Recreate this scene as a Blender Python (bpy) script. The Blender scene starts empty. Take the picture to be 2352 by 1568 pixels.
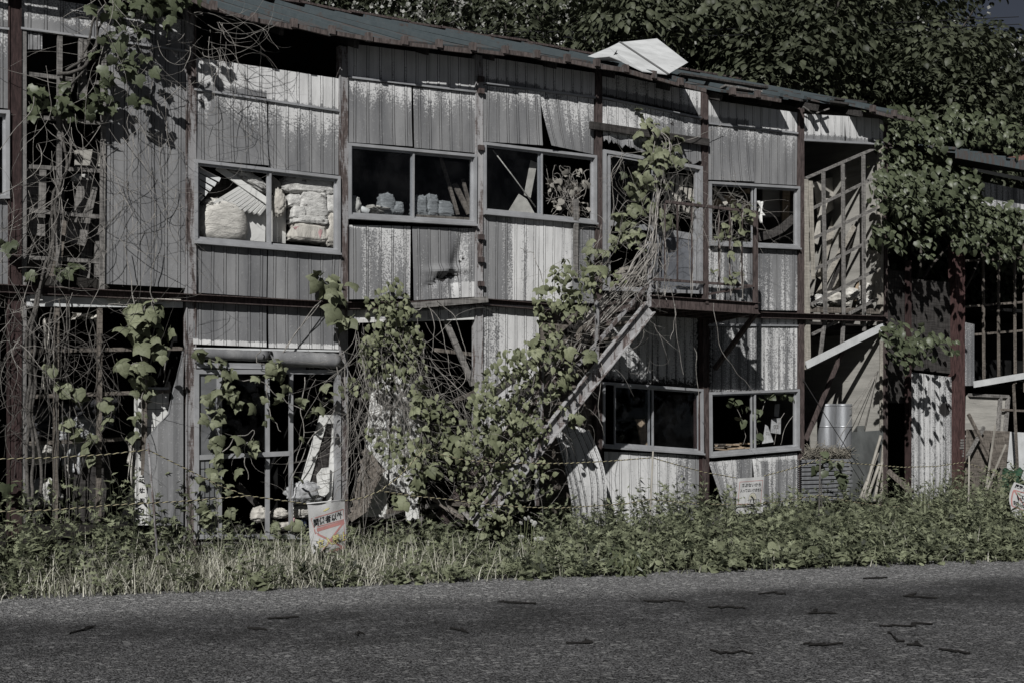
import bpy, math, random
import numpy as np
from mathutils import Vector, Matrix

random.seed(7)
rng = np.random.default_rng(7)
SC = bpy.context.scene
COL = SC.collection
# ------------------------------------------------------------------ camera frame
# World axes follow the old factory's front wall: X along it, Y into it, Z up.
FPX, CX, HY, EYE = 3000.0, 1176.0, 980.0, 1.5
PHI = math.radians(32.4)
CAM = Vector((-8.22, -13.73, EYE))
cP, sP = math.cos(PHI), math.sin(PHI)


def P(px, py, n=0.0):
    """survey point (2352 px wide sheet) -> point on the plane Y = n"""
    a, b = (px - CX) / FPX, (HY - py) / FPX
    d = Vector((cP * a + sP, -sP * a + cP, b))
    return CAM + d * ((n - CAM.y) / d.y)


def G(px, py, z=0.0):
    a, b = (px - CX) / FPX, (HY - py) / FPX
    d = Vector((cP * a + sP, -sP * a + cP, b))
    return CAM + d * ((z - EYE) / b)


def sx(px, n=0.0):
    return P(px, HY, n).x


# ------------------------------------------------------------------ mesh helpers
class MB:
    def __init__(self):
        self.v, self.f, self.mi, self.at = [], [], [], {}

    def add(self, vs, fs, mi=0):
        o = len(self.v)
        self.v.extend([tuple(p) for p in vs])
        for f in fs:
            self.f.append(tuple(i + o for i in f))
            self.mi.append(mi)

    def hexa(self, c, mi=0):
        """8 corners: bottom 4 ccw then top 4"""
        self.add(c, [(3, 2, 1, 0), (4, 5, 6, 7), (0, 1, 5, 4), (1, 2, 6, 5), (2, 3, 7, 6), (3, 0, 4, 7)], mi)

    def box(self, x0, x1, y0, y1, z0, z1, mi=0):
        self.hexa([(x0, y0, z0), (x1, y0, z0), (x1, y1, z0), (x0, y1, z0),
                   (x0, y0, z1), (x1, y0, z1), (x1, y1, z1), (x0, y1, z1)], mi)

    def bar(self, A, B, w, h, up=(0, 0, 1), mi=0, roll=0.0):
        """rectangular bar from A to B; h measured along 'up', w across"""
        A, B = Vector(A), Vector(B)
        t = (B - A).normalized()
        up = Vector(up)
        s = t.cross(up)
        if s.length < 1e-4:
            s = t.cross(Vector((0, 1, 0)))
        s.normalize()
        u = s.cross(t).normalized()
        if roll:
            c, q = math.cos(roll), math.sin(roll)
            s, u = s * c + u * q, u * c - s * q
        r = []
        for p in (A, B):
            r += [p - s * w / 2 - u * h / 2, p + s * w / 2 - u * h / 2, p + s * w / 2 + u * h / 2, p - s * w / 2 + u * h / 2]
        self.add(r, [(0, 1, 2, 3), (7, 6, 5, 4), (0, 4, 5, 1), (1, 5, 6, 2), (2, 6, 7, 3), (3, 7, 4, 0)], mi)

    def tube(self, pts, r, sides=5, mi=0, cap=True):
        pts = [Vector(p) for p in pts]
        n = len(pts)
        rr = r if hasattr(r, '__len__') else [r] * n
        vs, fs = [], []
        ref = Vector((0.31, -0.9, 0.2))
        for i, p in enumerate(pts):
            t = (pts[min(i + 1, n - 1)] - pts[max(i - 1, 0)])
            if t.length < 1e-7:
                t = Vector((0, 0, 1))
            t.normalize()
            a = t.cross(ref)
            if a.length < 0.05:
                a = t.cross(Vector((1, 0, 0)))
            a.normalize()
            b = t.cross(a)
            for k in range(sides):
                q = 2 * math.pi * k / sides
                vs.append(p + (a * math.cos(q) + b * math.sin(q)) * rr[i])
        for i in range(n - 1):
            for k in range(sides):
                k2 = (k + 1) % sides
                fs.append((i * sides + k, i * sides + k2, (i + 1) * sides + k2, (i + 1) * sides + k))
        if cap:
            fs.append(tuple(range(sides - 1, -1, -1)))
            fs.append(tuple((n - 1) * sides + k for k in range(sides)))
        self.add(vs, fs, mi)

    def prism(self, pts, off, mi=0):
        """flat outline pts (3-D) given thickness vector off"""
        off = Vector(off)
        n = len(pts)
        a = [Vector(p) for p in pts]
        b = [p + off for p in a]
        fs = [tuple(range(n)), tuple(range(2 * n - 1, n - 1, -1))]
        fs += [(i, i + n, (i + 1) % n + n, (i + 1) % n) for i in range(n)]
        self.add(a + b, fs, mi)

    def blob(self, c, r, mi=0, amp=0.25, seed=0, seg=14, rings=9, freq=2.2, flat=None):
        """lumpy closed body"""
        c = Vector(c)
        rx, ry, rz = r
        rnd = np.random.default_rng(seed)
        ks = rnd.normal(0, freq, (7, 3))
        ph = rnd.uniform(0, 6.28, 7)
        vs, fs = [], []
        for i in range(rings + 1):
            th = math.pi * i / rings
            for k in range(seg):
                q = 2 * math.pi * k / seg
                d = np.array([math.sin(th) * math.cos(q), math.sin(th) * math.sin(q), math.cos(th)])
                w = 1 + amp * float(np.sum(np.sin(ks @ d * 1.6 + ph))) / 3.2
                z = d[2] * rz * w
                if flat is not None:
                    z = max(z, flat)
                vs.append((c.x + d[0] * rx * w, c.y + d[1] * ry * w, c.z + z))
        for i in range(rings):
            for k in range(seg):
                k2 = (k + 1) % seg
                fs.append((i * seg + k, (i + 1) * seg + k, (i + 1) * seg + k2, i * seg + k2))
        self.add(vs, fs, mi)


def rootloc(o):
    while o.parent:
        o = o.parent
    return o.location


def obj(name, mb, mats, parent=None, base=None, smooth=False):
    me = bpy.data.meshes.new(name)
    v = np.array(mb.v, dtype=np.float64).reshape(-1, 3)
    if parent is not None:
        b = np.array(rootloc(parent))
    elif base is not None:
        b = np.array(base)
    else:
        b = np.array([(v[:, 0].min() + v[:, 0].max()) / 2, (v[:, 1].min() + v[:, 1].max()) / 2, v[:, 2].min()])
    me.from_pydata((v - b).tolist(), [], mb.f)
    if not isinstance(mats, (list, tuple)):
        mats = [mats]
    for m in mats:
        me.materials.append(m)
    if len(mats) > 1:
        me.polygons.foreach_set('material_index', np.array(mb.mi, dtype=np.int32))
    if smooth:
        me.polygons.foreach_set('use_smooth', np.ones(len(me.polygons), dtype=bool))
    for k, a in mb.at.items():
        at = me.attributes.new(k, 'FLOAT', 'POINT')
        at.data.foreach_set('value', np.array(a, dtype=np.float32))
    me.update()
    o = bpy.data.objects.new(name, me)
    COL.objects.link(o)
    if parent is not None:
        o.parent = parent
    else:
        o.location = b
    return o


def tag(o, label=None, cat=None, group=None, kind=None):
    if label:
        o['label'] = label
    if cat:
        o['category'] = cat
    if group:
        o['group'] = group
    if kind:
        o['kind'] = kind
    return o


def thing(name, label, cat, base, group=None):
    o = bpy.data.objects.new(name, None)
    o.empty_display_size = 0.1
    COL.objects.link(o)
    o.location = base
    return tag(o, label, cat, group)


def single(name, mb, mat, label, cat, group=None, smooth=False):
    return tag(obj(name, mb, mat, smooth=smooth), label, cat, group)


def copy_tree(o, parent=None):
    c = o.copy()
    COL.objects.link(c)
    if parent is not None:
        c.parent = parent
    for ch in list(o.children):
        copy_tree(ch, c)
    return c


# ------------------------------------------------------------------ materials
class N:
    """tiny node helper"""
    def __init__(self, name):
        self.m = bpy.data.materials.new(name)
        self.m.use_nodes = True
        self.t = self.m.node_tree
        self.t.nodes.clear()
        self.out = self.t.nodes.new('ShaderNodeOutputMaterial')

    def n(self, typ, **kw):
        x = self.t.nodes.new('ShaderNode' + typ)
        ins = kw.pop('ins', {})
        for k, v in kw.items():
            setattr(x, k, v)
        for k, v in ins.items():
            self.set(x.inputs[k], v)
        return x

    def set(self, sock, v):
        if isinstance(v, bpy.types.NodeSocket):
            self.t.links.new(v, sock)
        elif isinstance(v, (tuple, list)) and len(v) == 3 and sock.type == 'RGBA':
            sock.default_value = (*v, 1)
        else:
            sock.default_value = v

    def coord(self, scale=(1, 1, 1), kind='Object'):
        tc = self.n('TexCoord')
        mp = self.n('Mapping', ins={'Vector': tc.outputs[kind], 'Scale': scale})
        return mp.outputs[0]

    def noise(self, vec, scale, detail=4, rough=0.6, dist=0.0):
        x = self.n('TexNoise', ins={'Vector': vec, 'Scale': scale, 'Detail': detail, 'Roughness': rough, 'Distortion': dist})
        return x.outputs[0]

    def math(self, op, a, b=0.0, clamp=False):
        x = self.n('Math', operation=op, use_clamp=clamp)
        self.set(x.inputs[0], a)
        self.set(x.inputs[1], b)
        return x.outputs[0]

    def step(self, v, lo, hi, a=0.0, b=1.0):
        x = self.n('MapRange', interpolation_type='SMOOTHSTEP')
        self.set(x.inputs['Value'], v)
        self.set(x.inputs['From Min'], lo)
        self.set(x.inputs['From Max'], hi)
        self.set(x.inputs['To Min'], a)
        self.set(x.inputs['To Max'], b)
        return x.outputs[0]

    def mix(self, f, a, b):
        x = self.n('Mix', data_type='RGBA')
        self.set(x.inputs['Factor'], f)
        self.set(x.inputs[6], a)
        self.set(x.inputs[7], b)
        return x.outputs[2]

    def attr(self, name):
        return self.n('Attribute', attribute_name=name).outputs['Fac']

    def bump(self, h, s, d=0.02):
        return self.n('Bump', ins={'Height': h, 'Strength': s, 'Distance': d}).outputs[0]

    def bsdf(self, col, rough=0.8, metal=0.0, spec=0.3, normal=None):
        x = self.n('BsdfPrincipled', ins={'Base Color': col, 'Roughness': rough, 'Metallic': metal})
        x.inputs['Specular IOR Level'].default_value = spec
        if normal is not None:
            self.set(x.inputs['Normal'], normal)
        return x.outputs[0]

    def done(self, sh):
        self.t.links.new(sh, self.out.inputs[0])
        return self.m


def sc3(c, k):
    return tuple(min(1, x * k) for x in c)


def simple(name, col, rough=0.85, metal=0.0, var=0.35, scale=6, stretch=(1, 1, 1), bump=0.3, spec=0.25, bscale=None, dark=None, damt=0.5):
    b = N(name)
    v = b.coord(stretch)
    f = b.noise(v, scale, 6, 0.65)
    c = b.mix(b.step(f, 0.3, 0.7), sc3(col, 1 - var), sc3(col, 1 + var))
    if dark:
        f2 = b.noise(v, scale * 0.7, 8, 0.7)
        c = b.mix(b.step(f2, damt, damt + 0.12), c, dark)
    h = b.noise(v, bscale or scale * 6, 5, 0.7)
    return b.done(b.bsdf(c, rough, metal, spec, b.bump(h, bump)))


def m_sheet():
    b = N('weathered_sheet')
    v = b.coord((1, 1, 1))
    vs = b.coord((3.0, 3.0, 0.55))
    fine = b.noise(v, 55, 3, 0.6)
    mid = b.noise(vs, 3.2, 5, 0.6)
    w = b.attr('white')
    x = b.math('ADD', w, b.math('MULTIPLY', b.math('SUBTRACT', fine, 0.5), 1.7))
    x = b.math('ADD', x, b.math('MULTIPLY', b.math('SUBTRACT', mid, 0.5), 0.9))
    fac = b.math('MULTIPLY', b.step(x, 0.36, 0.70), b.step(w, -0.1, 0.72, 0.30, 1.0))
    big = b.noise(vs, 1.1, 5, 0.6)
    grey = b.mix(b.step(big, 0.3, 0.7), (0.135, 0.137, 0.142), (0.24, 0.241, 0.243))
    spk = b.step(b.noise(v, 24, 5, 0.7), 0.56, 0.72)
    grey = b.mix(b.math('MULTIPLY', spk, 0.4), grey, (0.33, 0.33, 0.33))
    white = b.mix(b.step(b.noise(vs, 2.3, 5, 0.65), 0.35, 0.7), (0.62, 0.62, 0.615), (0.45, 0.45, 0.447))
    c = b.mix(fac, grey, white)
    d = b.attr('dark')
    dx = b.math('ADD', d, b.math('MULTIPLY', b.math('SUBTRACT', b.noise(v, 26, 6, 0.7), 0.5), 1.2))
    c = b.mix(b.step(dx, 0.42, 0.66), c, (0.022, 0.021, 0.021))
    st = b.step(b.noise(b.coord((9, 9, 0.35)), 3.0, 4, 0.6), 0.58, 0.75)
    c = b.mix(b.math('MULTIPLY', st, 0.35), c, (0.07, 0.066, 0.063))
    return b.done(b.bsdf(c, 0.9, 0, 0.15, b.bump(fine, 0.25, 0.006)))


def m_rust(name, bias=0.5, paint=(0.22, 0.215, 0.22), rust=(0.036, 0.028, 0.0265)):
    b = N(name)
    v = b.coord((2.5, 2.5, 0.45))
    vh = b.coord((1, 1, 22))
    f = b.noise(v, 4, 8, 0.72)
    g = b.noise(vh, 5, 4, 0.6)
    x = b.math('ADD', f, b.math('MULTIPLY', b.math('SUBTRACT', g, 0.5), 0.22))
    fac = b.step(x, bias - 0.05, bias + 0.05)
    r = b.mix(b.step(b.noise(v, 16, 5, 0.7), 0.35, 0.65), rust, sc3(rust, 2.6))
    c = b.mix(fac, r, paint)
    return b.done(b.bsdf(c, 0.8, 0.0, 0.25, b.bump(x, 0.4, 0.01)))


def m_wood(name, col, k=0.5):
    b = N(name)
    v = b.coord((1, 1, 1))
    w = b.n('TexNoise', ins={'Vector': b.coord((1.2, 14, 14)), 'Scale': 3.0, 'Detail': 6, 'Roughness': 0.65, 'Distortion': 0.4}).outputs[0]
    w2 = b.n('TexNoise', ins={'Vector': b.coord((14, 14, 1.2)), 'Scale': 3.0, 'Detail': 6, 'Roughness': 0.65, 'Distortion': 0.4}).outputs[0]
    x = b.math('MULTIPLY', b.math('ADD', w, w2), 0.5)
    c = b.mix(b.step(x, 0.38, 0.62), sc3(col, 1 - k), sc3(col, 1 + k))
    c = b.mix(b.math('MULTIPLY', b.step(b.noise(v, 2.5, 5), 0.5, 0.75), 0.5), c, sc3(col, 0.4))
    return b.done(b.bsdf(c, 0.9, 0, 0.15, b.bump(x, 0.5, 0.008)))


def m_leaf(name, c0, c1, dry=None, rough=0.5, spec=0.35, trans=0.12):
    b = N(name)
    r = b.attr('rnd')
    c = b.mix(r, c0, c1)
    c = b.mix(b.math('MULTIPLY', b.step(b.noise(b.coord(), 40, 3), 0.4, 0.7), 0.35), c, sc3(c0, 0.6))
    if dry:
        c = b.mix(b.step(r, 0.93, 0.97), c, dry)
    p = b.bsdf(c, rough, 0, spec)
    t = b.n('BsdfTranslucent', ins={'Color': c}).outputs[0]
    x = b.n('MixShader', ins={0: trans, 1: p, 2: t})
    return b.done(x.outputs[0])


def m_glass(name, tint=(0.95, 0.96, 0.97), dirt=0.1):
    b = N(name)
    f = b.n('Fresnel', ins={'IOR': 1.36}).outputs[0]
    f = b.math('MULTIPLY', f, b.math('SUBTRACT', 1.0, b.n('NewGeometry').outputs['Backfacing']))
    tr = b.n('BsdfTransparent', ins={'Color': tint}).outputs[0]
    gl = b.n('BsdfGlossy', ins={'Color': (0.9, 0.9, 0.9), 'Roughness': 0.02}).outputs[0]
    x = b.n('MixShader', ins={0: f, 1: tr, 2: gl}).outputs[0]
    df = b.n('BsdfDiffuse', ins={'Color': (0.09, 0.09, 0.093)}).outputs[0]
    d = b.math('MULTIPLY', b.step(b.noise(b.coord(), 2.2, 6, 0.65), 0.35, 0.8), dirt)
    y = b.n('MixShader', ins={0: d, 1: x, 2: df}).outputs[0]
    return b.done(y)


MAT = dict(
    sheet=m_sheet(),
    rust=m_rust('rusty_steel', 0.72),
    rust_dark=m_rust('dark_red_steel', 0.75, (0.05, 0.038, 0.037), (0.02, 0.0125, 0.012)),
    rust_paint=m_rust('peeling_painted_steel', 0.50, (0.25, 0.247, 0.25), (0.05, 0.04, 0.0375)),
    rust_pale=m_rust('pale_peeling_steel', 0.46, (0.32, 0.317, 0.32), (0.07, 0.056, 0.052)),
    alu=simple('aluminium_frame', (0.36, 0.365, 0.375), 0.5, 0.35, 0.15, 4, bump=0.05, spec=0.4),
    trim=simple('aluminium_trim', (0.33, 0.335, 0.345), 0.55, 0.3, 0.25, 5, (0.5, 1, 3), 0.05),
    wood_dark=m_wood('dark_weathered_wood', (0.045, 0.042, 0.040)),
    wood_grey=m_wood('grey_weathered_wood', (0.16, 0.153, 0.145)),
    wood_mid=m_wood('brown_weathered_wood', (0.13, 0.115, 0.10)),
    wood_pale=m_wood('pale_dry_wood', (0.30, 0.28, 0.245), 0.3),
    wood_tan=m_wood('tan_plywood', (0.34, 0.265, 0.19), 0.25),
    plywood=simple('grey_plywood', (0.30, 0.29, 0.265), 0.9, 0, 0.2, 2.2, (0.6, 0.6, 6), 0.25, dark=(0.09, 0.085, 0.08), damt=0.62),
    board=simple('white_board', (0.60, 0.60, 0.58), 0.7, 0, 0.10, 5, bump=0.1, dark=(0.25, 0.25, 0.24), damt=0.66),
    whitepaint=simple('chalky_white_paint', (0.52, 0.53, 0.53), 0.7, 0, 0.14, 3, bump=0.12, dark=(0.2, 0.2, 0.19), damt=0.64),
    interior=simple('shade_black_interior', (0.012, 0.012, 0.012), 0.95, 0, 0.4, 3, bump=0.1, spec=0.05),  # near-black wall colour carries the darkness of the unlit rooms
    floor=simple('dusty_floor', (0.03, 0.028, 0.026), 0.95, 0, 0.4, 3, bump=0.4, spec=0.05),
    concrete=simple('grey_concrete', (0.17, 0.165, 0.16), 0.92, 0, 0.3, 4, bump=0.5, dark=(0.06, 0.06, 0.058), damt=0.58),
    frosted=simple('frosted_glass', (0.12, 0.123, 0.127), 0.3, 0, 0.35, 1.2, (1, 1, 1.6), 0.03, spec=0.5),
    insul=simple('dirty_insulation', (0.50, 0.495, 0.475), 0.95, 0, 0.25, 9, (1, 1, 2), 1.0, bscale=16, dark=(0.09, 0.085, 0.08), damt=0.52),
    sack=simple('white_sack', (0.50, 0.485, 0.45), 0.9, 0, 0.22, 7, (1, 1, 2.4), 0.9, bscale=13, dark=(0.14, 0.135, 0.12), damt=0.60),
    paper=simple('blue_grey_paper', (0.25, 0.26, 0.262), 0.9, 0, 0.3, 9, (1, 1, 5), 0.9, bscale=20),
    card=simple('cardboard', (0.30, 0.235, 0.16), 0.9, 0, 0.25, 5, bump=0.2),
    cardw=simple('whitish_cardboard', (0.42, 0.40, 0.36), 0.9, 0, 0.25, 5, bump=0.3),
    galv=simple('galvanised_sheet', (0.34, 0.35, 0.365), 0.42, 0.6, 0.2, 5, (3, 3, 0.5), 0.1, spec=0.5),
    darkmetal=simple('dark_grey_box_metal', (0.095, 0.10, 0.098), 0.55, 0.1, 0.3, 3, (1, 1, 0.6), 0.15, spec=0.4),
    straw=simple('straw', (0.20, 0.185, 0.155), 0.95, 0, 0.5, 14, bump=1.0),
    cloth=simple('pale_rag', (0.46, 0.44, 0.40), 0.95, 0, 0.3, 6, (2, 2, 0.6), 0.6, dark=(0.12, 0.11, 0.1), damt=0.64),
    plastic=simple('clear_grey_plastic', (0.33, 0.335, 0.34), 0.35, 0, 0.3, 8, bump=0.8, bscale=12, spec=0.5),
    greencloth=simple('green_tarpaulin', (0.022, 0.055, 0.032), 0.7, 0, 0.4, 6, bump=0.8, bscale=12),
    bluerag=simple('navy_plastic', (0.03, 0.04, 0.07), 0.6, 0, 0.3, 8, bump=0.4),
    pinkish=simple('faded_pink_paper', (0.42, 0.27, 0.27), 0.9, 0, 0.2, 8, bump=0.4),
    glass=m_glass('dusty_glass', dirt=0.05),
    banner=simple('vinyl_banner', (0.50, 0.50, 0.495), 0.6, 0, 0.10, 7, bump=0.12),
    ink=simple('black_ink', (0.012, 0.012, 0.014), 0.6, 0, 0.1, 5, bump=0),
    pinkink=simple('faded_red_ink', (0.44, 0.215, 0.20), 0.6, 0, 0.12, 9, bump=0),
    yellowink=simple('yellow_ink', (0.62, 0.56, 0.25), 0.6, 0, 0.1, 9, bump=0),
    paleink=simple('pale_cream_ink', (0.55, 0.53, 0.44), 0.6, 0, 0.08, 9, bump=0),
    greyink=simple('grey_ink', (0.14, 0.14, 0.14), 0.6, 0, 0.1, 9, bump=0),
    ropeY=simple('yellow_rope', (0.36, 0.325, 0.21), 0.8, 0, 0.1, 20, bump=0.2),
    ropeK=simple('black_rope', (0.018, 0.018, 0.018), 0.8, 0, 0.1, 20, bump=0.2),
    stem=simple('dry_vine_stem', (0.235, 0.222, 0.205), 0.9, 0, 0.5, 9, bump=0.5),
    stem_dark=simple('woody_vine_stem', (0.095, 0.089, 0.082), 0.95, 0, 0.45, 9, bump=0.8),
    stem_green=simple('green_stem', (0.13, 0.145, 0.075), 0.8, 0, 0.3, 9, bump=0.2),
    bark=simple('tree_bark', (0.075, 0.068, 0.06), 0.95, 0, 0.5, 6, (1, 1, 0.3), 1.0),
    soil=simple('dark_soil', (0.035, 0.031, 0.025), 0.98, 0, 0.5, 5, bump=0.8),
    hill=simple('hill_undergrowth', (0.018, 0.022, 0.012), 0.98, 0, 0.5, 2, bump=0.8),
    tar=simple('dark_twig', (0.014, 0.013, 0.012), 0.95, 0, 0.3, 20, bump=0.6),
    bamboo=simple('grey_bamboo', (0.27, 0.255, 0.225), 0.7, 0, 0.25, 5, (1, 1, 1), 0.2),
    vineleaf=m_leaf('vine_leaf', (0.085, 0.095, 0.055), (0.225, 0.24, 0.155), rough=0.6, spec=0.25),
    hedgeleaf=m_leaf('small_round_leaf', (0.075, 0.086, 0.047), (0.235, 0.25, 0.155), rough=0.6, spec=0.25),
    darkleaf=m_leaf('broad_dark_leaf', (0.042, 0.052, 0.028), (0.115, 0.132, 0.08), rough=0.45, spec=0.35),
    treeleaf=m_leaf('tree_leaf', (0.016, 0.02, 0.011), (0.09, 0.10, 0.063), rough=0.55, spec=0.3),
    blossom=m_leaf('white_blossom', (0.14, 0.145, 0.12), (0.42, 0.42, 0.40), rough=0.8, spec=0.1),
    weed=m_leaf('weed_leaf', (0.016, 0.02, 0.011), (0.235, 0.255, 0.16), rough=0.6, spec=0.25),
    grass=m_leaf('grass_blade', (0.07, 0.08, 0.048), (0.29, 0.30, 0.205), dry=(0.46, 0.44, 0.36), rough=0.6, spec=0.25),
    drygrass=m_leaf('dry_grass_blade', (0.24, 0.238, 0.18), (0.60, 0.585, 0.51), rough=0.7, spec=0.2),
    deadleaf=m_leaf('dead_leaf', (0.20, 0.19, 0.17), (0.36, 0.345, 0.31), rough=0.8, spec=0.15),
)


def m_roof(name='peeling_roof_paint', bias=-0.03):
    b = N(name)
    v = b.coord((7.0, 0.8, 0.8))
    f = b.noise(v, 2.2, 8, 0.72)
    blue = b.mix(b.noise(v, 9, 4), (0.045, 0.062, 0.07), (0.10, 0.118, 0.124))
    rust = b.mix(b.noise(v, 12, 5), (0.042, 0.036, 0.034), (0.12, 0.103, 0.097))
    c = b.mix(b.step(f, 0.50 + bias, 0.56 + bias), blue, rust)
    return b.done(b.bsdf(c, 0.75, 0.1, 0.3, b.bump(f, 0.3, 0.01)))


MAT['roof'] = m_roof()
MAT['roof_batten'] = m_roof('peeling_batten_paint', 0.07)
# ------------------------------------------------------------------ the old factory
factory = thing('abandoned_factory', 'long two storey derelict factory clad in grey ribbed sheets with broken windows', 'building', (sx(1098), 0, 0))
PX = [33, 437, 787, 1098, 1373, 1617, 1838, 2032]
SX = [sx(p) for p in PX]
BAY = (SX[6] - SX[0]) / 6
XL = SX[0] - 2 * BAY
XR = SX[7]


def lerp(a, b, t):
    return a + (b - a) * t


def sheet(tl, tr, br, bl, white, dark=None, n0=0.0, pitch=0.152, bend=None, rows=14, name='wall_panel', parent=None, mat='sheet', rib=0.0045, label=None, sub=3, gstr=1.05):
    A, B, C, D = P(*tl, n0), P(*tr, n0), P(*br, n0), P(*bl, n0)
    W = (B - A).length
    nr = max(2, round(W / pitch))
    us = [0.0]
    pr = [0.0]
    rw = 0.0085 / W
    gr = [0.0]
    for i in range(nr):
        c = (i + 0.55) / nr
        nx = [c - 2.4 * rw, c - 2.0 * rw, c - 1.5 * rw, c - 1.1 * rw, c + 1.1 * rw, c + 1.5 * rw, c + 2.0 * rw, c + 2.4 * rw]
        for k in range(1, sub):
            us.append(lerp(us[-1], nx[0], 1 / (sub - k + 1)))
            pr.append(0)
            gr.append(0)
        us += nx
        pr += [0, rib * .3, rib * .7, rib, rib, rib * .7, rib * .3, 0]
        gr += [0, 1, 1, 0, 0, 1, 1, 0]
    us.append(1.0)
    pr.append(0)
    gr.append(0)
    colr = rng.uniform(-1, 1, nr + 2)
    mb = MB()
    wa, da = [], []
    nc = len(us)
    for j in range(rows + 1):
        v = j / rows
        for i, u in enumerate(us):
            p = A.lerp(B, u).lerp(D.lerp(C, u), v)
            out = pr[i] + 0.002 * math.sin(7 * u + 5 * v + nr)
            dsx = dz = 0
            if bend:
                r = bend(u, v)
                if isinstance(r, tuple):
                    out += r[0]
                    dsx, dz = r[1], r[2]
                else:
                    out += r
            mb.v.append((p.x + dsx, p.y - out, p.z + dz))
            k = min(int(u * nr), nr)
            onrib = 1 if 0.004 < pr[i] else 0
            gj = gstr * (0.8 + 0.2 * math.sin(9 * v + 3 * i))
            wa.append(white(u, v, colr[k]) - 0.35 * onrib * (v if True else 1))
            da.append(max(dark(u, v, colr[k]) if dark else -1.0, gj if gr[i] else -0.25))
    for j in range(rows):
        for i in range(nc - 1):
            a = j * nc + i
            mb.f.append((a, a + nc, a + nc + 1, a + 1))
            mb.mi.append(0)
    mb.at = {'white': wa, 'dark': da}
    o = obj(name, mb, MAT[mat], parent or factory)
    m = o.modifiers.new('thickness', 'SOLIDIFY')
    m.thickness = 0.004
    m.offset = -1
    if label:
        o['label'] = label
    return o


# weathering recipes: how much of the white coating is left
def w_top(lo=0.96, edge=0.84):
    return lambda u, v, c: lo - max(0, v - edge) * 4.5 - 0.05 * c


def w_fade(a=0.8, k=1.3, c_=0.16, end=0.14):
    return lambda u, v, c: max(end, a - k * v + 0.5 * c_ * c)


def w_grey(base=0.08, rim=0.0):
    return lambda u, v, c: base + 0.08 * c + (1.0 if rim and v > 1 - rim else 0)


def w_pale(a=0.75, c_=0.25):
    return lambda u, v, c: a + c_ * c


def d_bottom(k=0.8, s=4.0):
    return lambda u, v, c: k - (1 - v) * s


F = factory
_jag = {k: np.random.default_rng(k).uniform(-1, 1, 60) for k in range(9)}


def jag(u, k):
    return 0.045 * float(np.interp(u * 23, range(60), _jag[k])) + 0.02 * math.sin(5 * u + k)


# --- bay 1 (leftmost full bay) and what shows of the bay before it
sheet((-330, -60), (20, -40), (20, 63), (-330, 20), w_top(0.6), name='wall_panel')
sheet((-330, 24), (20, 72), (20, 250), (-330, 225), w_fade(0.7, 1.2), rows=8)
sheet((-330, 470), (18, 463), (18, 655), (-330, 650), w_grey(0.1), rows=8)
sheet((47, -12), (435, 48), (435, 116), (47, 62), w_top(0.5, 0.7), rows=8)
sheet((62, 74), (97, 79), (97, 114), (62, 114), w_pale(0.3), rows=4, label='torn scrap of sheet left at the top corner of the opening')
sheet((240, 96), (427, 122), (425, 662), (238, 652), w_grey(0.10), lambda u, v, c: 0.42 - u * 4 - abs(v - 0.75), n0=-0.005)
# --- bay 2
sheet((446, 132), (613, 156), (613, 224), (446, 204), w_top(0.95, 0.72))
sheet((613, 156), (778, 181), (778, 254), (613, 230), w_top(1.0, 0.86))
curl = lambda k, e=3: (lambda u, v: k * v ** e * (0.4 + 0.6 * u))
sheet((446, 209), (613, 233), (614, 382), (446, 367), w_fade(0.62, 1.1, 0.3), bend=curl(0.05), n0=-0.008)
sheet((617, 234), (778, 258), (776, 403), (616, 386), w_fade(0.78, 1.0, 0.3, 0.14), bend=curl(0.02), n0=-0.004)
sheet((444, 560), (613, 572), (612, 683), (443, 672), w_grey(0.10), n0=-0.004)
sheet((616, 573), (777, 588), (776, 694), (615, 684), w_grey(0.16), lambda u, v, c: 0.45 - abs(u - 0.97) * 5 - v * 0.6, n0=-0.008,
      bend=lambda u, v: 0.05 * max(0, u - 0.75) * 4 * max(0, 0.5 - v))
sheet((443, 688), (612, 700), (610, 797), (442, 790), w_grey(0.10, 0.10), n0=-0.014, bend=lambda u, v: 0.03 * v ** 2)
sheet((616, 700), (777, 708), (776, 802), (616, 798), w_grey(0.12, 0.08), n0=-0.004, bend=lambda u, v: 0.02 * v ** 2)
# --- bay 3
sheet((799, 100), (944, 118), (944, 196), (799, 176), w_top(0.97, 0.9))
sheet((944, 118), (1090, 136), (1090, 210), (944, 196), w_top(1.0, 0.95))
sheet((799, 181), (945, 200), (945, 338), (797, 327), w_fade(0.72, 1.2, 0.25), bend=curl(0.03), n0=-0.010)
sheet((949, 201), (1091, 215), (1091, 352), (951, 340), w_fade(0.66, 1.0, 0.3), bend=lambda u, v: 0.012 * v, n0=-0.002)
sheet((798, 517), (943, 520), (942, 686), (799, 688), lambda u, v, c: 0.95 if v < 0.04 else 0.24 + 0.32 * c + 0.3 * (u > 0.45) * (1 - v) , n0=-0.004)


def dent(u, v):
    a = 0.07 * math.exp(-((u - 0.74 + 0.25 * (v - 0.4)) / 0.10) ** 2) * math.exp(-((v - 0.5) / 0.33) ** 2)
    b = 0.05 * math.exp(-((v - 0.70 + 0.20 * (u - 0.6) + jag(u, 5) * 0.9) / 0.045) ** 2) * math.exp(-((u - 0.52) / 0.27) ** 2)
    return (-a - b + 0.07 * math.exp(-((v - 0.60) / 0.06) ** 2) * math.exp(-((u - 0.52) / 0.27) ** 2), 0.0, 0.0)


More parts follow.
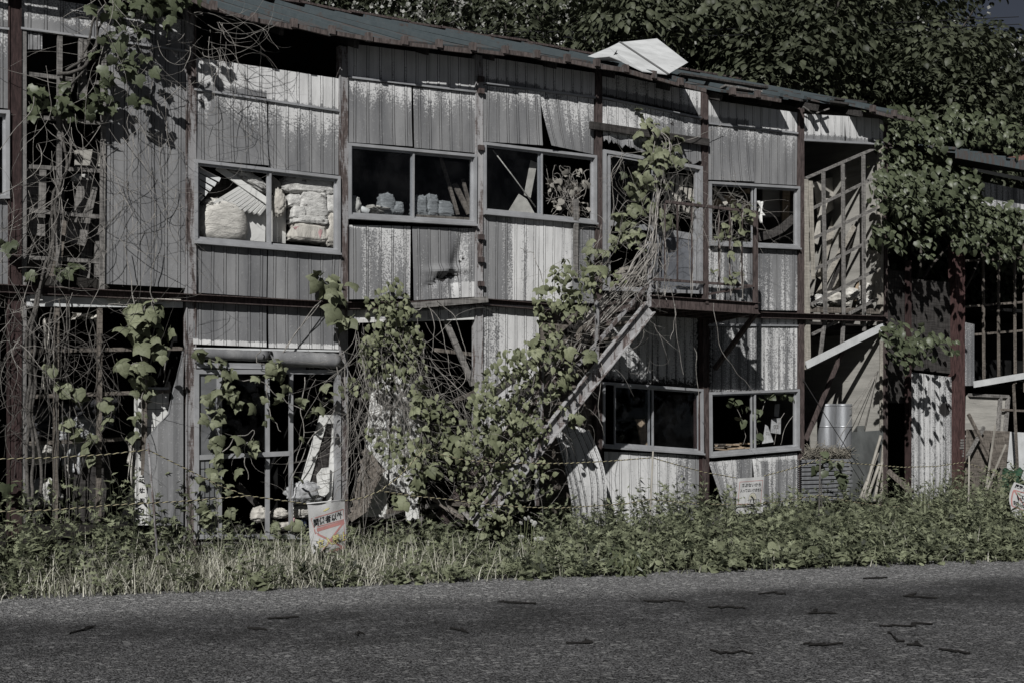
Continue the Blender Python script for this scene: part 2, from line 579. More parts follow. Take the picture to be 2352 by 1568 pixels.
sheet((947, 521), (1090, 525), (1090, 682), (951, 690), lambda u, v, c: 0.28 + 0.2 * c + 0.65 * (v > 0.78) * u,
      lambda u, v, c: 1.25 - abs(v - 0.715 + 0.20 * (u - 0.6) + jag(u, 5) * 0.9) * 22 - abs(u - 0.52) * 2.0 if v > 0.5 else 1.0 - abs(u - 0.83 + 0.3 * (v - 0.4) + jag(v, 6) * 0.6) * 18 - abs(v - 0.45) * 3,  # darkness of the tear and creases is painted along the dent
      bend=dent, rows=34, n0=-0.012, label='dented grey sheet with a torn black crease')
sheet((799, 713), (944, 708), (944, 728), (799, 735), w_pale(0.8), rows=4, n0=-0.01)
sheet((948, 708), (1090, 697), (1090, 728), (948, 736), lambda u, v, c: 0.9 - (v < 0.4) * 0.8, lambda u, v, c: 0.7 - v * 1.6, rows=5, n0=-0.02)
# --- bay 4
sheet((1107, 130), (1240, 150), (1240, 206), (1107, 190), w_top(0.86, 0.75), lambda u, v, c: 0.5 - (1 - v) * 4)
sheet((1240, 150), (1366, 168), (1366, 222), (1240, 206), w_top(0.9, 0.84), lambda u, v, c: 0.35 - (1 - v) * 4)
sheet((1109, 196), (1240, 211), (1242, 336), (1107, 325), w_fade(0.62, 1.0, 0.25), n0=-0.02, bend=lambda u, v: 0.05 * v * u)
sheet((1241, 211), (1364, 228), (1363, 355), (1247, 337), w_fade(0.62, 0.55, 0.3), n0=-0.006,
      bend=lambda u, v: (0.16 * max(0, v - 0.2) ** 1.5 * (1 - u), 0.07 * max(0, v - 0.15) * (1 - u), 0.0), rows=20, label='sheet curling away from the wall at its lower corner')
sheet((1107, 492), (1238, 504), (1236, 692), (1106, 686), lambda u, v, c: 0.35 + 0.3 * c + 0.5 * (u > 0.55), n0=-0.004)
sheet((1239, 505), (1365, 519), (1364, 697), (1238, 692), lambda u, v, c: 0.95 - 0.75 * (u > 0.6) + 0.15 * c, n0=-0.008)
sheet((1107, 704), (1238, 710), (1237, 1000), (1107, 985), lambda u, v, c: 0.92 - 0.12 * c - 0.3 * (u < 0.3), lambda u, v, c: 0.2 - abs(v - 0.45) * 9, n0=-0.004, rows=20)
# --- bay 5
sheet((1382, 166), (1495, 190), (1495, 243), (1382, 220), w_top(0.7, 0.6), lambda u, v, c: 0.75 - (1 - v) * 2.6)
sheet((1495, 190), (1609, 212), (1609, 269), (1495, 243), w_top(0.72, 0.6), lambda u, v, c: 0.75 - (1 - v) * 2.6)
rag = lambda u, v: 0.05 * v * v + 0.02 * math.sin(14 * u) * v ** 2
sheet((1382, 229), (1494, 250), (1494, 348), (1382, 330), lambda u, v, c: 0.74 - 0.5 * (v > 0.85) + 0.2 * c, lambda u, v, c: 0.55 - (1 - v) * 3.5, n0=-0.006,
      bend=lambda u, v: (0.05 * v * v + 0.02 * math.sin(14 * u) * v ** 2, 0, jag(u, 1) * v ** 8), rows=16)
sheet((1496, 251), (1609, 276), (1608, 378), (1496, 352), lambda u, v, c: 0.62 - 0.7 * v + 0.2 * c,
      lambda u, v, c: max(0.95 - math.hypot((u - 0.42) * 2.2, (v - 0.23) * 1.5) * 5.5, 0.45 - (1 - v) * 3, 0.48 - abs(v - 0.5) * 2), n0=-0.006,
      bend=lambda u, v: (0.03 * v * v, 0, jag(u, 2) * v ** 8), rows=16, label='stained sheet with a punched hole')
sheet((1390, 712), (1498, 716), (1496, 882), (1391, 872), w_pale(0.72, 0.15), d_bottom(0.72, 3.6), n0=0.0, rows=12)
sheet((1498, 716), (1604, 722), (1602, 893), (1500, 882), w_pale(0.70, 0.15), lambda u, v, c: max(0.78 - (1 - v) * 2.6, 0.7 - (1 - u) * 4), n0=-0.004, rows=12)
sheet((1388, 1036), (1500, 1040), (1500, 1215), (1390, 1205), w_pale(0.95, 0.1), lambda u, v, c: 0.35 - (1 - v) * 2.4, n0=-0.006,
      bend=lambda u, v: 0.03 * math.sin(3 * u) * v, rows=12)
sheet((1500, 1040), (1609, 1046), (1605, 1220), (1500, 1215), lambda u, v, c: 0.95 - 0.75 * u + 0.1 * c, lambda u, v, c: 0.62 - (1 - u) * 1.6 - (1 - v) * 1.2, n0=-0.010, rows=12)
# --- bay 6
sheet((1625, 229), (1720, 243), (1720, 292), (1625, 282), w_top(1.0, 0.6))
sheet((1720, 243), (1831, 259), (1831, 305), (1720, 292), w_top(1.0, 0.88))
sheet((1625, 288), (1723, 297), (1727, 419), (1625, 413), w_fade(0.5, 0.8, 0.25), n0=-0.012, bend=lambda u, v: 0.06 * u * v * v)
sheet((1724, 298), (1831, 309), (1830, 426), (1722, 420), w_fade(0.52, 0.9, 0.25), n0=-0.004)
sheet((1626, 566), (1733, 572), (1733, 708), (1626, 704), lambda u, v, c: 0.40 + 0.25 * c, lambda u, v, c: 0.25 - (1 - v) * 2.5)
sheet((1735, 572), (1831, 576), (1831, 714), (1735, 712), lambda u, v, c: 0.22 + 0.2 * c + 0.25 * v, n0=-0.006)
sheet((1625, 724), (1831, 730), (1831, 746), (1625, 744), w_pale(0.85), lambda u, v, c: 0.55 - 0.4 * v - u * 0.4, rows=4, n0=-0.012)
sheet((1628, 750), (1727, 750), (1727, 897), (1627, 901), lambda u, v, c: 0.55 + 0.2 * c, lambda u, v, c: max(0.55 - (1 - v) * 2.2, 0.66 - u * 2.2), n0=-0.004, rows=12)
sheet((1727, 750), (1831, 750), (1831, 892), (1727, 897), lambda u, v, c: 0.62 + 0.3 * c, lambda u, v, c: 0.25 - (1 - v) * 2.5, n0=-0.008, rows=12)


def torn(u, v):
    return (0.10 * (1 - u) ** 2 * v + 0.03 * math.sin(9 * u) * v * v, 0.0, jag(u, 3) * 1.4 * v ** 8)


sheet((1628, 1060), (1728, 1049), (1726, 1172), (1654, 1170), lambda u, v, c: 0.55 - 0.3 * v + 0.3 * c, lambda u, v, c: 0.45 - (1 - v) * 2.8 - u * 0.3, bend=torn, rows=16, n0=-0.02,
      label='buckled sheet with a ragged lower edge')
sheet((1728, 1049), (1831, 1039), (1830, 1170), (1728, 1166), lambda u, v, c: 0.42 + 0.25 * c + 0.4 * (v < 0.12), lambda u, v, c: 0.5 - (1 - v) * 2.5, bend=torn, rows=16, n0=-0.012)
# --- bay 7
sheet((1845, 262), (1940, 267), (1940, 326), (1845, 321), w_top(0.97, 0.7), rows=8)
sheet((1940, 267), (2029, 274), (2029, 331), (1942, 326), w_top(0.97, 0.75), rows=8, bend=lambda u, v: 0.05 * max(0, 0.3 - u) * v)

# rolled up sheets above the glazed doors
for (x0, y0, x1, y1, r, n0, lab) in ((446, 812, 614, 818, 0.062, -0.02, 'sheet curled back into a shallow roll'), (622, 822, 777, 829, 0.088, -0.09, 'sheet rolled into a tube with an open end')):
    A, B = P(x0, y0, n0), P(x1, y1, n0)
    mb = MB()
    wa = []
    K = 26
    for i in range(13):
        for k in range(K):
            th = math.radians(95 - k * 400 / K)
            rr = r * (1 - 0.10 * k / K) * (1 + 0.04 * math.sin(3 * i))
            p = A.lerp(B, i / 12)
            mb.v.append((p.x, p.y - rr * math.cos(th), p.z + rr * math.sin(th)))
            wa.append(0.12 + 0.1 * math.sin(i * 5))
    for i in range(12):
        for k in range(K - 1):
            a = i * K + k
            mb.f.append((a, a + 1, a + K + 1, a + K))
            mb.mi.append(0)
    mb.at = {'white': wa, 'dark': [-1] * len(wa)}
    o = obj('wall_panel', mb, MAT['sheet'], F, smooth=True)
    o['label'] = lab
    m = o.modifiers.new('thickness', 'SOLIDIFY')
    m.thickness = 0.004


# trims (aluminium joint rails between the sheets)
def trim(pts, h=0.022, dep=0.05, n=-0.012, mat='trim', name='trim_rail'):
    mb = MB()
    for (a, b) in zip(pts[:-1], pts[1:]):
        mb.bar(P(*a, n), P(*b, n), dep, h)
    return obj(name, mb, MAT[mat], F)


trim([(-330, 22), (20, 68)])
trim([(47, 66), (223, 89), (427, 119)])
trim([(445, 206), (778, 256)])
trim([(799, 178), (1091, 212)])
trim([(1108, 192), (1366, 225)])
trim([(1381, 225), (1609, 272)])
trim([(1624, 284), (1831, 307)])
trim([(1844, 322), (2029, 332)], h=0.03)
trim([(1108, 700), (1296, 710)], h=0.02)
trim([(1625, 747), (1831, 748)], h=0.02)
trim([(444, 800), (777, 806)], h=0.02, mat='whitepaint')
trim([(444, 838), (700, 842)], h=0.06, n=0.0)

# header boards
mb = MB()
A, B, C, D = P(57, 679, -0.02), P(420, 692, -0.02), P(420, 707, -0.02), P(57, 704, -0.02)
mb.prism([A, B, C, D], (0, 0.04, 0))
o = obj('header_board', mb, MAT['whitepaint'], F)
mb = MB()
mb.prism([P(799, 734, -0.02), P(1089, 727, -0.02), P(1089, 734, -0.02), P(799, 742, -0.02)], (0, 0.06, 0))
obj('header_board', mb, MAT['board'], F)
mb = MB()
mb.prism([P(70, 676, -0.05), P(98, 676, -0.05), P(98, 690, -0.05), P(70, 691, -0.05)], (0, 0.02, 0))
obj('name_plate', mb, MAT['board'], F)
mb = MB()
for i in range(9):
    x0 = 246 + i * 19
    mb.prism([P(x0, 682 + i * 0.6, -0.05), P(x0 + 18, 683 + i * 0.6, -0.05), P(x0 + 17, 692 + random.uniform(-3, 4), -0.07), P(x0 + 9, 696 + random.uniform(-4, 3), -0.06), P(x0 + 1, 692 + random.uniform(-3, 3), -0.06)], (0, 0.012, 0))
obj('torn_lining', mb, MAT['cardw'], F)


# posts
def post(k, top_y, mat, w=0.10, n0=-0.035):
    x = SX[k]
    zt = P(PX[k], top_y).z
    mb = MB()
    mb.box(x - w / 2, x - w / 2 + 0.012, n0, n0 + 0.10, 0.0, zt)
    mb.box(x + w / 2 - 0.012, x + w / 2, n0, n0 + 0.10, 0.0, zt)
    mb.box(x - w / 2 + 0.0125, x + w / 2 - 0.0125, n0 + 0.012, n0 + 0.022, 0.0, zt)
    return obj('post', mb, MAT[mat], F)


post(0, -60, 'rust_dark', 0.125)
post(1, 20, 'rust_paint', 0.11)
post(2, 108, 'rust_paint', 0.105)
post(3, 128, 'rust_pale', 0.10)
post(4, 160, 'rust', 0.095)
post(5, 212, 'rust', 0.095)
post(6, 250, 'rust', 0.095)
post(7, 278, 'rust', 0.06)
mb = MB()
for y in (182, 210, 340, 545, 597, 652):
    p = P(1103, y, -0.05)
    mb.box(p.x - 0.03, p.x + 0.045, p.y - 0.03, p.y + 0.012, p.z - 0.03, p.z + 0.03)
obj('bracket', mb, MAT['rust'], F)
# timber studs; the last is a dark strip painting a post's shade
for (x0, x1, yt, yb, m) in ((46, 60, 64, 1200, 'concrete'), (426, 434, 118, 668, 'rust_pale'), (1604, 1627, 722, 1225, 'rust_dark')):
    A, B = P(x0, yt, 0.0), P(x1, yb, 0.0)
    mb = MB()
    mb.box(A.x, B.x, -0.02, 0.10, max(0, B.z), A.z)
    obj('stud', mb, MAT[m], F)

# floor channel running across the front
bp = [(-330, 632), (0, 655), (437, 677), (787, 695), (940, 693), (1100, 685), (1294, 701)]
bp2 = [(1600, 712), (1740, 716), (2036, 725)]
for q in (bp, bp2):
    mb = MB()
    for (a, b) in zip(q[:-1], q[1:]):
        A, B = P(a[0], a[1] + 8, -0.05), P(b[0], b[1] + 8, -0.05)
        mb.bar(A + Vector((0, 0.03, 0)), B + Vector((0, 0.03, 0)), 0.012, 0.078)
        mb.bar(A + Vector((0, -0.01, 0.037)), B + Vector((0, -0.01, 0.037)), 0.085, 0.009)
        mb.bar(A + Vector((0, -0.01, -0.037)), B + Vector((0, -0.01, -0.037)), 0.085, 0.009)
    obj('floor_beam', mb, MAT['rust'], F)
mb = MB()
mb.bar(P(905, 706, -0.16), P(1120, 688, -0.16), 0.03, 0.07)
obj('loose_plank', mb, MAT['wood_grey'], F)
mb = MB()
mb.bar(P(1355, 288, -0.09), P(1628, 328, -0.09), 0.035, 0.095)
o = obj('nailed_plank', mb, MAT['wood_dark'], F)
mb = MB()
mb.bar(P(1323, 458, -0.07), P(1322, 640, -0.05), 0.03, 0.06, up=(1, 0, 0))
obj('loose_plank', mb, MAT['wood_grey'], F)


# windows
def frame_quad(mb, q, w, n0, n1):
    """rectangular frame of members w wide along the quad (tl,tr,br,bl as points at n=0)"""
    tl, tr, br, bl = [Vector(p) for p in q]
    y = (n0 + n1) / 2
    d = abs(n1 - n0)

    def s(p, dx, dz):
        return Vector((p.x + dx, y, p.z + dz))
    h = w / 2
    mb.bar(s(tl, 0, -h), s(tr, 0, -h), d, w)
    mb.bar(s(bl, 0, h), s(br, 0, h), d, w)
    mb.bar(s(tl, h, -w), s(bl, h, w), w, d, up=(0, 1, 0))
    mb.bar(s(tr, -h, -w), s(br, -h, w), w, d, up=(0, 1, 0))


def inset(q, a, b, w, z=None):
    tl, tr, br, bl = q
    T0, T1 = tl.lerp(tr, a), tl.lerp(tr, b)
    B0, B1 = bl.lerp(br, a), bl.lerp(br, b)
    d = Vector((0, 0, w))
    return [T0 - d, T1 - d, B1 + d, B0 + d]


def window(q, sashes, glass=(), fw=0.034, sw=0.023, label=None, name='window', sillw=0.0):
    Q = [P(*p) for p in q]
    mb = MB()
    frame_quad(mb, Q, fw, -0.055, 0.05)
    if sillw:
        mb.bar(Q[3] + Vector((0, -0.05, -0.012)), Q[2] + Vector((0, -0.05, -0.012)), 0.07, 0.024)
    w = obj(name, mb, MAT['alu'], F)
    if label:
        w['label'] = label
    L = (Q[1] - Q[0]).length
    e = fw / L
    for i, (a, b) in enumerate(sashes):
        a2, b2 = e + a * (1 - 2 * e), e + b * (1 - 2 * e)
        y0 = -0.03 if i % 2 == 0 else 0.0
        mb = MB()
        R = inset(Q, a2, b2, fw)
        frame_quad(mb, R, sw, y0, y0 + 0.024)
        obj('sash', mb, MAT['alu'], w)
        if i in glass:
            g = sw / ((b2 - a2) * L)
            R2 = inset(R, g, 1 - g, sw)
            mb = MB()
            mb.prism([Vector((p.x, y0 + 0.010, p.z)) for p in R2], (0, 0.004, 0))
            obj('pane', mb, MAT['glass'], w)
    return w


window([(-330, 240), (20, 256), (20, 458), (-330, 470)], [(0, 0.5), (0.5, 1)], (1,))
window([(444, 368), (778, 407), (778, 583), (444, 556)], [(0, 0.515), (0.49, 1)], (), sillw=1)
window([(797, 330), (1091, 357), (1090, 517), (797, 500)], [(0, 0.505), (0.485, 1)], (0, 1), sillw=1)
window([(1107, 328), (1366, 359), (1366, 514), (1107, 490)], [(0, 0.515), (0.485, 1)], (0,), sillw=1)
window([(1625, 418), (1832, 430), (1832, 571), (1625, 562)], [(0, 0.515), (0.48, 1)], (), sillw=1)
window([(1380, 876), (1610, 893), (1611, 1040), (1380, 1024)], [(0.10, 0.50), (0.46, 1)], (0, 1), sillw=1)
window([(1626, 900), (1831, 893), (1831, 1029), (1627, 1046)], [(0, 0.51), (0.47, 1)], (), sillw=1)

# upper doorway behind the stair landing
Q = [P(1382, 345), P(1609, 384), P(1609, 676), P(1382, 668)]
mb = MB()
frame_quad(mb, Q, 0.045, -0.05, 0.05)
dw = obj('doorway', mb, MAT['alu'], F)
mb = MB()
R = [P(1397, 352, -0.03), P(1503, 372, -0.03), P(1503, 668, -0.03), P(1397, 664, -0.03)]
frame_quad(mb, R, 0.035, -0.035, -0.008)
mb.bar(P(1397, 512, -0.02), P(1503, 526, -0.02), 0.026, 0.075)
d1 = obj('door', mb, MAT['alu'], F)
mb = MB()
mb.prism([P(1401, 358, -0.02), P(1500, 376, -0.02), P(1500, 518, -0.02), P(1401, 505, -0.02)], (0, 0.004, 0))
obj('pane', mb, MAT['glass'], d1)
mb = MB()
R = [P(1505, 372, 0.02), P(1600, 388, 0.02), P(1596, 674, 0.02), P(1505, 671, 0.02)]
frame_quad(mb, R, 0.04, 0.0, 0.03)
mb.bar(P(1505, 530, 0.015), P(1598, 546, 0.015), 0.026, 0.09)
d2 = obj('door', mb, MAT['alu'], F)
mb = MB()
mb.prism([P(1508, 534, 0.012), P(1595, 548, 0.012), P(1593, 672, 0.012), P(1508, 670, 0.012)], (0, 0.01, 0))
obj('kick_panel', mb, simple('blue_grey_door_panel', (0.16, 0.168, 0.185), 0.5, 0.2, 0.2, 2, bump=0.1), d2)

# glazed sliding doors of bay 2
mb = MB()
A = [P(444, 848), P(779, 849), P(779, 1236), P(444, 1236)]
frame_quad(mb, A, 0.048, -0.05, 0.05)
g0 = obj('doorway', mb, MAT['alu'], F)
g0['label'] = 'glazed sliding door frame below the rolled sheets'
mb = MB()
for (x0, x1, n) in ((499, 508, -0.03), (610, 618, 0.0), (664, 672, -0.03)):
    mb.bar(P((x0 + x1) / 2, 858, n), P((x0 + x1) / 2, 1230, n), (x1 - x0) / 175, 0.03, up=(0, 1, 0))
mb.bar(P(450, 1050, -0.03), P(668, 1040, -0.03), 0.03, 0.052)
obj('glazing_bars', mb, MAT['alu'], g0)
mb = MB()
mb.prism([P(451, 857, -0.02), P(499, 857, -0.02), P(499, 1044, -0.02), P(451, 1046, -0.02)], (0, 0.006, 0))
o = obj('pane', mb, MAT['frosted'], g0)
o['label'] = 'frosted grey pane'
mb = MB()
mb.prism([P(451, 1056, -0.02), P(499, 1054, -0.02), P(499, 1225, -0.02), P(451, 1225, -0.02)], (0, 0.006, 0))
o = obj('pane', mb, simple('wired_glass', (0.16, 0.165, 0.17), 0.35, 0, 0.3, 2, bump=0.03, spec=0.5), g0)
o['label'] = 'wired glass pane'
mb = MB()
for i in range(4):
    mb.bar(P(459 + 11 * i, 1056, -0.026), P(459 + 11 * i, 1222, -0.026), 0.004, 0.004, up=(0, 1, 0))
for i in range(7):
    mb.bar(P(452, 1076 + 22 * i, -0.026), P(498, 1074 + 22 * i, -0.026), 0.004, 0.004)
obj('wire_mesh', mb, MAT['ink'], g0)
for (x0, x1, y0, y1) in ((509, 609, 858, 1036), ):
    mb = MB()
    mb.prism([P(x0, y0, -0.005), P(x1, y0, -0.005), P(x1, y1, -0.005), P(x0, y1 + 3, -0.005)], (0, 0.004, 0))
    obj('pane', mb, MAT['glass'], g0)

# timber lattices (wall framing laid bare)
def lattice(name, hs, vs, mat, w=0.05, d=0.035, n=0.03):
    mb = MB()
    for (a, b) in hs:
        mb.bar(P(*a, n), P(*b, n), d, w * 0.8)
    for (a, b) in vs:
        mb.bar(P(*a, n - 0.04), P(*b, n - 0.04), w, d, up=(0, 1, 0))
    return obj(name, mb, MAT[mat], F)


lattice('wall_lattice', [((60, 170), (240, 193)), ((60, 268), (238, 284)), ((60, 383), (238, 394)), ((60, 484), (246, 500)), ((60, 592), (242, 602))],
        [((137, 84), (134, 668)), ((238, 95), (234, 668)), ((186, 90), (184, 230)), ((194, 92), (192, 230))], 'wood_grey')
lattice('wall_lattice', [((58, 806), (420, 800)), ((58, 911), (390, 898)), ((58, 1018), (330, 1005))],
        [((130, 708), (126, 1200)), ((229, 708), (226, 1200)), ((333, 817), (330, 1090))], 'wood_mid')
w7 = lattice('wall_lattice',
             [((1850, 410), (2014, 339)), ((1856, 484), (2000, 413)), ((1860, 552), (2018, 476)), ((1862, 624), (2018, 543)), ((1862, 700), (2022, 615)), ((1950, 721), (2022, 683)), ((1866, 768), (1940, 727))],
             [((1891, 396), (1896, 722)), ((1896, 722), (1884, 816)), ((1936, 377), (1938, 722)), ((1938, 722), (1934, 796)), ((1983, 356), (1985, 760))], 'wood_grey', 0.05, 0.035, 0.04)
w7['label'] = 'racked slanting timber lattice in the end bay'
mb = MB()
mb.bar(P(1849, 413, 0.0), P(1855, 848, 0.0), 0.085, 0.05, up=(0, 1, 0))
mb.bar(P(1862, 416, -0.035), P(1868, 642, -0.035), 0.075, 0.012, up=(0, 1, 0))
obj('leaning_stud', mb, MAT['wood_pale'], F)
mb = MB()
mb.bar(P(2022, 334, 0.0), P(2022, 700, 0.0), 0.075, 0.06, up=(0, 1, 0))
mb.bar(P(2026, 690, 0.03), P(2026, 1150, 0.03), 0.05, 0.05, up=(0, 1, 0))
obj('stud', mb, MAT['wood_pale'], F)
mb = MB()
mb.bar(P(1852, 838, -0.06), P(2031, 749, -0.06), 0.02, 0.105)
o = obj('loose_plank', mb, MAT['whitepaint'], F)
o['label'] = 'white board hanging at a slant'

# torn sheet at the right of the lower left opening
mb = MB()
out = [(420, 806), (409, 850), (400, 886), (391, 930), (386, 957), (366, 975), (336, 986), (331, 1040), (334, 1075), (326, 1100), (340, 1130), (344, 1205), (421, 1205)]
cx = 421
rows_ = 14
prev = None
wa = []
xs = lambda y: np.interp(y, [p[1] for p in out[:-1]], [p[0] for p in out[:-1]])
for j in range(rows_ + 1):
    y = 806 + j * (1205 - 806) / rows_
    for i in range(9):
        x = max(lerp(326, cx, i / 8), xs(y) + random.uniform(-2, 2))
        q = P(x, y, -0.03)
        mb.v.append((q.x, q.y - (0.008 if i in (3, 6) else 0), q.z))
        wa.append(0.12 + (0.3 if i in (4, 7) else 0) * random.random())
for j in range(rows_):
    for i in range(8):
        a = j * 9 + i
        mb.f.append((a, a + 9, a + 10, a + 1))
        mb.mi.append(0)
mb.at = {'white': wa, 'dark': [-1] * len(wa)}
o = obj('wall_panel', mb, MAT['sheet'], F)
o['label'] = 'grey sheet with a ragged torn left edge'
m = o.modifiers.new('thickness', 'SOLIDIFY')
m.thickness = 0.005

# roof
eave = [(-330, -150), (300, -48), (380, -18), (461, 12), (521, 40), (587, 53), (641, 60), (725, 72), (808, 91), (892, 101), (970, 107), (1053, 115), (1123, 120), (1201, 130), (1267, 139), (1338, 148), (1404, 160),
        (1467, 174), (1530, 188), (1589, 205), (1643, 214), (1767, 228), (1820, 234), (1972, 250), (2016, 261), (2088, 276)]
OV = -0.35
EV = [P(x, y, OV) for (x, y) in eave]
ex = np.array([p.x for p in EV])
ez = np.array([p.z for p in EV])
PITCH = math.radians(19.6)
RUN = 3.9
XE = EV[-1].x
NS = 420
xsr = np.linspace(ex[0], XE, NS)


def roofz(x, y):
    z0 = float(np.interp(x, ex, ez)) + 0.05
    r = y - OV
    sag = 1 - min(1, r / RUN)
    zm = float(np.interp(x, [ex[0], ex[-1]], [ez[3], ez[-1]]))
    return lerp(zm + 0.05, z0, sag) + r * math.tan(PITCH) + 0.012 * math.sin(5 * x) * (r > 0.3)


cuts = [(sx(1604, OV), sx(1652, OV), 0.12), (sx(1812, OV), sx(1838, OV), 0.0), (sx(1858, OV), sx(1898, OV), 0.02), (sx(1910, OV), sx(1985, OV), 0.0)]


def ov(x):
    for (a, b, y) in cuts:
        if a < x < b:
            return y
    return OV


mb = MB()
MY = 9
for x in xsr:
    for j in range(MY + 1):
        y = lerp(ov(x), OV + RUN, j / MY)
        mb.v.append((x, y, roofz(x, y)))
for i in range(NS - 1):
    for j in range(MY):
        a = i * (MY + 1) + j
        mb.f.append((a, a + MY + 1, a + MY + 2, a + 1))
        mb.mi.append(0)
# rear slope
o0 = len(mb.v)
for x in xsr:
    y = OV + RUN
    z = roofz(x, y)
    mb.v.append((x, y, z))
    mb.v.append((x, y + RUN, z - RUN * math.tan(PITCH)))
for i in range(NS - 1):
    a = o0 + 2 * i
    mb.f.append((a, a + 2, a + 3, a + 1))
    mb.mi.append(0)
rf = obj('roof', mb, MAT['roof'], F)
m = rf.modifiers.new('thickness', 'SOLIDIFY')
m.thickness = 0.03
m.offset = -1
# battens up the slope and a bent ridge cap
x = ex[0] + 0.2
while x < XE - 0.1:
    mb = MB()
    pts = [(x + 0.01 * math.sin(j), lerp(ov(x) - 0.03, OV + RUN, j / 6), 0) for j in range(7)]
    for a, b in zip(pts[:-1], pts[1:]):
        A = Vector((a[0], a[1], roofz(a[0], a[1]) + 0.03))
        B = Vector((b[0], b[1], roofz(b[0], b[1]) + 0.03))
        mb.bar(A, B, 0.055, 0.05)
    obj('roof_batten', mb, MAT['roof_batten'], rf)
    x += 0.455
mb = MB()
x = ex[0]
while x < XE - 0.2:
    l = random.uniform(0.5, 1.0)
    y = OV + RUN
    A, B = Vector((x, y, roofz(x, y) + random.uniform(0.02, 0.05))), Vector((x + l, y, roofz(min(x + l, XE), y) + random.uniform(0.02, 0.05)))
    mb.bar(A, B, 0.26, 0.03)
    x += l * 0.97
obj('ridge_cap', mb, MAT['rust'], rf)
# rusty eave flashing in short sagging lengths, with batten ends
MF = m_rust('rusty_flashing', 0.60, (0.085, 0.088, 0.088), (0.046, 0.038, 0.0355))
x = ex[0] + 0.2
while x < XE - 0.25:
    l = 0.455
    mb = MB()
    if ov(x + 0.2) > OV + 0.01:
        x += l
        continue
    d0, d1 = random.uniform(-0.02, 0.015), random.uniform(-0.03, 0.01)
    A = Vector((x + 0.03, OV - 0.02, float(np.interp(x, ex, ez)) + 0.012 + d0))
    B = Vector((x + l - 0.01, OV - 0.02, float(np.interp(x + l, ex, ez)) + 0.012 + d1))
    mb.bar(A, B, 0.03, random.uniform(0.04, 0.06))
    C = Vector((x, OV - 0.05, float(np.interp(x, ex, ez)) + 0.035))
    mb.box(C.x - 0.035, C.x + 0.035, C.y - 0.015, C.y + 0.05, C.z - 0.045, C.z + 0.05)
    obj('eave_flashing', mb, MF, rf)
    x += l
# rafters seen in the open gable end of bay 2 and loose boards at the right of the eave
mb = MB()
x = XL
while x < XR:
    mb.bar((x, OV + 0.1, roofz(x, OV + 0.1) - 0.11), (x, OV + RUN, roofz(x, OV + RUN) - 0.12), 0.05, 0.09)
    x += 0.91
obj('rafters', mb, MAT['wood_dark'], rf)
for (a, b, w, h) in (((1560, 172, 0.1), (1760, 204, 0.0), 0.10, 0.03), ((1660, 199, -0.25), (1745, 213, -0.3), 0.12, 0.025), ((1800, 222, -0.02), (1962, 243, -0.02), 0.10, 0.03), ((1690, 205, 0.2), (1985, 238, 0.2), 0.12, 0.03)):
    mb = MB()
    mb.bar(P(*a), P(*b), w, h, roll=random.uniform(-0.2, 0.2))
    obj('loose_plank', mb, MAT['wood_dark'] if h > 0.028 else MAT['wood_grey'], F)
mb = MB()
mb.bar(P(1845, 246, -0.10), P(1869, 262, -0.10), 0.02, 0.02)
mb.bar(P(1869, 262, -0.10), P(1904, 250, -0.10), 0.02, 0.02)
obj('roof_truss', mb, MAT['wood_grey'], F)

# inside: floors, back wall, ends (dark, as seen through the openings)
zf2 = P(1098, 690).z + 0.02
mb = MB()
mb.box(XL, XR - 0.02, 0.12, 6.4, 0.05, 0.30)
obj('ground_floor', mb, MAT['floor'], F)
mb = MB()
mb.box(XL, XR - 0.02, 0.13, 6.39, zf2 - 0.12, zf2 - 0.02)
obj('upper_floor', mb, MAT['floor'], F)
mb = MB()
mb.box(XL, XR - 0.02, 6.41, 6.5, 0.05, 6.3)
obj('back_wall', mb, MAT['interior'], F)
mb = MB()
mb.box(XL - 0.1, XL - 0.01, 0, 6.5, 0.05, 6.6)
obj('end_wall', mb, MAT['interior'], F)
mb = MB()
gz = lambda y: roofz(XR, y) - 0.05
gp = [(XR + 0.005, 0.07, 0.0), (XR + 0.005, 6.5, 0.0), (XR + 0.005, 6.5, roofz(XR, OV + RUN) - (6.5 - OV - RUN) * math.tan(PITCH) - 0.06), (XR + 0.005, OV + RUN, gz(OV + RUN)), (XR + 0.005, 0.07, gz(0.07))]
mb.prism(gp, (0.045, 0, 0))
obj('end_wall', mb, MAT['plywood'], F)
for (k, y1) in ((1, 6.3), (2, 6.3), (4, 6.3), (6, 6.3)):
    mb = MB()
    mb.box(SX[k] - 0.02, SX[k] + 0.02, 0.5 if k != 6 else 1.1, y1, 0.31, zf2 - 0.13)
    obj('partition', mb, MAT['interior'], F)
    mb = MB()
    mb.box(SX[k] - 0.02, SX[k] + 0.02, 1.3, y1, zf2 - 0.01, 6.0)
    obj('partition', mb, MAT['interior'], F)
# concrete footing
for (a, b) in ((0, 2), (4, 6), (6, 7)):
    mb = MB()
    mb.box(SX[a], SX[b] - 0.07, -0.01, 0.11, -0.05, 0.26)
    obj('footing', mb, MAT['concrete'], F)
# floor edges in the open bays
mb = MB()
mb.bar(P(1850, 711, 0.10), P(2024, 716, 0.10), 0.05, 0.08)
obj('floor_joist', mb, MAT['wood_mid'], F)
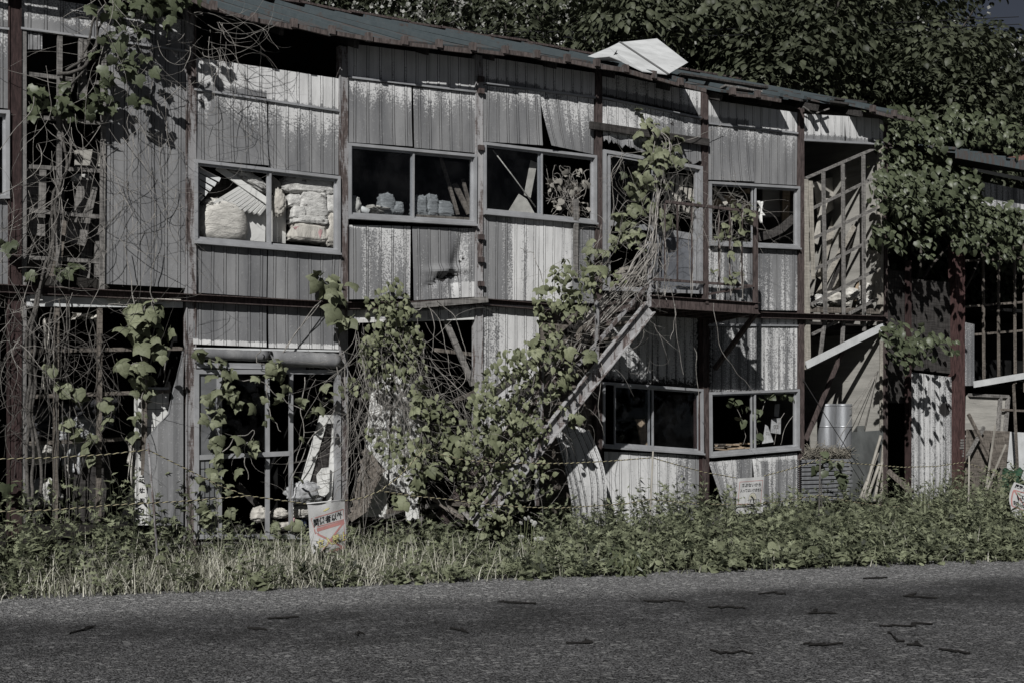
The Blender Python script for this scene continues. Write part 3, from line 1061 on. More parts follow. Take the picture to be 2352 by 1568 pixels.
# ------------------------------------------------------------------ ground
def m_asphalt(e0, ed):
    """e0: a point on the road edge, ed: unit direction along it"""
    b = N('worn_asphalt')
    v = b.coord()
    vor = b.n('TexVoronoi', ins={'Vector': v, 'Scale': 85.0, 'Randomness': 1.0})
    stone = b.n('SeparateColor', ins={0: vor.outputs['Color']}).outputs[0]
    vor2 = b.n('TexVoronoi', ins={'Vector': v, 'Scale': 32.0, 'Randomness': 1.0})
    st2 = b.n('SeparateColor', ins={0: vor2.outputs['Color']}).outputs[1]
    c = b.mix(b.step(stone, 0.1, 0.95), (0.035, 0.035, 0.036), (0.36, 0.358, 0.36))
    c = b.mix(b.step(stone, 0.93, 0.95), c, (0.40, 0.395, 0.385))
    c = b.mix(b.step(st2, 0.92, 0.94), c, (0.50, 0.495, 0.485))
    # travelled lane is darker than the dusty shoulder
    vr = b.n('VectorMath', operation='DOT_PRODUCT')
    tc = b.n('TexCoord')
    b.t.links.new(tc.outputs['Object'], vr.inputs[0])
    vr.inputs[1].default_value = (-ed.y, ed.x, 0)
    dist = b.math('ADD', vr.outputs['Value'], b.math('MULTIPLY', b.math('SUBTRACT', b.noise(v, 0.7, 5), 0.5), 0.9))
    lane = b.step(dist, -1.75, -0.75)
    lane = b.math('MAXIMUM', lane, b.math('MULTIPLY', b.step(dist, -2.6, -3.6), 0.22))
    pat = b.step(b.noise(v, 1.3, 6, 0.65), 0.36, 0.68)
    dk = b.mix(pat, (0.22, 0.22, 0.225), (0.46, 0.46, 0.47))
    tone = b.mix(lane, dk, (1.0, 1.0, 1.0))
    mm = b.n('Mix', data_type='RGBA', blend_type='MULTIPLY', ins={'Factor': 1.0})
    b.set(mm.inputs[6], c)
    b.set(mm.inputs[7], tone)
    h = b.math('ADD', b.math('MULTIPLY', vor.outputs['Distance'], -1.0), b.noise(v, 30, 4))
    return b.done(b.bsdf(mm.outputs[2], 0.85, 0, 0.25, b.bump(h, 0.9, 0.02)))


E0 = G(0, 1378)
E1 = G(2352, 1288)
ED = (E1 - E0).normalized()
EN = Vector((-ED.y, ED.x, 0))          # from the road towards the verge
mb = MB()
mb.box(-150, 150, -150, 150, -0.6, -0.02)
tag(obj('ground', mb, MAT['soil'], base=(0, 0, 0)), kind='structure')
mb = MB()
a, b_ = E0 - ED * 120 + EN * 0.35, E0 + ED * 120 + EN * 0.35
nseg = 400
for i in range(nseg + 1):
    p = a.lerp(b_, i / nseg)
    w = 0.10 * math.sin(i * 1.7) + 0.08 * math.sin(i * 0.61)
    mb.v.append(tuple(p + EN * w))
    mb.v.append(tuple(p - EN * 60))
for i in range(nseg):
    mb.f.append((2 * i + 1, 2 * i + 3, 2 * i + 2, 2 * i))
    mb.mi.append(0)
tag(obj('road', mb, m_asphalt(E0, ED), base=E0), kind='structure')
# ------------------------------------------------------------------ outside staircase
NO, NI = -1.0, -0.25
A0 = P(1491, 684, NO)
A1 = P(1741, 702, NO)
zl = (A0.z + A1.z) / 2
st = thing('staircase', 'rusty steel outside staircase with wooden handrail climbing to the upper doorway under vines', 'staircase', (A0.x, -0.6, 0))
mb = MB()
mb.box(A0.x, A1.x, NO + 0.05, -0.06, zl - 0.02, zl + 0.02)
for i in range(6):
    x = lerp(A0.x + 0.05, A1.x - 0.05, i / 5)
    mb.box(x - 0.025, x + 0.025, NO + 0.06, -0.07, zl - 0.12, zl - 0.021)
obj('landing', mb, MAT['rust'], st)
mb = MB()
for y in (NO, NO + 0.92):
    mb.bar((A0.x, y, zl - 0.045), (A1.x, y, zl - 0.045), 0.012, 0.14)
    mb.bar((A0.x, y - 0.02, zl + 0.027), (A1.x, y - 0.02, zl + 0.027), 0.05, 0.008)
    mb.bar((A0.x, y - 0.02, zl - 0.115), (A1.x, y - 0.02, zl - 0.115), 0.05, 0.008)
obj('landing_frame', mb, MAT['rust'], st)
mb = MB()
mb.bar(P(1739, 716, NO + 0.03), P(1642, 846, -0.04), 0.05, 0.06)
mb.bar(P(1739, 716, NO + 0.03), (A1.x, -0.06, zl - 0.15), 0.05, 0.05)
obj('brace', mb, MAT['rust'], st)
for (pa, pb, w, m) in (((1622, 480), (1622, 698), 0.045, 'rust'), ((1735, 487), (1735, 708), 0.05, 'rust'), ((1491, 556), (1491, 706), 0.04, 'rust_pale')):
    mb = MB()
    mb.bar(P(*pa, NO), P(*pb, NO), w, w, up=(0, 1, 0))
    obj('railing_post', mb, MAT[m], st)
mb = MB()
mb.bar(P(1530, 464, NO), P(1737, 488, NO), 0.035, 0.035)
mb.bar(P(1493, 641, NO), P(1737, 658, NO), 0.03, 0.03)
mb.bar(P(1628, 676, NO), P(1736, 656, NO), 0.025, 0.025)
for (x, y0, y1) in ((1527, 468, 645), (1556, 470, 648), (1589, 474, 650), (1651, 480, 654), (1676, 484, 656), (1704, 486, 657)):
    mb.bar(P(x, y0, NO), P(x, y1, NO), 0.016, 0.016, up=(0, 1, 0))
obj('railing', mb, MAT['rust'], st)
# flight
T, B = P(1489, 706, NO), P(1088, 1204, NO)
dv = (B - T)
nrm = Vector((dv.z, 0, -dv.x)).normalized()
if nrm.z < 0:
    nrm = -nrm
for y, m in ((NO, 'rust_pale'), (NI, 'rust')):
    mb = MB()
    o_ = Vector((0, y - NO, 0))
    up = nrm
    mb.bar(T + o_, B + o_, 0.010, 0.165, up=up)
    s = -1 if y == NO else 1
    for k in (-1, 1):
        mb.bar(T + o_ + nrm * 0.085 * k + Vector((0, 0.03 * s, 0)), B + o_ + nrm * 0.085 * k + Vector((0, 0.03 * s, 0)), 0.07, 0.012, up=up)
    obj('stringer', mb, MAT[m], st)
nst = 13
for i in range(1, nst):
    if i in (9, 10):
        continue
    c = T.lerp(B, i / nst)
    mb = MB()
    mb.box(c.x - 0.13, c.x + 0.10, NO + 0.012, NI - 0.012, c.z - 0.015, c.z + 0.015)
    obj('step', mb, MAT['wood_mid'], st)
mb = MB()
mb.bar(P(1488, 655, NO), P(1302, 866, NO), 0.04, 0.04)
obj('handrail', mb, MAT['rust_paint'], st)
mb = MB()
mb.bar(P(1392, 690, NI - 0.02), P(1118, 916, NI - 0.02), 0.04, 0.095)
obj('handrail', mb, MAT['wood_dark'], st)
mb = MB()
mb.bar(P(1290, 812, NI - 0.05), P(1162, 935, NI - 0.05), 0.03, 0.09)
obj('handrail', mb, MAT['wood_dark'], st)
for (x, y0, y1, n) in ((1371, 690, 846, NO), (1243, 810, 1010, NO), (1318, 742, 915, NI), (1180, 870, 1080, NI), (1233, 958, 1160, NO)):
    mb = MB()
    mb.bar(P(x, y0, n), P(x, y1, n), 0.04, 0.04, up=(0, 1, 0))
    obj('railing_post', mb, MAT['rust_paint'], st)

# ------------------------------------------------------------------ rope barrier along the verge
NR = -1.35


def rope(name, pts, label, n=NR):
    """twisted two colour rope through the surveyed points"""
    q = [P(x, y, n if len(r) == 0 else r[0]) for (x, y, *r) in pts]
    path = []
    for a, b in zip(q[:-1], q[1:]):
        L = (b - a).length
        k = max(2, int(L / 0.25))
        for i in range(k):
            path.append(a.lerp(b, i / k))
    path.append(q[-1])
    P3 = []
    acc = 0
    for a, b in zip(path[:-1], path[1:]):
        L = (b - a).length
        k = max(2, int(L / 0.014))
        t = (b - a).normalized()
        u = t.cross(Vector((0, 0, 1))).normalized()
        w = u.cross(t)
        for i in range(k):
            P3.append((a.lerp(b, i / k), u, w, acc + L * i / k))
        acc += L
    mb = MB()
    for s in (0, 1):
        pp = [p + (u * math.cos(d * 80 + s * math.pi) + w * math.sin(d * 80 + s * math.pi)) * 0.0034 for (p, u, w, d) in P3]
        mb.tube(pp, 0.0042, 4, mi=s)
    o = obj(name, mb, [MAT['ropeY'], MAT['ropeK']], smooth=True)
    return tag(o, label, 'rope', 'striped warning ropes')


rope('warning_rope', [(-40, 1054), (120, 1050), (240, 1043), (340, 1032), (420, 1072), (500, 1112), (566, 1137), (640, 1147), (706, 1156)],
     'upper yellow and black rope from the left edge over the rusty stake to the banner')
rope('warning_rope', [(-40, 1175), (120, 1170), (270, 1158), (420, 1150), (566, 1138)], 'lower yellow and black rope left of the glazed doors, meeting the upper rope')
rope('warning_rope', [(793, 1149), (835, 1142), (873, 1126), (915, 1095), (949, 1058), (977, 1029), (1010, 1042), (1052, 1053), (1130, 1061), (1220, 1063), (1300, 1063), (1400, 1058), (1498, 1050), (1560, 1068), (1620, 1084), (1695, 1097)],
     'upper yellow and black rope running under the stair vines to the danger sign')
rope('warning_rope', [(873, 1126), (950, 1138), (1034, 1146), (1112, 1157), (1200, 1163), (1277, 1166), (1380, 1160), (1440, 1155), (1494, 1146), (1560, 1152), (1640, 1157), (1716, 1158), (1790, 1151), (1851, 1141), (1881, 1136), (1960, 1152), (2056, 1163), (2140, 1157), (2214, 1144)],
     'lower yellow and black rope crossing the front of the danger sign')
rope('warning_rope', [(1755, 1092), (1800, 1080), (1851, 1065), (1883, 1053), (1960, 1063), (2074, 1072), (2150, 1070), (2217, 1060), (2280, 1084), (2324, 1098)],
     'yellow and black rope from the danger sign to the torn notice at the right edge')
for (xa, ya, xb, yb, r, m, lab) in (
        (340, 1017, 357, 1225, 0.011, 'rust_paint', 'thin rusty stake in front of the torn grey sheet'),
        (1500, 1035, 1489, 1250, 0.012, 'bamboo', 'thin pale stake leaning in front of the lower windows'),
        (1884, 1050, 1880, 1205, 0.012, 'stem_dark', 'dark stake by the stack of corrugated sheets'),
        (2226, 1046, 2224, 1165, 0.013, 'bamboo', 'pale stake beside the crossed timbers at the right')):
    mb = MB()
    a = P(xa, ya, NR - 0.01)
    b_ = P(xb, yb, NR + 0.02)
    b_ = a + (b_ - a) * ((a.z + 0.02) / max(0.2, a.z - b_.z))
    mb.tube([b_, b_.lerp(a, 0.5) + Vector((0.004, 0, 0)), a], [r * 1.1, r, r * 0.9], 7)
    single('stake', mb, MAT[m], lab, 'stake', 'stakes holding the rope', smooth=True)


# ------------------------------------------------------------------ notices
def text_mesh(s, bold=0.0):
    cu = bpy.data.curves.new('lettering', 'FONT')
    cu.body = s
    cu.align_x = 'CENTER'
    cu.align_y = 'CENTER'
    cu.offset = bold
    cu.resolution_u = 3
    o = bpy.data.objects.new('lettering', cu)
    COL.objects.link(o)
    bpy.context.view_layer.update()
    me = o.evaluated_get(bpy.context.evaluated_depsgraph_get()).to_mesh()
    v = np.array([tuple(x.co) for x in me.vertices])
    f = [tuple(p.vertices) for p in me.polygons]
    bpy.data.objects.remove(o)
    bpy.data.curves.remove(cu)
    lo_, hi = v.min(0), v.max(0)
    v[:, 0] = (v[:, 0] - lo_[0]) / (hi[0] - lo_[0])
    v[:, 1] = (v[:, 1] - lo_[1]) / (hi[1] - lo_[1])
    return v, f


class Sheet:
    """a hung notice: bilinear patch with a bulge; (u,v) 0..1 from top left"""
    def __init__(self, tl, tr, br, bl, bulge):
        self.q = [Vector(p) for p in (tl, tr, br, bl)]
        self.b = bulge

    def at(self, u, v, lift=0.0):
        tl, tr, br, bl = self.q
        p = tl.lerp(tr, u).lerp(bl.lerp(br, u), v)
        return Vector((p.x, p.y - self.b(u, v) - lift, p.z))

    def mesh(self, nu=14, nv=16):
        mb = MB()
        for side in (0, 1):
            o = len(mb.v)
            for j in range(nv + 1):
                for i in range(nu + 1):
                    mb.v.append(tuple(self.at(i / nu, j / nv, -0.0015 * side)))
            for j in range(nv):
                for i in range(nu):
                    a = o + j * (nu + 1) + i
                    mb.f.append((a, a + nu + 1, a + nu + 2, a + 1))
                    mb.mi.append(0)
        return mb

    def text(self, s, u0, u1, v0, v1, lift, bold=0.0, rot=False):
        v, f = text_mesh(s, bold)
        mb = MB()
        if rot:
            mb.add([self.at(lerp(u0, u1, 1 - a[1]) , lerp(v1, v0, a[0]), lift) for a in v], f)
        else:
            mb.add([self.at(lerp(u0, u1, a[0]), lerp(v1, v0, a[1]), lift) for a in v], f)
        return mb

    def stroke(self, mb, pts, w, lift, asp=1.0):
        """flat ribbon through (u,v) points; w as share of width"""
        n = len(pts)
        vs = []
        for i in range(n):
            a, b = pts[max(0, i - 1)], pts[min(n - 1, i + 1)]
            dx, dy = b[0] - a[0], (b[1] - a[1]) * asp
            L = math.hypot(dx, dy) or 1
            nx, ny = -dy / L * w / 2, dx / L * w / 2 / asp
            vs += [self.at(pts[i][0] + nx, pts[i][1] + ny, lift), self.at(pts[i][0] - nx, pts[i][1] - ny, lift)]
        mb.add(vs, [(2 * i, 2 * i + 1, 2 * i + 3, 2 * i + 2) for i in range(n - 1)])

    def poly(self, mb, pts, lift):
        mb.add([self.at(u, v, lift) for (u, v) in pts], [tuple(range(len(pts)))])


def dense(a, b, k=8):
    return [(lerp(a[0], b[0], i / k), lerp(a[1], b[1], i / k)) for i in range(k + 1)]


# banner one
tl, tr, br, bl = P(705, 1158, NR), P(793, 1149, NR), P(794, 1258, NR + 0.1), P(722, 1272, NR + 0.06)
S = Sheet(tl, tr, br, bl, lambda u, v: 0.012 * math.sin(math.pi * u) * (0.3 + v) + 0.008 * math.sin(7 * v + 3 * u) + 0.012 * math.sin(9 * u + 2) * (1 - v) ** 3 - 0.10 * max(0, 0.12 - u) * v * 6)
bn = thing('banner', 'white vinyl banner with red bars and yellow characters hanging by the glazed doors', 'banner', ((tl.x + tr.x) / 2, NR, bl.z))
obj('sheet', S.mesh(), MAT['banner'], bn, smooth=True)
mb = MB()
mb.tube([S.at(0, 0.0, 0.004) + Vector((-0.01, 0, 0.012)), S.at(0.5, 0.0, 0.006) + Vector((0, 0, 0.012)), S.at(1, 0, 0.004) + Vector((0.01, 0, 0.012))], 0.007, 8)
obj('top_sleeve', mb, MAT['banner'], bn, smooth=True)
mb = MB()
for (a, b, w) in (((0.05, 0.29), (0.96, 0.17), 0.022), ((0.10, 0.47), (0.97, 0.385), 0.022), ((0.96, 0.17), (0.97, 0.385), 0.015), ((0.05, 0.29), (0.10, 0.47), 0.012),
                  ((0.10, 0.535), (0.97, 0.435), 0.085), ((0.12, 0.58), (0.95, 0.99), 0.05), ((0.96, 0.44), (0.22, 0.98), 0.05), ((0.95, 0.48), (0.96, 0.98), 0.015), ((0.45, 0.99), (0.97, 0.97), 0.06)):
    S.stroke(mb, dense(a, b), w, 0.002, 1.2)
obj('red_marking', mb, MAT['pinkink'], bn)


class Skew(Sheet):
    def __init__(self, S, f):
        self.S, self.f = S, f

    def at(self, u, v, lift=0.0):
        a = self.f(u, v)
        return self.S.at(a[0], a[1], lift)


K1 = Skew(S, lambda u, v: (0.10 + 0.82 * u, 0.30 - 0.10 * u + 0.155 * v))
o = obj('lettering', K1.text('関係者以外', 0, 1, 0, 1, 0.004, 0.014), MAT['ink'], bn)
K2 = Skew(S, lambda u, v: (0.10 + 0.92 * u, 0.715 - 0.09 * u + 0.20 * v))
obj('lettering_outline', K2.text('立入禁止', 0, 1, -0.02, 1.02, 0.004, 0.045), MAT['greyink'], bn)
obj('lettering', K2.text('立入禁止', 0.012, 0.988, 0.02, 0.98, 0.006, 0.016), MAT['yellowink'], bn)
mb = MB()
S.poly(mb, [(0.38, 0.165), (0.46, 0.115), (0.56, 0.10), (0.53, 0.13), (0.44, 0.165)], 0.003)
obj('stain', mb, MAT['yellowink'], bn)

# sign two
tl, tr, br, bl = P(1694, 1098, NR), P(1755, 1093, NR), P(1752, 1177, NR + 0.05), P(1691, 1179, NR + 0.05)
S = Sheet(tl, tr, br, bl, lambda u, v: 0.012 * math.sin(math.pi * u) + 0.006 * math.sin(8 * u + 6 * v) * (1 - v))
bn = thing('warning_sign', 'white danger notice with a helmeted figure hanging from the rope below the right windows', 'sign', ((tl.x + tr.x) / 2, NR, bl.z))
obj('sheet', S.mesh(), MAT['banner'], bn, smooth=True)
mb = MB()
for (a, b) in (((0.07, 0.10), (0.94, 0.10)), ((0.94, 0.10), (0.90, 0.72)), ((0.05, 0.725), (0.44, 0.725)), ((0.07, 0.10), (0.05, 0.725))):
    S.stroke(mb, dense(a, b), 0.016, 0.002, 1.3)
obj('red_border', mb, MAT['pinkink'], bn)
obj('lettering', S.text('あぶないから', 0.15, 0.86, 0.155, 0.255, 0.003, 0.022), MAT['ink'], bn)
obj('lettering', S.text('入ってはいけません', 0.10, 0.90, 0.30, 0.40, 0.003, 0.02), MAT['ink'], bn)


def arc(cx_, cy_, rx, ry, a0, a1, k=16):
    return [(cx_ + rx * math.cos(math.radians(lerp(a0, a1, i / k))), cy_ - ry * math.sin(math.radians(lerp(a0, a1, i / k)))) for i in range(k + 1)]


mb = MB()
S.poly(mb, arc(0.56, 0.615, 0.15, 0.19, 0, 180, 18), 0.002)
obj('helmet_fill', mb, MAT['paleink'], bn)
mb = MB()
W_ = 0.011
S.stroke(mb, arc(0.56, 0.615, 0.15, 0.19, -4, 184, 20), W_, 0.004, 1.3)
S.stroke(mb, [(0.385, 0.635), (0.43, 0.612), (0.56, 0.60), (0.69, 0.612), (0.73, 0.63)], W_, 0.004, 1.3)
for x in (0.50, 0.56, 0.62):
    S.stroke(mb, [(x, 0.60), (x + 0.015, 0.52), (x + 0.03, 0.45)], 0.007, 0.004, 1.3)
S.stroke(mb, [(0.42, 0.625), (0.425, 0.70), (0.46, 0.77), (0.53, 0.79), (0.60, 0.775), (0.65, 0.71), (0.66, 0.625)], W_, 0.004, 1.3)
S.stroke(mb, [(0.45, 0.628), (0.49, 0.622), (0.52, 0.63)], 0.014, 0.004, 1.3)
S.stroke(mb, [(0.56, 0.63), (0.60, 0.622), (0.63, 0.63)], 0.014, 0.004, 1.3)
S.stroke(mb, [(0.44, 0.74), (0.30, 0.755), (0.20, 0.76), (0.10, 0.765), (0.08, 0.79), (0.10, 0.81), (0.20, 0.815), (0.30, 0.835), (0.40, 0.845)], W_, 0.004, 1.3)
S.stroke(mb, [(0.64, 0.77), (0.66, 0.87), (0.74, 0.92), (0.82, 0.91), (0.88, 0.85), (0.90, 0.74)], W_, 0.004, 1.3)
for (x, t0) in ((0.70, 0.62), (0.755, 0.60), (0.81, 0.615), (0.865, 0.64)):
    S.stroke(mb, [(x - 0.022, 0.74), (x - 0.02, t0 + 0.015), (x, t0), (x + 0.02, t0 + 0.015), (x + 0.022, 0.74)], 0.009, 0.004, 1.3)
S.stroke(mb, arc(0.44, 0.885, 0.035, 0.035, 0, 360, 12), 0.008, 0.004, 1.3)
S.stroke(mb, arc(0.61, 0.885, 0.035, 0.035, 0, 360, 12), 0.008, 0.004, 1.3)
obj('figure_drawing', mb, MAT['greyink'], bn)
mb = MB()
for x in (0.485, 0.595):
    S.poly(mb, arc(x, 0.665, 0.018, 0.024, 0, 360, 10)[:-1], 0.004)
obj('eyes', mb, MAT['ink'], bn)

# sign three, cut by the right edge
n3 = -2.6
tl, tr, br, bl = P(2330, 1106, n3), P(2420, 1140, n3), P(2420, 1215, n3), P(2332, 1192, n3)
S = Sheet(tl, tr, br, bl, lambda u, v: 0.02 * math.sin(3 * u))
S0 = S
S = Skew(S0, lambda u, v: (u - 0.13 * math.sin(math.pi * min(1, v)) * (1 - u), v))
bn = thing('warning_sign', 'white keep out notice with red triangles, bent at the right edge of the verge', 'sign', (tl.x, n3, bl.z))
obj('sheet', S.mesh(), MAT['banner'], bn, smooth=True)
mb = MB()
for (a, b) in (((0.06, 0.22), (0.95, 0.16)), ((0.04, 0.66), (0.30, 0.70)), ((0.06, 0.22), (0.04, 0.66)), ((0.08, 0.24), (0.50, 0.80))):
    S.stroke(mb, dense(a, b), 0.028, 0.002, 0.9)
obj('red_marking', mb, MAT['pinkink'], bn)
obj('lettering', S.text('関係者以外', 0.05, 0.95, 0.03, 0.15, 0.003, 0.02), MAT['ink'], bn)
obj('lettering', S.text('立入', 0.20, 0.62, 0.27, 0.40, 0.003, 0.01), MAT['ink'], bn)
obj('lettering', S.text('禁止', 0.07, 0.33, 0.50, 0.62, 0.003, 0.01), MAT['ink'], bn)
mb = MB()
S.poly(mb, arc(0.38, 0.86, 0.16, 0.12, 0, 180, 14), 0.003)
obj('helmet_fill', mb, MAT['yellowink'], bn)

# calendar board with upright lettering behind the torn sheet
S = Sheet(P(309, 888, 0.05), P(388, 889, 0.05), P(382, 1205, 0.02), P(311, 1205, 0.02), lambda u, v: 0.0)
bn = thing('notice_board', 'white gridded office board with upright characters behind the torn sheet', 'board', (P(345, 1205, 0.03).x, 0.03, P(345, 1205, 0.03).z))
mb = MB()
mb.prism(S.q, (0, 0.02, 0))
obj('board', mb, MAT['board'], bn)
mb = MB()
for v in (0.02, 0.04, 0.16, 0.29, 0.55, 0.68, 0.80):
    S.stroke(mb, dense((0.30 if v > 0.04 else 0.02, v), (0.99, v), 2), 0.02, 0.003, 4)
for u in (0.04, 0.08, 0.36, 0.62, 0.82):
    S.stroke(mb, dense((u, 0.02), (u, 0.98), 2), 0.014, 0.003, 4)
obj('grid_lines', mb, MAT['greyink'], bn)
for i, ch in enumerate('未定予引件物'):
    v0 = 0.415 + i * 0.078
    obj('lettering', S.text(ch, 0.12, 0.29, v0, v0 + 0.042, 0.004, 0.02, rot=True), MAT['ink'], bn)
# ------------------------------------------------------------------ things inside and leaning about
def plank(A, B, w, t, mat, label, group=None, name='plank', cat='plank', up=None):
    mb = MB()
    mb.bar(A, B, t, w, up=up or (0, 0, 1))
    return single(name, mb, MAT[mat], label, cat, group)


def upr(xa, ya, xb, yb, n, w, t=0.02, nb=None):
    """upright board from survey points"""
    return P(xa, ya, n if nb is None else nb), P(xb, yb, n), w, t


def lump(name, x, y, rx, ry, n, mat, label, cat, seed, depth=None, amp=0.22, group=None, freq=2.2, seg=22, rings=14):
    c = P(x, y, n)
    k = 1 / 190
    mb = MB()
    mb.blob(c, (rx * k * 1.15, depth or rx * k * 0.8, ry * k), amp=amp, seed=seed, seg=seg, rings=rings, freq=freq)
    return single(name, mb, MAT[mat], label, cat, group, smooth=True)


def bale(name, x, y, rx, ry, n, mat, label, cat, seed, depth=0.13, box=0.45, crease=0.10, group=None, tilt=0.0, layers=0):
    """box shaped, creased, slumped soft block"""
    c = P(x, y, n)
    k = 1 / 172
    r = np.random.default_rng(seed)
    NU, NV = 46, 30
    K = r.normal(0, 1, (14, 3)) * np.array([3.2, 3.2, 5.5])[None] * np.linspace(0.6, 2.6, 14)[:, None]
    ph = r.uniform(0, 6.28, 14)
    am = np.linspace(1, 0.35, 14)
    mb = MB()
    sg = lambda q, e: math.copysign(abs(q) ** e, q)
    for i in range(NV + 1):
        th = -math.pi / 2 + math.pi * i / NV
        for j in range(NU):
            q = 2 * math.pi * j / NU
            d = np.array([sg(math.cos(th), box) * sg(math.cos(q), box), sg(math.cos(th), box) * sg(math.sin(q), box), sg(math.sin(th), box)])
            w = float(np.sum(am * (1 - np.abs(np.sin(K @ d + ph)) * 1.6))) / 6
            if layers:
                w += 0.35 * (abs(math.sin(d[2] * layers * 1.57 + 0.5 * math.sin(d[0] * 3 + seed))) - 0.6)
            s = 1 + crease * w
            px_, pz_ = d[0] * rx * k * s * (1 - 0.12 * d[2]), d[2] * ry * k * s
            mb.v.append((c.x + px_ * math.cos(tilt) - pz_ * math.sin(tilt), c.y + d[1] * depth * s, c.z + px_ * math.sin(tilt) + pz_ * math.cos(tilt)))
    for i in range(NV):
        for j in range(NU):
            j2 = (j + 1) % NU
            mb.f.append((i * NU + j, i * NU + j2, (i + 1) * NU + j2, (i + 1) * NU + j))
            mb.mi.append(0)
    return single(name, mb, MAT[mat], label, cat, group, smooth=True)


GB = 'weathered boards in the vine covered opening'
R = random.Random(3)
for i in range(15):
    x = 70 + 168 * (i / 15) + R.uniform(-4, 4)
    y0 = R.choice([345, 372, 420, 470, 505])
    yb = 665
    n = 0.22 + R.uniform(0, 0.5)
    tilt = R.uniform(-6, 26)
    A, B = P(x + tilt, y0, n + 0.05), P(x, yb, n)
    plank(A, B, R.uniform(0.07, 0.17), 0.02, R.choice(['wood_mid', 'wood_grey', 'wood_mid', 'wood_dark']), 'weathered board standing among others in the vine covered upper opening', GB, up=(1, 0, 0))
plank(P(76, 388, 0.15), P(72, 540, 0.12), 0.26, 0.02, 'wood_grey', 'wide pale board behind the thick vine stems in the upper left opening', up=(1, 0, 0))
plank(P(205, 412, 0.16), P(172, 560, 0.14), 0.2, 0.02, 'wood_grey', 'broad slanting board in the right half of the upper left opening', up=(1, 0, 0))
mb = MB()
mb.prism([P(172, 346, 0.5), P(240, 342, 0.5), P(240, 388, 0.45), P(172, 385, 0.45)], (0, 0.02, 0))
single('panel_offcut', mb, MAT['plywood'], 'grey panel above the boards in the upper left opening', 'panel')
bale('insulation_batt', 190, 412, 20, 9, 0.3, 'insul', 'scrap of pale insulation wedged in the upper left opening', 'insulation', 4, 0.08, 0.8, 0.3)
# lower left opening
for i in range(4):
    y = 938 + i * 17
    mb = MB()
    A, B = P(52, y + 8, 0.42 + 0.03 * i), P(270 - 4 * i, y - 16, 0.45 + 0.03 * i)
    K = 10
    mb.tube([A.lerp(B, k / K) + Vector((0, 0, 0.012 * math.sin(k * 0.9 + i))) for k in range(K + 1)], 0.045, 10)
    single('dark_roll', mb, simple('dark_roll_%d' % i, (0.045, 0.046, 0.05), 0.6, 0, 0.3, 5) if i == 0 else bpy.data.materials['dark_roll_0'],
           ['topmost', 'second', 'third', 'lowest'][i] + ' of four long dark rolls lying across the lower left opening', 'roll', 'dark rolls in the lower left opening', smooth=True)


def rag(name, pts_top, length, n, mat, label, cat, seed, strips=7, jag=0.3, swirl=0.03):
    """hanging torn cloth: ragged strips of one sheet"""
    r = random.Random(seed)
    A, B = pts_top
    mb = MB()
    nu, nv = strips * 3, 12
    Ls = [length * (1 - jag * r.random()) for _ in range(strips)]
    for i in range(nu + 1):
        L = Ls[min(strips - 1, i // 3)]
        for j in range(nv + 1):
            u, v = i / nu, j / nv
            p = A.lerp(B, u)
            mb.v.append((p.x + 0.02 * math.sin(4 * v + u * 3), p.y + n * v + swirl * math.sin(u * 12 + v * 3 + seed), p.z - L * v))
    for i in range(nu):
        if i % 3 == 2 and r.random() < 0.75:
            lo_ = 6
        else:
            lo_ = nv
        for j in range(min(nv, lo_)):
            a = i * (nv + 1) + j
            mb.f.append((a, a + nv + 1, a + nv + 2, a + 1))
            mb.mi.append(0)
    o = single(name, mb, MAT[mat], label, cat, smooth=True)
    m = o.modifiers.new('thickness', 'SOLIDIFY')
    m.thickness = 0.003
    return o


rag('torn_cloth', (P(98, 732, 0.12), P(118, 735, 0.12)), 0.85, 0.05, 'cloth', 'long torn pale cloth hanging at the left of the lower left opening', 'cloth', 3, 4)
rag('torn_cloth', (P(163, 718, 0.35), P(226, 722, 0.35)), 0.13, 0.0, 'cloth', 'short ragged cloth fringe high in the lower left opening', 'cloth', 5, 8, 0.6)
rag('torn_cloth', (P(293, 1000, 0.02), P(312, 1000, 0.02)), 0.55, 0.0, 'cloth', 'ragged pale cloth hanging beside the white office board', 'cloth', 8, 4, 0.5)
rag('torn_cloth', (P(133, 1018, 0.1), P(205, 1008, 0.1)), 0.35, 0.05, 'plastic', 'grey sheet of cloth slung over the lattice near the bottom left', 'cloth', 12, 6, 0.5, 0.05)
bale('crumpled_sheet', 180, 985, 42, 22, 0.25, 'plastic', 'crumpled blue grey sheet below the dark rolls', 'sheet', 9, 0.10, 0.9, 0.35)
for i, (x, y, a, b) in enumerate(((85, 1040, 36, 22), (100, 1130, 38, 30), (170, 1060, 22, 40))):
    bale('rubble_sack', x, y, a * 0.8, b * 0.8, 0.3, ['sack', 'insul', 'sack'][i], ['whitish lumpy sack behind the vines at the bottom left', 'torn pale bag low at the bottom left behind the vine stems', 'narrow whitish bag beside the dark panel at bottom left'][i], 'sack', 20 + i, 0.12, 0.8, 0.35)
mb = MB()
mb.prism([P(172, 1045, 0.2), P(254, 1040, 0.2), P(252, 1200, 0.12), P(165, 1200, 0.12)], (0, 0.03, 0))
single('panel_offcut', mb, MAT['wood_dark'], 'dark panel standing in the lower left opening', 'panel')

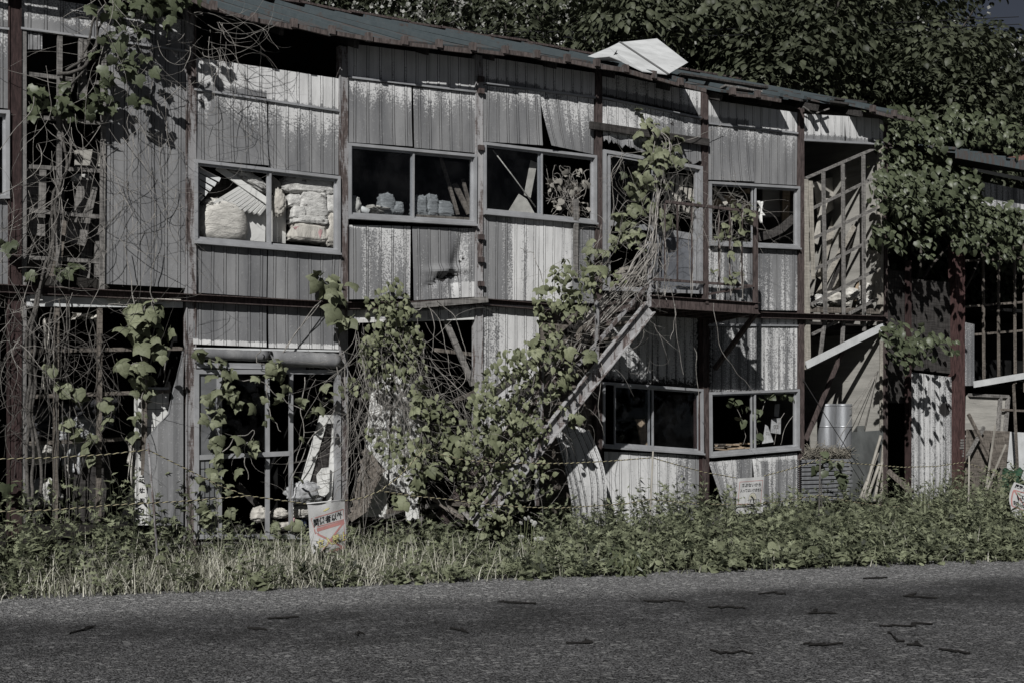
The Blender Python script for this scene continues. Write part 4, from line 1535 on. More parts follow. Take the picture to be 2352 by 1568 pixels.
# upper window of bay two: fallen ceiling and insulation
bale('insulation_sack', 507, 509, 50, 44, 0.21, 'sack', 'big bulging white sack in the left half of the window full of insulation', 'sack', 31, 0.19, 0.75, 0.13)
mb = MB()
for i in range(120):
    p = P(random.gauss(500, 26), 466 + abs(random.gauss(0, 8)), random.uniform(0.05, 0.25))
    d = Vector((random.gauss(0, 1), random.gauss(0, 0.4), random.gauss(0, 0.35))).normalized() * random.uniform(0.03, 0.09)
    mb.tube([p - d, p + Vector((0, 0, 0.015)), p + d], 0.003, 4)
single('straw_tuft', mb, MAT['wood_dark'], 'dark straw lying on top of the big white sack', 'straw')
for i in range(6):
    A, B = P(444 + 1 * i, 384 + 14 * i, 0.12), P(505 - 10 * i, 414 + 11 * i, 0.07)
    plank(A, B, 0.05, 0.025, 'whitepaint', 'pale batten of the fallen ceiling sloping down at the left of the stuffed window', 'left fallen ceiling battens', name='ceiling_batten', cat='batten')
for i in range(10):
    A, B = P(556 + 6 * i, 428 + 5.0 * i, 0.10), P(490 + 11.5 * i, 468 + 2.8 * i, 0.07)
    plank(A, B, 0.032, 0.03, 'board', 'pale batten of the fallen ceiling slanting above the white sack', 'right fallen ceiling battens', name='ceiling_batten', cat='batten')
mb = MB()
mb.prism([P(470, 400, 0.26), P(612, 440, 0.26), P(612, 480, 0.26), P(470, 480, 0.26)], (0, 0.01, 0))
single('ceiling_board', mb, MAT['wood_dark'], 'dark ceiling board behind the fallen battens', 'board')
plank(P(498, 384, 0.09), P(612, 462, 0.06), 0.07, 0.02, 'board', 'white plank falling diagonally across the stuffed window')
bale('insulation_batt', 575, 414, 40, 12, 0.13, 'insul', 'fluffy insulation lying on the diagonal white plank', 'insulation', 37, 0.08, 0.8, 0.3, tilt=-0.45)
mb = MB()
mb.prism([P(562, 470, 0.16), P(611, 462, 0.18), P(609, 556, 0.18), P(558, 552, 0.16)], (0, 0.02, 0))
single('board_offcut', mb, MAT['board'], 'clean white board standing right of the big sack', 'board')
mb = MB()
mb.prism([P(619, 470, 0.14), P(658, 476, 0.20), P(656, 560, 0.20), P(619, 555, 0.14)], (0, 0.02, 0))
single('board_offcut', mb, MAT['board'], 'white board left of the stacked insulation blocks', 'board')
mb = MB()
mb.prism([P(619, 398, 0.20), P(645, 420, 0.12), P(642, 450, 0.12), P(619, 440, 0.20)], (0, 0.02, 0))
single('board_offcut', mb, MAT['cardw'], 'slanting white board above the crumpled rag by the mullion', 'board')
bale('rag_bundle', 640, 466, 13, 26, 0.06, 'cloth', 'crumpled pale rag hanging right of the mullion of the stuffed window', 'rag', 39, 0.05, 0.9, 0.4)
for i, (x, y, a, b, n, ly, lab) in enumerate(((711, 429, 60, 18, 0.16, 0, 'long grubby insulation slab on top of the right stack'), (672, 464, 17, 13, 0.17, 0, 'small dirty insulation block below the long slab at left'), (714, 474, 30, 27, 0.15, 0, 'largest insulation block in the middle of the right stack'), (680, 491, 15, 13, 0.14, 0, 'folded pale block left of the largest insulation block'),
                                             (757, 470, 16, 22, 0.17, 0, 'upright insulation block under the right end of the long slab'), (706, 535, 38, 19, 0.15, 5, 'layered white paper wrapped block at the foot of the right stack'), (757, 528, 17, 34, 0.17, 7, 'grey layered stack in the right corner of the stuffed window'), (708, 508, 38, 9, 0.13, 0, 'thin flattened batt between the larger blocks of the right stack'))):
    bale('insulation_batt', x, y, a, b, n, 'insul' if ly == 0 else 'cloth', lab, 'insulation', 40 + i, 0.12, 0.4, 0.16, layers=ly)
mb = MB()
mb.prism([P(672, 522, 0.04), P(735, 512, 0.04), P(742, 524, 0.04), P(736, 548, 0.03), P(728, 528, 0.04), P(700, 520, 0.04), P(682, 530, 0.04)], (0, 0.004, 0))
single('wrapping_paper', mb, MAT['pinkish'], 'torn faded pink wrapping paper on the layered white block', 'paper')


def wavy_stack(x, y, w, h, n, mat, label, seed, layers=9, name='paper_stack', cat='paper', group=None, depth=0.22):
    r = random.Random(seed)
    k = 1 / 185
    c = P(x, y, n)
    mb = MB()
    W, H = w * k, h * k
    for l in range(layers):
        z0 = c.z - H / 2 + H * l / layers
        sh = r.uniform(-0.02, 0.02)
        nu = 12
        for s in (0, 1):
            for i in range(nu + 1):
                xx = c.x + sh + W * (i / nu - 0.5) * (1 - 0.25 * l / layers)
                zz = z0 + 0.3 * H / layers * math.sin(i * 1.1 + seed + l * 0.3) + s * H / layers * 0.75
                mb.v.append((xx, c.y - depth / 2 + 0.012 * math.sin(i * 2 + l), zz))
                mb.v.append((xx, c.y + depth / 2, zz))
        o = len(mb.v) - 4 * (nu + 1)
        q = 2 * (nu + 1)
        for i in range(nu):
            a = o + 2 * i
            mb.f += [(a, a + 2, a + 2 + q, a + q), (a + q, a + q + 2, a + q + 3, a + q + 1), (a + 1, a, a + q, a + q + 1) if i == 0 else (a + 1, a + 3, a + 2, a)]
            mb.mi += [0, 0, 0]
    return single(name, mb, MAT[mat], label, cat, group, smooth=False)


# upper window of bay three
bale('rubble_sack', 812, 477, 14, 24, 0.14, 'sack', 'pale sack at the left end of the sill in the black upper window', 'sack', 61, 0.1, 0.8, 0.25)
mb = MB()
mb.tube([P(822, 478, 0.12), P(848, 488, 0.06)], 0.04, 12)
single('paper_roll', mb, MAT['board'], 'short white paper tube on the upper window sill beside the pale sack', 'roll', smooth=True)
for i, (x, y, w, h, l) in enumerate(((886, 471, 34, 46, 6), (910, 480, 24, 28, 5), (962, 476, 34, 46, 12), (988, 474, 30, 48, 13), (1018, 482, 40, 36, 8))):
    bale('paper_stack', x, y, w * 0.5, h * 0.5, 0.14, 'paper', ['crumpled bundle of blue grey paper left of the mullion', 'smaller crumpled blue grey bundle just left of the mullion', 'warped stack of layered blue grey card just right of the mullion', 'second warped stack of layered card right of the mullion', 'fan shaped heap of blue grey card near the leaning laths'][i], 'paper', 70 + i, 0.09, 0.55, 0.22, layers=[0, 0, 9, 11, 6][i])
lump('rubble_sack', 860, 482, 22, 8, 0.12, 'cloth', 'low pale scrap heap on the sill of the black upper window', 'scrap', 64, 0.1, 0.5, freq=4)
for i, (xa, ya, xb, yb) in enumerate(((1012, 360, 1052, 494), (1044, 422, 1078, 492), (1063, 412, 1082, 486))):
    plank(P(xa, ya, 0.4 - 0.08 * i), P(xb, yb, 0.2), 0.045 + 0.03 * (i == 1), 0.02, 'wood_mid', ['long dark lath leaning in the right half of the black upper window', 'wide grey lath leaning in the corner of the black upper window', 'splintered lath leaning at the right jamb of the black upper window'][i], up=(1, 0, 0))
plank(P(950, 497, 0.07), P(1082, 504, 0.07), 0.03, 0.08, 'wood_mid', 'flat board lying along the sill of the black upper window')
# upper window of bay four
mb = MB()
mb.prism([P(1192, 446, 0.10), P(1168, 485, 0.08), P(1228, 490, 0.08), P(1210, 458, 0.10)], (0, 0.008, 0))
single('cardboard', mb, MAT['cardw'], 'triangular scrap of pale card in the corner of the window with the cord', 'cardboard')
plank(P(1226, 372, 0.15), P(1211, 452, 0.12), 0.10, 0.01, 'cardw', 'hanging strip of pale card left of the mullion in the window with the cord', up=(1, 0, 0))
mb = MB()
mb.tube([P(1132, 345, 0.05), P(1180, 408, 0.05), P(1230, 476, 0.05)], 0.008, 5)
single('cord', mb, MAT['cloth'], 'taut pale cord slanting across the left half of an upper window', 'cord', smooth=True)
plank(P(1322, 420, 0.25), P(1320, 505, 0.22), 0.14, 0.02, 'wood_mid', 'dull board behind the dried vine in the upper window', up=(1, 0, 0))
# upper doorway
for i in range(7):
    y = 612 + i * 7
    plank(P(1424 + R.uniform(-6, 6), y + 6, -0.02 + 0.02 * i), P(1484 + R.uniform(-6, 4), y - 4, 0.05 + 0.02 * i), 0.035, 0.12, R.choice(['wood_tan', 'wood_pale', 'wood_mid']),
          'tan board stacked in the foot of the upper doorway', 'boards stacked in the upper doorway')
mb = MB()
for i in range(9):
    t = i / 8
    a = P(1536 + 10 * i, 398 + 2 * i, 0.2)
    pts = [a + Vector((-0.10 * (k / 7) ** 2 * (1 - t * 0.7), 0, -0.07 * k)) for k in range(8)]
    for p, q in zip(pts[:-1], pts[1:]):
        mb.bar(p, q, 0.05, 0.008, up=(0, 1, 0))
single('window_blind', mb, MAT['cardw'], 'bent slatted blind hanging inside the top of the upper doorway', 'blind')
# upper window of bay six
for i, (xa, ya, xb, yb, w, m, n) in enumerate(((1628, 436, 1722, 450, 0.05, 'wood_dark', 0.3), (1630, 470, 1722, 440, 0.09, 'wood_tan', 0.35), (1668, 455, 1722, 478, 0.12, 'wood_tan', 0.45),
                                             (1640, 432, 1668, 470, 0.06, 'cardw', 0.2), (1690, 432, 1708, 500, 0.08, 'wood_dark', 0.25))):
    plank(P(xa, ya, n), P(xb, yb, n - 0.05), w, 0.02, m, 'tan or dark board jumbled in the left half of the right upper window', 'boards jumbled in the right upper window')
mb = MB()
mb.prism([P(1752, 436, 0.5), P(1790, 432, 0.5), P(1792, 498, 0.5), P(1752, 500, 0.5)], (0, 0.02, 0))
single('panel_offcut', mb, MAT['plywood'], 'grey plywood behind the torn strip in the right upper window', 'panel')
plank(P(1806, 438, 0.4), P(1804, 512, 0.4), 0.14, 0.02, 'wood_tan', 'upright yellowish board in the right half of the right upper window', up=(1, 0, 0))
rag('torn_paper', (P(1738, 462, 0.12), P(1752, 464, 0.12)), 0.32, -0.05, 'board', 'torn white paper hanging in the right upper window', 'paper', 15, 3, 0.5)
mb = MB()
K = [P(1742, 545, 0.3), P(1770, 538, 0.26), P(1795, 526, 0.2), P(1824, 500, 0.12)]
for p, q in zip(K[:-1], K[1:]):
    mb.bar(p, q, 0.02, 0.12)
single('plank', mb, MAT['wood_dark'], 'dark sagging plank across the right half of the right upper window', 'plank')
# end bay
EB = [((1905, 700), (1990, 470), 0.10, 0.9, 'wood_pale'), ((1880, 640), (1925, 470), 0.12, 1.0, 'wood_pale'), ((1872, 560), (1900, 440), 0.10, 0.6, 'cardw'), ((1895, 690), (2000, 440), 0.07, 0.5, 'wood_dark'),
      ((1872, 690), (1962, 520), 0.08, 0.4, 'wood_pale'), ((1960, 690), (2010, 560), 0.09, 0.5, 'wood_tan')]
for i, (a, b, w, n, m) in enumerate(EB):
    plank(P(*a, n), P(*b, n + 0.1), w, 0.02, m, 'board leaning steeply behind the slanting lattice of the end bay', 'boards leaning behind the end bay lattice', up=(1, 0, 0))
mb = MB()
mb.prism([P(1868, 420, 0.9), P(1920, 404, 1.1), P(1930, 470, 1.1), P(1880, 505, 0.9)], (0.0, 0.015, 0))
single('panel_offcut', mb, MAT['cardw'], 'pale panel behind the top of the slanting lattice', 'panel')
for i, (x, y, a, b, m) in enumerate(((1880, 690, 26, 16, 'insul'), (1915, 684, 26, 20, 'cloth'), (1955, 676, 24, 18, 'sack'), (1992, 672, 24, 28, 'sack'), (1985, 695, 20, 12, 'insul'), (1935, 700, 22, 9, 'cloth'))):
    bale('rubble_sack', x, y, a * 0.9, b * 0.9, 0.35, m, ['rubble bag at the left foot of the slanting lattice', 'crumpled rag heap on the upper floor of the end bay', 'whitish crumpled bag in the middle of the end bay floor', 'bright crumpled sack at the right of the end bay floor', 'small pale bag below the bright sack', 'flat rag on the end bay floor edge'][i], 'sack', 90 + i, 0.12, 0.8, 0.3)
# ground floor end bay
for i, x in enumerate((1899, 1935)):
    mb = MB()
    A, B = P(x, 1030, 0.55), P(x, 927, 0.55)
    K = 24
    r = 0.145
    vs = []
    for p in (A, B):
        for k in range(K):
            vs.append((p.x + r * math.cos(2 * math.pi * k / K), p.y + r * math.sin(2 * math.pi * k / K), p.z))
    mb.add(vs, [(k, (k + 1) % K, K + (k + 1) % K, K + k) for k in range(K)])
    for zc, rr in ((0.97, 1.02), (0.5, 1.015)):
        p = A.lerp(B, zc)
        mb.tube([p + Vector((0, 0, -0.012)), p + Vector((0, 0, 0.012))], r * rr, K)
    o = single('duct_tube', mb, MAT['galv'], ['left', 'right'][i] + ' of two upright galvanised duct tubes in the end bay', 'duct', 'galvanised duct tubes', smooth=True)
bx = [P(1957, 992, 0.0), P(2030, 987, 0.0), P(2018, 975, 0.42), P(1968, 977, 0.42)]
bt = [P(1950, 1148, -0.12), P(2012, 1152, -0.12), P(2016, 1145, 0.25), P(1962, 1143, 0.25)]
mb = MB()
for i in range(4):
    j = (i + 1) % 4
    a, b2, c, d = bx[i], bx[j], bt[j], bt[i]
    ctr = sum((v for v in bx), Vector()) / 4
    ctb = sum((v for v in bt), Vector()) / 4
    a2, b3, c2, d2_ = a.lerp(ctr, 0.06), b2.lerp(ctr, 0.06), c.lerp(ctb, 0.06), d.lerp(ctb, 0.06)
    mb.add([a, b2, c, d, a2, b3, c2, d2_], [(3, 2, 1, 0), (4, 5, 6, 7), (0, 1, 5, 4)])
mb.add(bt, [(0, 1, 2, 3)])
o = single('metal_chute', mb, MAT['darkmetal'], 'open topped dark grey metal box leaning at the foot of the end bay', 'box')
# corrugated sheets in a stack
cm = None
for i in range(10):
    z = 0.32 + i * 0.058 if False else None
    yt = 1150 - i * 9.8
    A, B = P(1842, yt, -0.10), P(1958 + R.uniform(-4, 4), yt + 1, -0.10)
    mb = MB()
    nv = 30
    for s in (0, 1):
        for e in (A, B):
            for k in range(nv + 1):
                yy = A.y + 0.55 * k / nv
                mb.v.append((e.x, yy, A.z + 0.014 * math.sin(k * 1.35) + 0.03 * s))
    q = nv + 1
    for k in range(nv):
        mb.f += [(k, k + 1, q + k + 1, q + k), (2 * q + k, 3 * q + k, 3 * q + k + 1, 2 * q + k + 1), (q + k, q + k + 1, 3 * q + k + 1, 3 * q + k)]
        mb.mi += [0, 0, 0]
    mb.f += [(0, q, 3 * q, 2 * q)]
    mb.mi += [0]
    single('corrugated_sheet', mb, MAT['galv'], 'grey corrugated sheet in the low stack at the foot of the end bay', 'sheet', 'stacked corrugated sheets')
mb = MB()
for i in range(420):
    x, y = R.uniform(1843, 1955), R.gauss(1040, 7)
    p = P(x, y + abs(x - 1900) * 0.10, R.uniform(-0.08, 0.3))
    d = Vector((R.gauss(0, 1), R.gauss(0, 0.6), R.gauss(0, 0.35))).normalized() * R.uniform(0.06, 0.16)
    mb.tube([p - d, p + Vector((0, 0, R.uniform(-0.03, 0.04))), p + d], R.uniform(0.003, 0.006), 4)
o = single('straw_heap', mb, MAT['straw'], 'tangled heap of straw and rope on top of the corrugated stack', 'straw')
for i, (xa, ya, xb, yb) in enumerate(((2023, 1000, 1982, 1142), (2016, 1040, 1976, 1144), (2020, 1065, 1990, 1148), (2008, 1060, 1984, 1146), (2026, 1060, 2008, 1150))):
    mb = MB()
    A, B = P(xa, ya, -0.16), P(xb, yb, -0.30)
    pts = []
    for k in range(13):
        pts.append(A.lerp(B, k / 12))
    rs = [0.022 * (1.12 if k % 3 == 0 else 1) for k in range(13)]
    mb.tube(pts, rs, 8)
    single('bamboo_pole', mb, MAT['bamboo'], 'weathered pole leaning on the dark metal box', 'pole', 'poles leaning on the dark box', smooth=True)
for i, (a, b) in enumerate((((2016, 850), (1905, 1045)), ((2018, 848), (1952, 940)), ((2014, 856), (1985, 985)))):
    mb = MB()
    mb.tube([P(*a, 0.10), P((a[0] + b[0]) / 2, (a[1] + b[1]) / 2 + 2, 0.2), P(*b, 0.3)], 0.006, 5)
    single('cord', mb, MAT['stem'], 'thin cord tied to the right post of the end bay', 'cord', 'cords tied in the end bay', smooth=True)
mb = MB()
mb.tube([P(1844, 870, -0.06), P(1900, 960, -0.12), P(1975, 1075, -0.25), P(1985, 1092, -0.3)], 0.006, 5)
single('cord', mb, MAT['ropeK'], 'black cord slanting down across the two duct tubes', 'cord', smooth=True)
plank(P(1938, 800, 0.5), P(1850, 1010, 0.3), 0.06, 0.04, 'rust', 'rusty steel angle leaning behind the duct tubes', name='steel_angle', cat='steel bar', up=(1, 0, 0))
plank(P(1990, 820, 0.8), P(1975, 880, 0.8), 0.06, 0.02, 'wood_pale', 'small pale batten behind the white slanting board', up=(1, 0, 0))
# lower right windows
mb = MB()
S = Sheet(P(1772, 961, 0.3), P(1794, 959, 0.3), P(1793, 996, 0.3), P(1770, 993, 0.3), lambda u, v: 0)
cdn = thing('number_card', 'grey card numbered 02 hanging in the lower right window', 'card', (S.q[3].x, 0.3, S.q[3].z))
mb.prism(S.q, (0, 0.004, 0))
obj('card', mb, MAT['plastic'], cdn)
obj('lettering', S.text('02', 0.25, 0.75, 0.42, 0.68, 0.003, 0.02), MAT['greyink'], cdn)
S = Sheet(P(1758, 974, 0.2), P(1764, 978, 0.2), P(1777, 1014, 0.15), P(1751, 1018, 0.15), lambda u, v: 0)
cdn = thing('number_card', 'pale grey tapering card numbered 02 standing on the lower right sill', 'card', (S.q[3].x, 0.2, S.q[3].z))
mb = MB()
mb.prism(S.q, (0, 0.004, 0))
obj('card', mb, MAT['plastic'], cdn)
obj('lettering', S.text('02', 0.25, 0.75, 0.36, 0.56, 0.003, 0.02), MAT['greyink'], cdn)
mb = MB()
mb.prism([P(1780, 928, 0.35), P(1791, 926, 0.35), P(1789, 957, 0.35), P(1778, 955, 0.35)], (0, 0.004, 0))
single('card', mb, MAT['plastic'], 'small blank grey card hanging above the numbered card', 'card')
for i in range(16):
    x = R.uniform(1632, 1720)
    y = R.uniform(1018, 1036)
    plank(P(x - 18, y + R.uniform(-6, 6), R.uniform(0.15, 0.4)), P(x + 18, y + R.uniform(-6, 6), R.uniform(0.15, 0.4)), 0.02, R.uniform(0.04, 0.1), R.choice(['wood_tan', 'wood_mid', 'wood_grey']),
          'splintered board in the heap on the sill of the lower right window', 'splintered boards on the lower right sill')
plank(P(1470, 962, 0.35), P(1482, 1022, 0.25), 0.14, 0.02, 'wood_tan', 'brown board leaning inside the left pane of the lower sliding window', up=(1, 0, 0))
# glazed doors: leaning frame and rubbish
fr = [P(746, 956, -0.02), P(771, 956, 0.02), P(778, 1190, -0.04), P(704, 1150, -0.12)]
mb = MB()
tlv, trv = P(744, 956, 0.08), P(770, 956, 0.12)
blv, brv = P(688, 1150, 0.02), P(752, 1165, 0.02)
mb.bar(tlv, blv, 0.09, 0.05, up=(0, 1, 0))
mb.bar(trv, brv, 0.06, 0.05, up=(0, 1, 0))
mb.bar(tlv + Vector((0, 0, -0.03)), trv + Vector((0, 0, -0.03)), 0.05, 0.10)
fl = thing('door_frame', 'white door frame leaning inside the right of the glazed doors', 'door frame', blv)
obj('frame', mb, MAT['board'], fl)
mb = MB()
mb.prism([tlv.lerp(blv, 0.04), trv.lerp(brv, 0.04), brv, blv], (0, 0.012, 0))
obj('panel', mb, MAT['wood_dark'], fl)
mb = MB()
mb.prism([P(741, 1074, -0.02), P(758, 1072, -0.02), P(756, 1128, -0.05), P(745, 1140, -0.06), P(722, 1132, -0.06), P(730, 1108, -0.03), P(728, 1090, -0.02)], (0, 0.02, 0))
single('foam_piece', mb, MAT['board'], 'broken white foam board propped beside the leaning door frame', 'foam board')
bale('plastic_bag', 700, 1130, 38, 22, 0.05, 'plastic', 'crumpled clear plastic bag above the trespass banner', 'bag', 101, 0.12, 0.9, 0.35)
for i, (x, y, a, b, m, lab) in enumerate(((594, 1180, 22, 20, 'cloth', 'white plastic bowl shaped scrap low inside the glazed doors'), (640, 1178, 24, 13, 'cloth', 'pale rag on the floor inside the glazed doors'), (690, 1172, 30, 18, 'sack', 'white bag behind the left edge of the trespass banner'),
                                          (655, 1205, 36, 10, 'cloth', 'flat pale rag at the sill of the glazed doors'), (668, 1194, 13, 8, 'pinkish', 'small faded pink bundle at the sill of the glazed doors'), (690, 1200, 16, 20, 'bluerag', 'navy plastic bundle left of the trespass banner'), (545, 1215, 16, 12, 'wood_dark', 'dark lump at the foot of the glazed doors'))):
    bale('rubbish_scrap', x, y, a * 0.75, b * 0.75, 0.10 + 0.02 * i, m, lab, 'rubbish', 110 + i, 0.08, 0.8, 0.3)
plank(P(545, 1110, 0.25), P(640, 1210, 0.1), 0.07, 0.03, 'wood_dark', 'dark timber fallen low inside the glazed doors')
# open bay three: leaning doors
for i, (q, lab) in enumerate((([(858, 862), (898, 858), (888, 1186), (826, 1186)], 'white panel door leaning at the left behind the dead vines'), ([(908, 862), (962, 872), (966, 1130), (892, 1130)], 'white panel door leaning right of the first door behind the dead vines'))):
    n_ = 0.12 + 0.1 * i
    Q = [P(*q[0], n_ + 0.25), P(*q[1], n_ + 0.25), P(*q[2], n_ - 0.1), P(*q[3], n_ - 0.1)]
    d = thing('panel_door', lab, 'door', (Q[3].x, Q[3].y, Q[3].z))
    mb = MB()
    mb.prism(Q, (0, 0.035, 0))
    obj('door_leaf', mb, MAT['board'], d)
    mb = MB()
    for (a, b) in ((0.06, 0.42), (0.50, 0.94)):
        T0, T1 = Q[0].lerp(Q[3], a).lerp(Q[1].lerp(Q[2], a), 0.18), Q[0].lerp(Q[3], a).lerp(Q[1].lerp(Q[2], a), 0.82)
        B0, B1 = Q[0].lerp(Q[3], b).lerp(Q[1].lerp(Q[2], b), 0.18), Q[0].lerp(Q[3], b).lerp(Q[1].lerp(Q[2], b), 0.82)
        for (s, e) in ((T0, T1), (B0, B1), (T0, B0), (T1, B1)):
            mb.bar(s + Vector((0, -0.004, 0)), e + Vector((0, -0.004, 0)), 0.014, 0.014)
    obj('door_moulding', mb, MAT['whitepaint'], d)
plank(P(1023, 736, 0.05), P(1087, 884, -0.02), 0.075, 0.03, 'wood_grey', 'grey timber fallen across the dark open doorway', up=(1, 0, 0))
plank(P(998, 803, 0.12), P(1089, 814, 0.12), 0.045, 0.03, 'wood_mid', 'thin horizontal batten in the dark open doorway')
plank(P(1090, 900, -0.05), P(1045, 920, -0.15), 0.05, 0.03, 'wood_mid', 'short stub of timber at the right of the dark doorway')
plank(P(1058, 1165, -0.75), P(1118, 1232, -0.95), 0.05, 0.05, 'wood_grey', 'broken grey post lying at the foot of the stairs')
plank(P(960, 1120, -0.2), P(1105, 1215, -0.7), 0.06, 0.04, 'wood_mid', 'brown timber slanting into the weeds below the dead vines')
mb = MB()
mb.prism([P(930, 1105, -0.1), P(960, 1100, -0.1), P(962, 1190, -0.2), P(934, 1195, -0.2)], (0, 0.02, 0))
single('board_offcut', mb, MAT['board'], 'white broken board low in the open doorway', 'board')
mb = MB()
for k in range(9):
    t = k / 8
    mb.bar(P(803 + 4 * k, 1190 - 16 * k ** 1.1, -0.1), P(840 + 5 * k, 1165 - 10 * k, -0.2), 0.012, 0.09)
single('slatted_scrap', mb, MAT['wood_mid'], 'brown curved slats at the foot of the open doorway', 'scrap wood')
for i in range(9):
    x = R.uniform(900, 1080)
    y = R.uniform(1150, 1200)
    plank(P(x - 40, y + R.uniform(-10, 10), R.uniform(-0.3, 0.2)), P(x + 40, y + R.uniform(-14, 14), R.uniform(-0.3, 0.2)), 0.05, 0.03, R.choice(['wood_mid', 'wood_dark', 'wood_grey']),
          'broken board in the heap below the dead vines', 'broken boards below the dead vines')
mb = MB()
mb.prism([P(1100, 1010, 0.1), P(1220, 1000, 0.1), P(1215, 1150, 0.0), P(1075, 1170, 0.0)], (0, 0.02, 0))
single('panel_offcut', mb, MAT['plywood'], 'dull brown board behind the foot of the stairs', 'panel')
# ribbed sheet fallen against the wall
tlp, trp, brp, blp = (1262, 958), (1352, 988), (1394, 1210), (1318, 1214)
nn = -0.42
o = sheet(tlp, trp, brp, blp, lambda u, v, c: 0.80 - 0.3 * v * (u < 0.3), lambda u, v, c: 0.6 - u * 5 if v < 0.6 else max(0.55 - (1 - u) * 6, 0.3 - (1 - v) * 2), n0=nn, pitch=0.11, rows=24,
          bend=lambda u, v: (0.10 * math.sin(math.pi * v) - 0.25 * (0.5 - v) * 0 + 0.05 * (u - 0.5) ** 2, 0.05 * math.sin(math.pi * min(1, v * 1.3)) * (1 if u > 0.5 else -0.3), 0.0), name='fallen_sheet', parent=factory, gstr=1.5, rib=0.008)
wm = o.data.copy()
v = np.array([tuple(x.co) for x in wm.vertices]) + np.array(rootloc(o))
base = np.array([v[:, 0].mean(), v[:, 1].mean(), v[:, 2].min()])
wm.vertices.foreach_set('co', (v - base).ravel())
o.parent = None
o.data = wm
o.location = base
tag(o, 'pale ribbed sheet fallen against the wall beside the stairs', 'sheet')
# behind the stairs: boarded wall
mb = MB()
mb.prism([P(1240, 706, 0.06), P(1366, 712, 0.06), P(1366, 1190, 0.06), P(1240, 1190, 0.06)], (0, 0.02, 0))
o = obj('wall_lining', mb, MAT['wood_mid'], factory)
# white sheet of metal thrown on the roof
rs = thing('roof_sheet', 'large bent white metal sheet thrown over the eave', 'sheet', P(1450, 160, -0.1))
mb = MB()
pts = [(1338, 136, -0.05), (1398, 111, 0.9), (1422, 99, 1.3), (1509, 90, 1.5), (1580, 145, 0.4), (1533, 173, -0.42), (1476, 166, -0.40), (1428, 143, -0.30), (1398, 131, -0.35)]
q = [P(*p) for p in pts]
mb.add(q, [(0, 1, 7, 8), (1, 2, 6, 7), (2, 3, 4, 5), (2, 5, 6)])
o = obj('sheet', mb, MAT['whitepaint'], rs)
m = o.modifiers.new('thickness', 'SOLIDIFY')
m.thickness = 0.008
mb = MB()
mb.bar(q[2] + Vector((0, -0.02, 0.012)), q[5] + Vector((0, -0.02, 0.012)), 0.035, 0.006)
obj('seam', mb, MAT['greyink'], rs)
mb = MB()
for (a, b, w) in (((1404, 130), (1416, 112), 0.03), ((1412, 128), (1420, 104), 0.02)):
    pass
mb.prism([P(1404, 134, 0.1), P(1411, 124, 0.4), P(1416, 117, 0.55), P(1413, 128, 0.3), P(1408, 136, 0.1)], (0, -0.02, 0.01))
obj('tear', mb, MAT['ink'], rs)
# small twigs and bark strips on the road
for i, (x, y, L) in enumerate(((212, 1446, 26), (655, 1421, 34), (825, 1452, 20), (1168, 1385, 30), (1515, 1381, 70), (1668, 1395, 84), (1765, 1371, 54), (1680, 1496, 100), (1890, 1478, 70), (2090, 1440, 110), (2066, 1456, 60), (2010, 1326, 40), (1895, 1402, 50), (2180, 1490, 60), (1042, 1442, 24), (2150, 1366, 60), (2110, 1478, 40), (1300, 1470, 26), (590, 1448, 20))):
    mb = MB()
    r = random.Random(200 + i)
    A = G(x - L / 2, y + r.uniform(-6, 6), 0.004)
    B = G(x + L / 2, y + r.uniform(-6, 7), 0.004)
    K = 8
    pts = []
    t = (B - A)
    s = Vector((-t.y, t.x, 0)).normalized()
    off = 0
    for k in range(K + 1):
        off += r.uniform(-0.09, 0.09)
        pts.append(A.lerp(B, k / K) + s * off + Vector((0, 0, 0.006)))
    w = [0.003 + r.uniform(0.002, 0.06) * math.sin(math.pi * (k + 0.5) / (K + 1)) for k in range(K + 1)]
    vs = []
    for p, ww in zip(pts, w):
        vs += [p - s * ww, p + Vector((0, 0, 0.008)), p + s * ww, p - Vector((0, 0, 0.006))]
    mb.add(vs, [f for k in range(K) for f in ((4 * k, 4 * k + 1, 4 * k + 5, 4 * k + 4), (4 * k + 1, 4 * k + 2, 4 * k + 6, 4 * k + 5), (4 * k + 2, 4 * k + 3, 4 * k + 7, 4 * k + 6), (4 * k + 3, 4 * k, 4 * k + 4, 4 * k + 7))])
    single('bark_strip', mb, MAT['tar'], 'dark flattened twig lying on the asphalt', 'twig', 'dark twigs on the road')
# ------------------------------------------------------------------ leaf scattering
def unit(a):
    return a / np.maximum(1e-9, np.linalg.norm(a, axis=1, keepdims=True))


T_HEART = (np.array([(0, 0, 0), (.27, -.10, -.03), (.50, .14, -.10), (.45, .46, -.10), (.24, .76, -.10), (0, 1.0, -.22),
                     (-.24, .76, -.10), (-.45, .46, -.10), (-.50, .14, -.10), (-.27, -.10, -.03), (0, .5, 0.03)]),
           [(0, 1, 2, 10), (10, 2, 3), (10, 3, 4), (10, 4, 5), (10, 5, 6), (10, 6, 7), (10, 7, 8), (0, 10, 8, 9)])
T_LOBED = (np.array([(0, 0, 0), (.30, -.12, -.04), (.56, .10, -.10), (.50, .32, -.06), (.62, .52, -.16), (.30, .62, -.05), (.18, .85, -.10), (0, 1.05, -.22),
                     (-.18, .85, -.10), (-.30, .62, -.05), (-.62, .52, -.16), (-.50, .32, -.06), (-.56, .10, -.10), (-.30, -.12, -.04), (0, .45, .04)]),
           [(0, 1, 2, 14), (14, 2, 3), (14, 3, 4), (14, 4, 5), (14, 5, 6), (14, 6, 7), (14, 7, 8), (14, 8, 9), (14, 9, 10), (14, 10, 11), (14, 11, 12), (0, 14, 12, 13)])
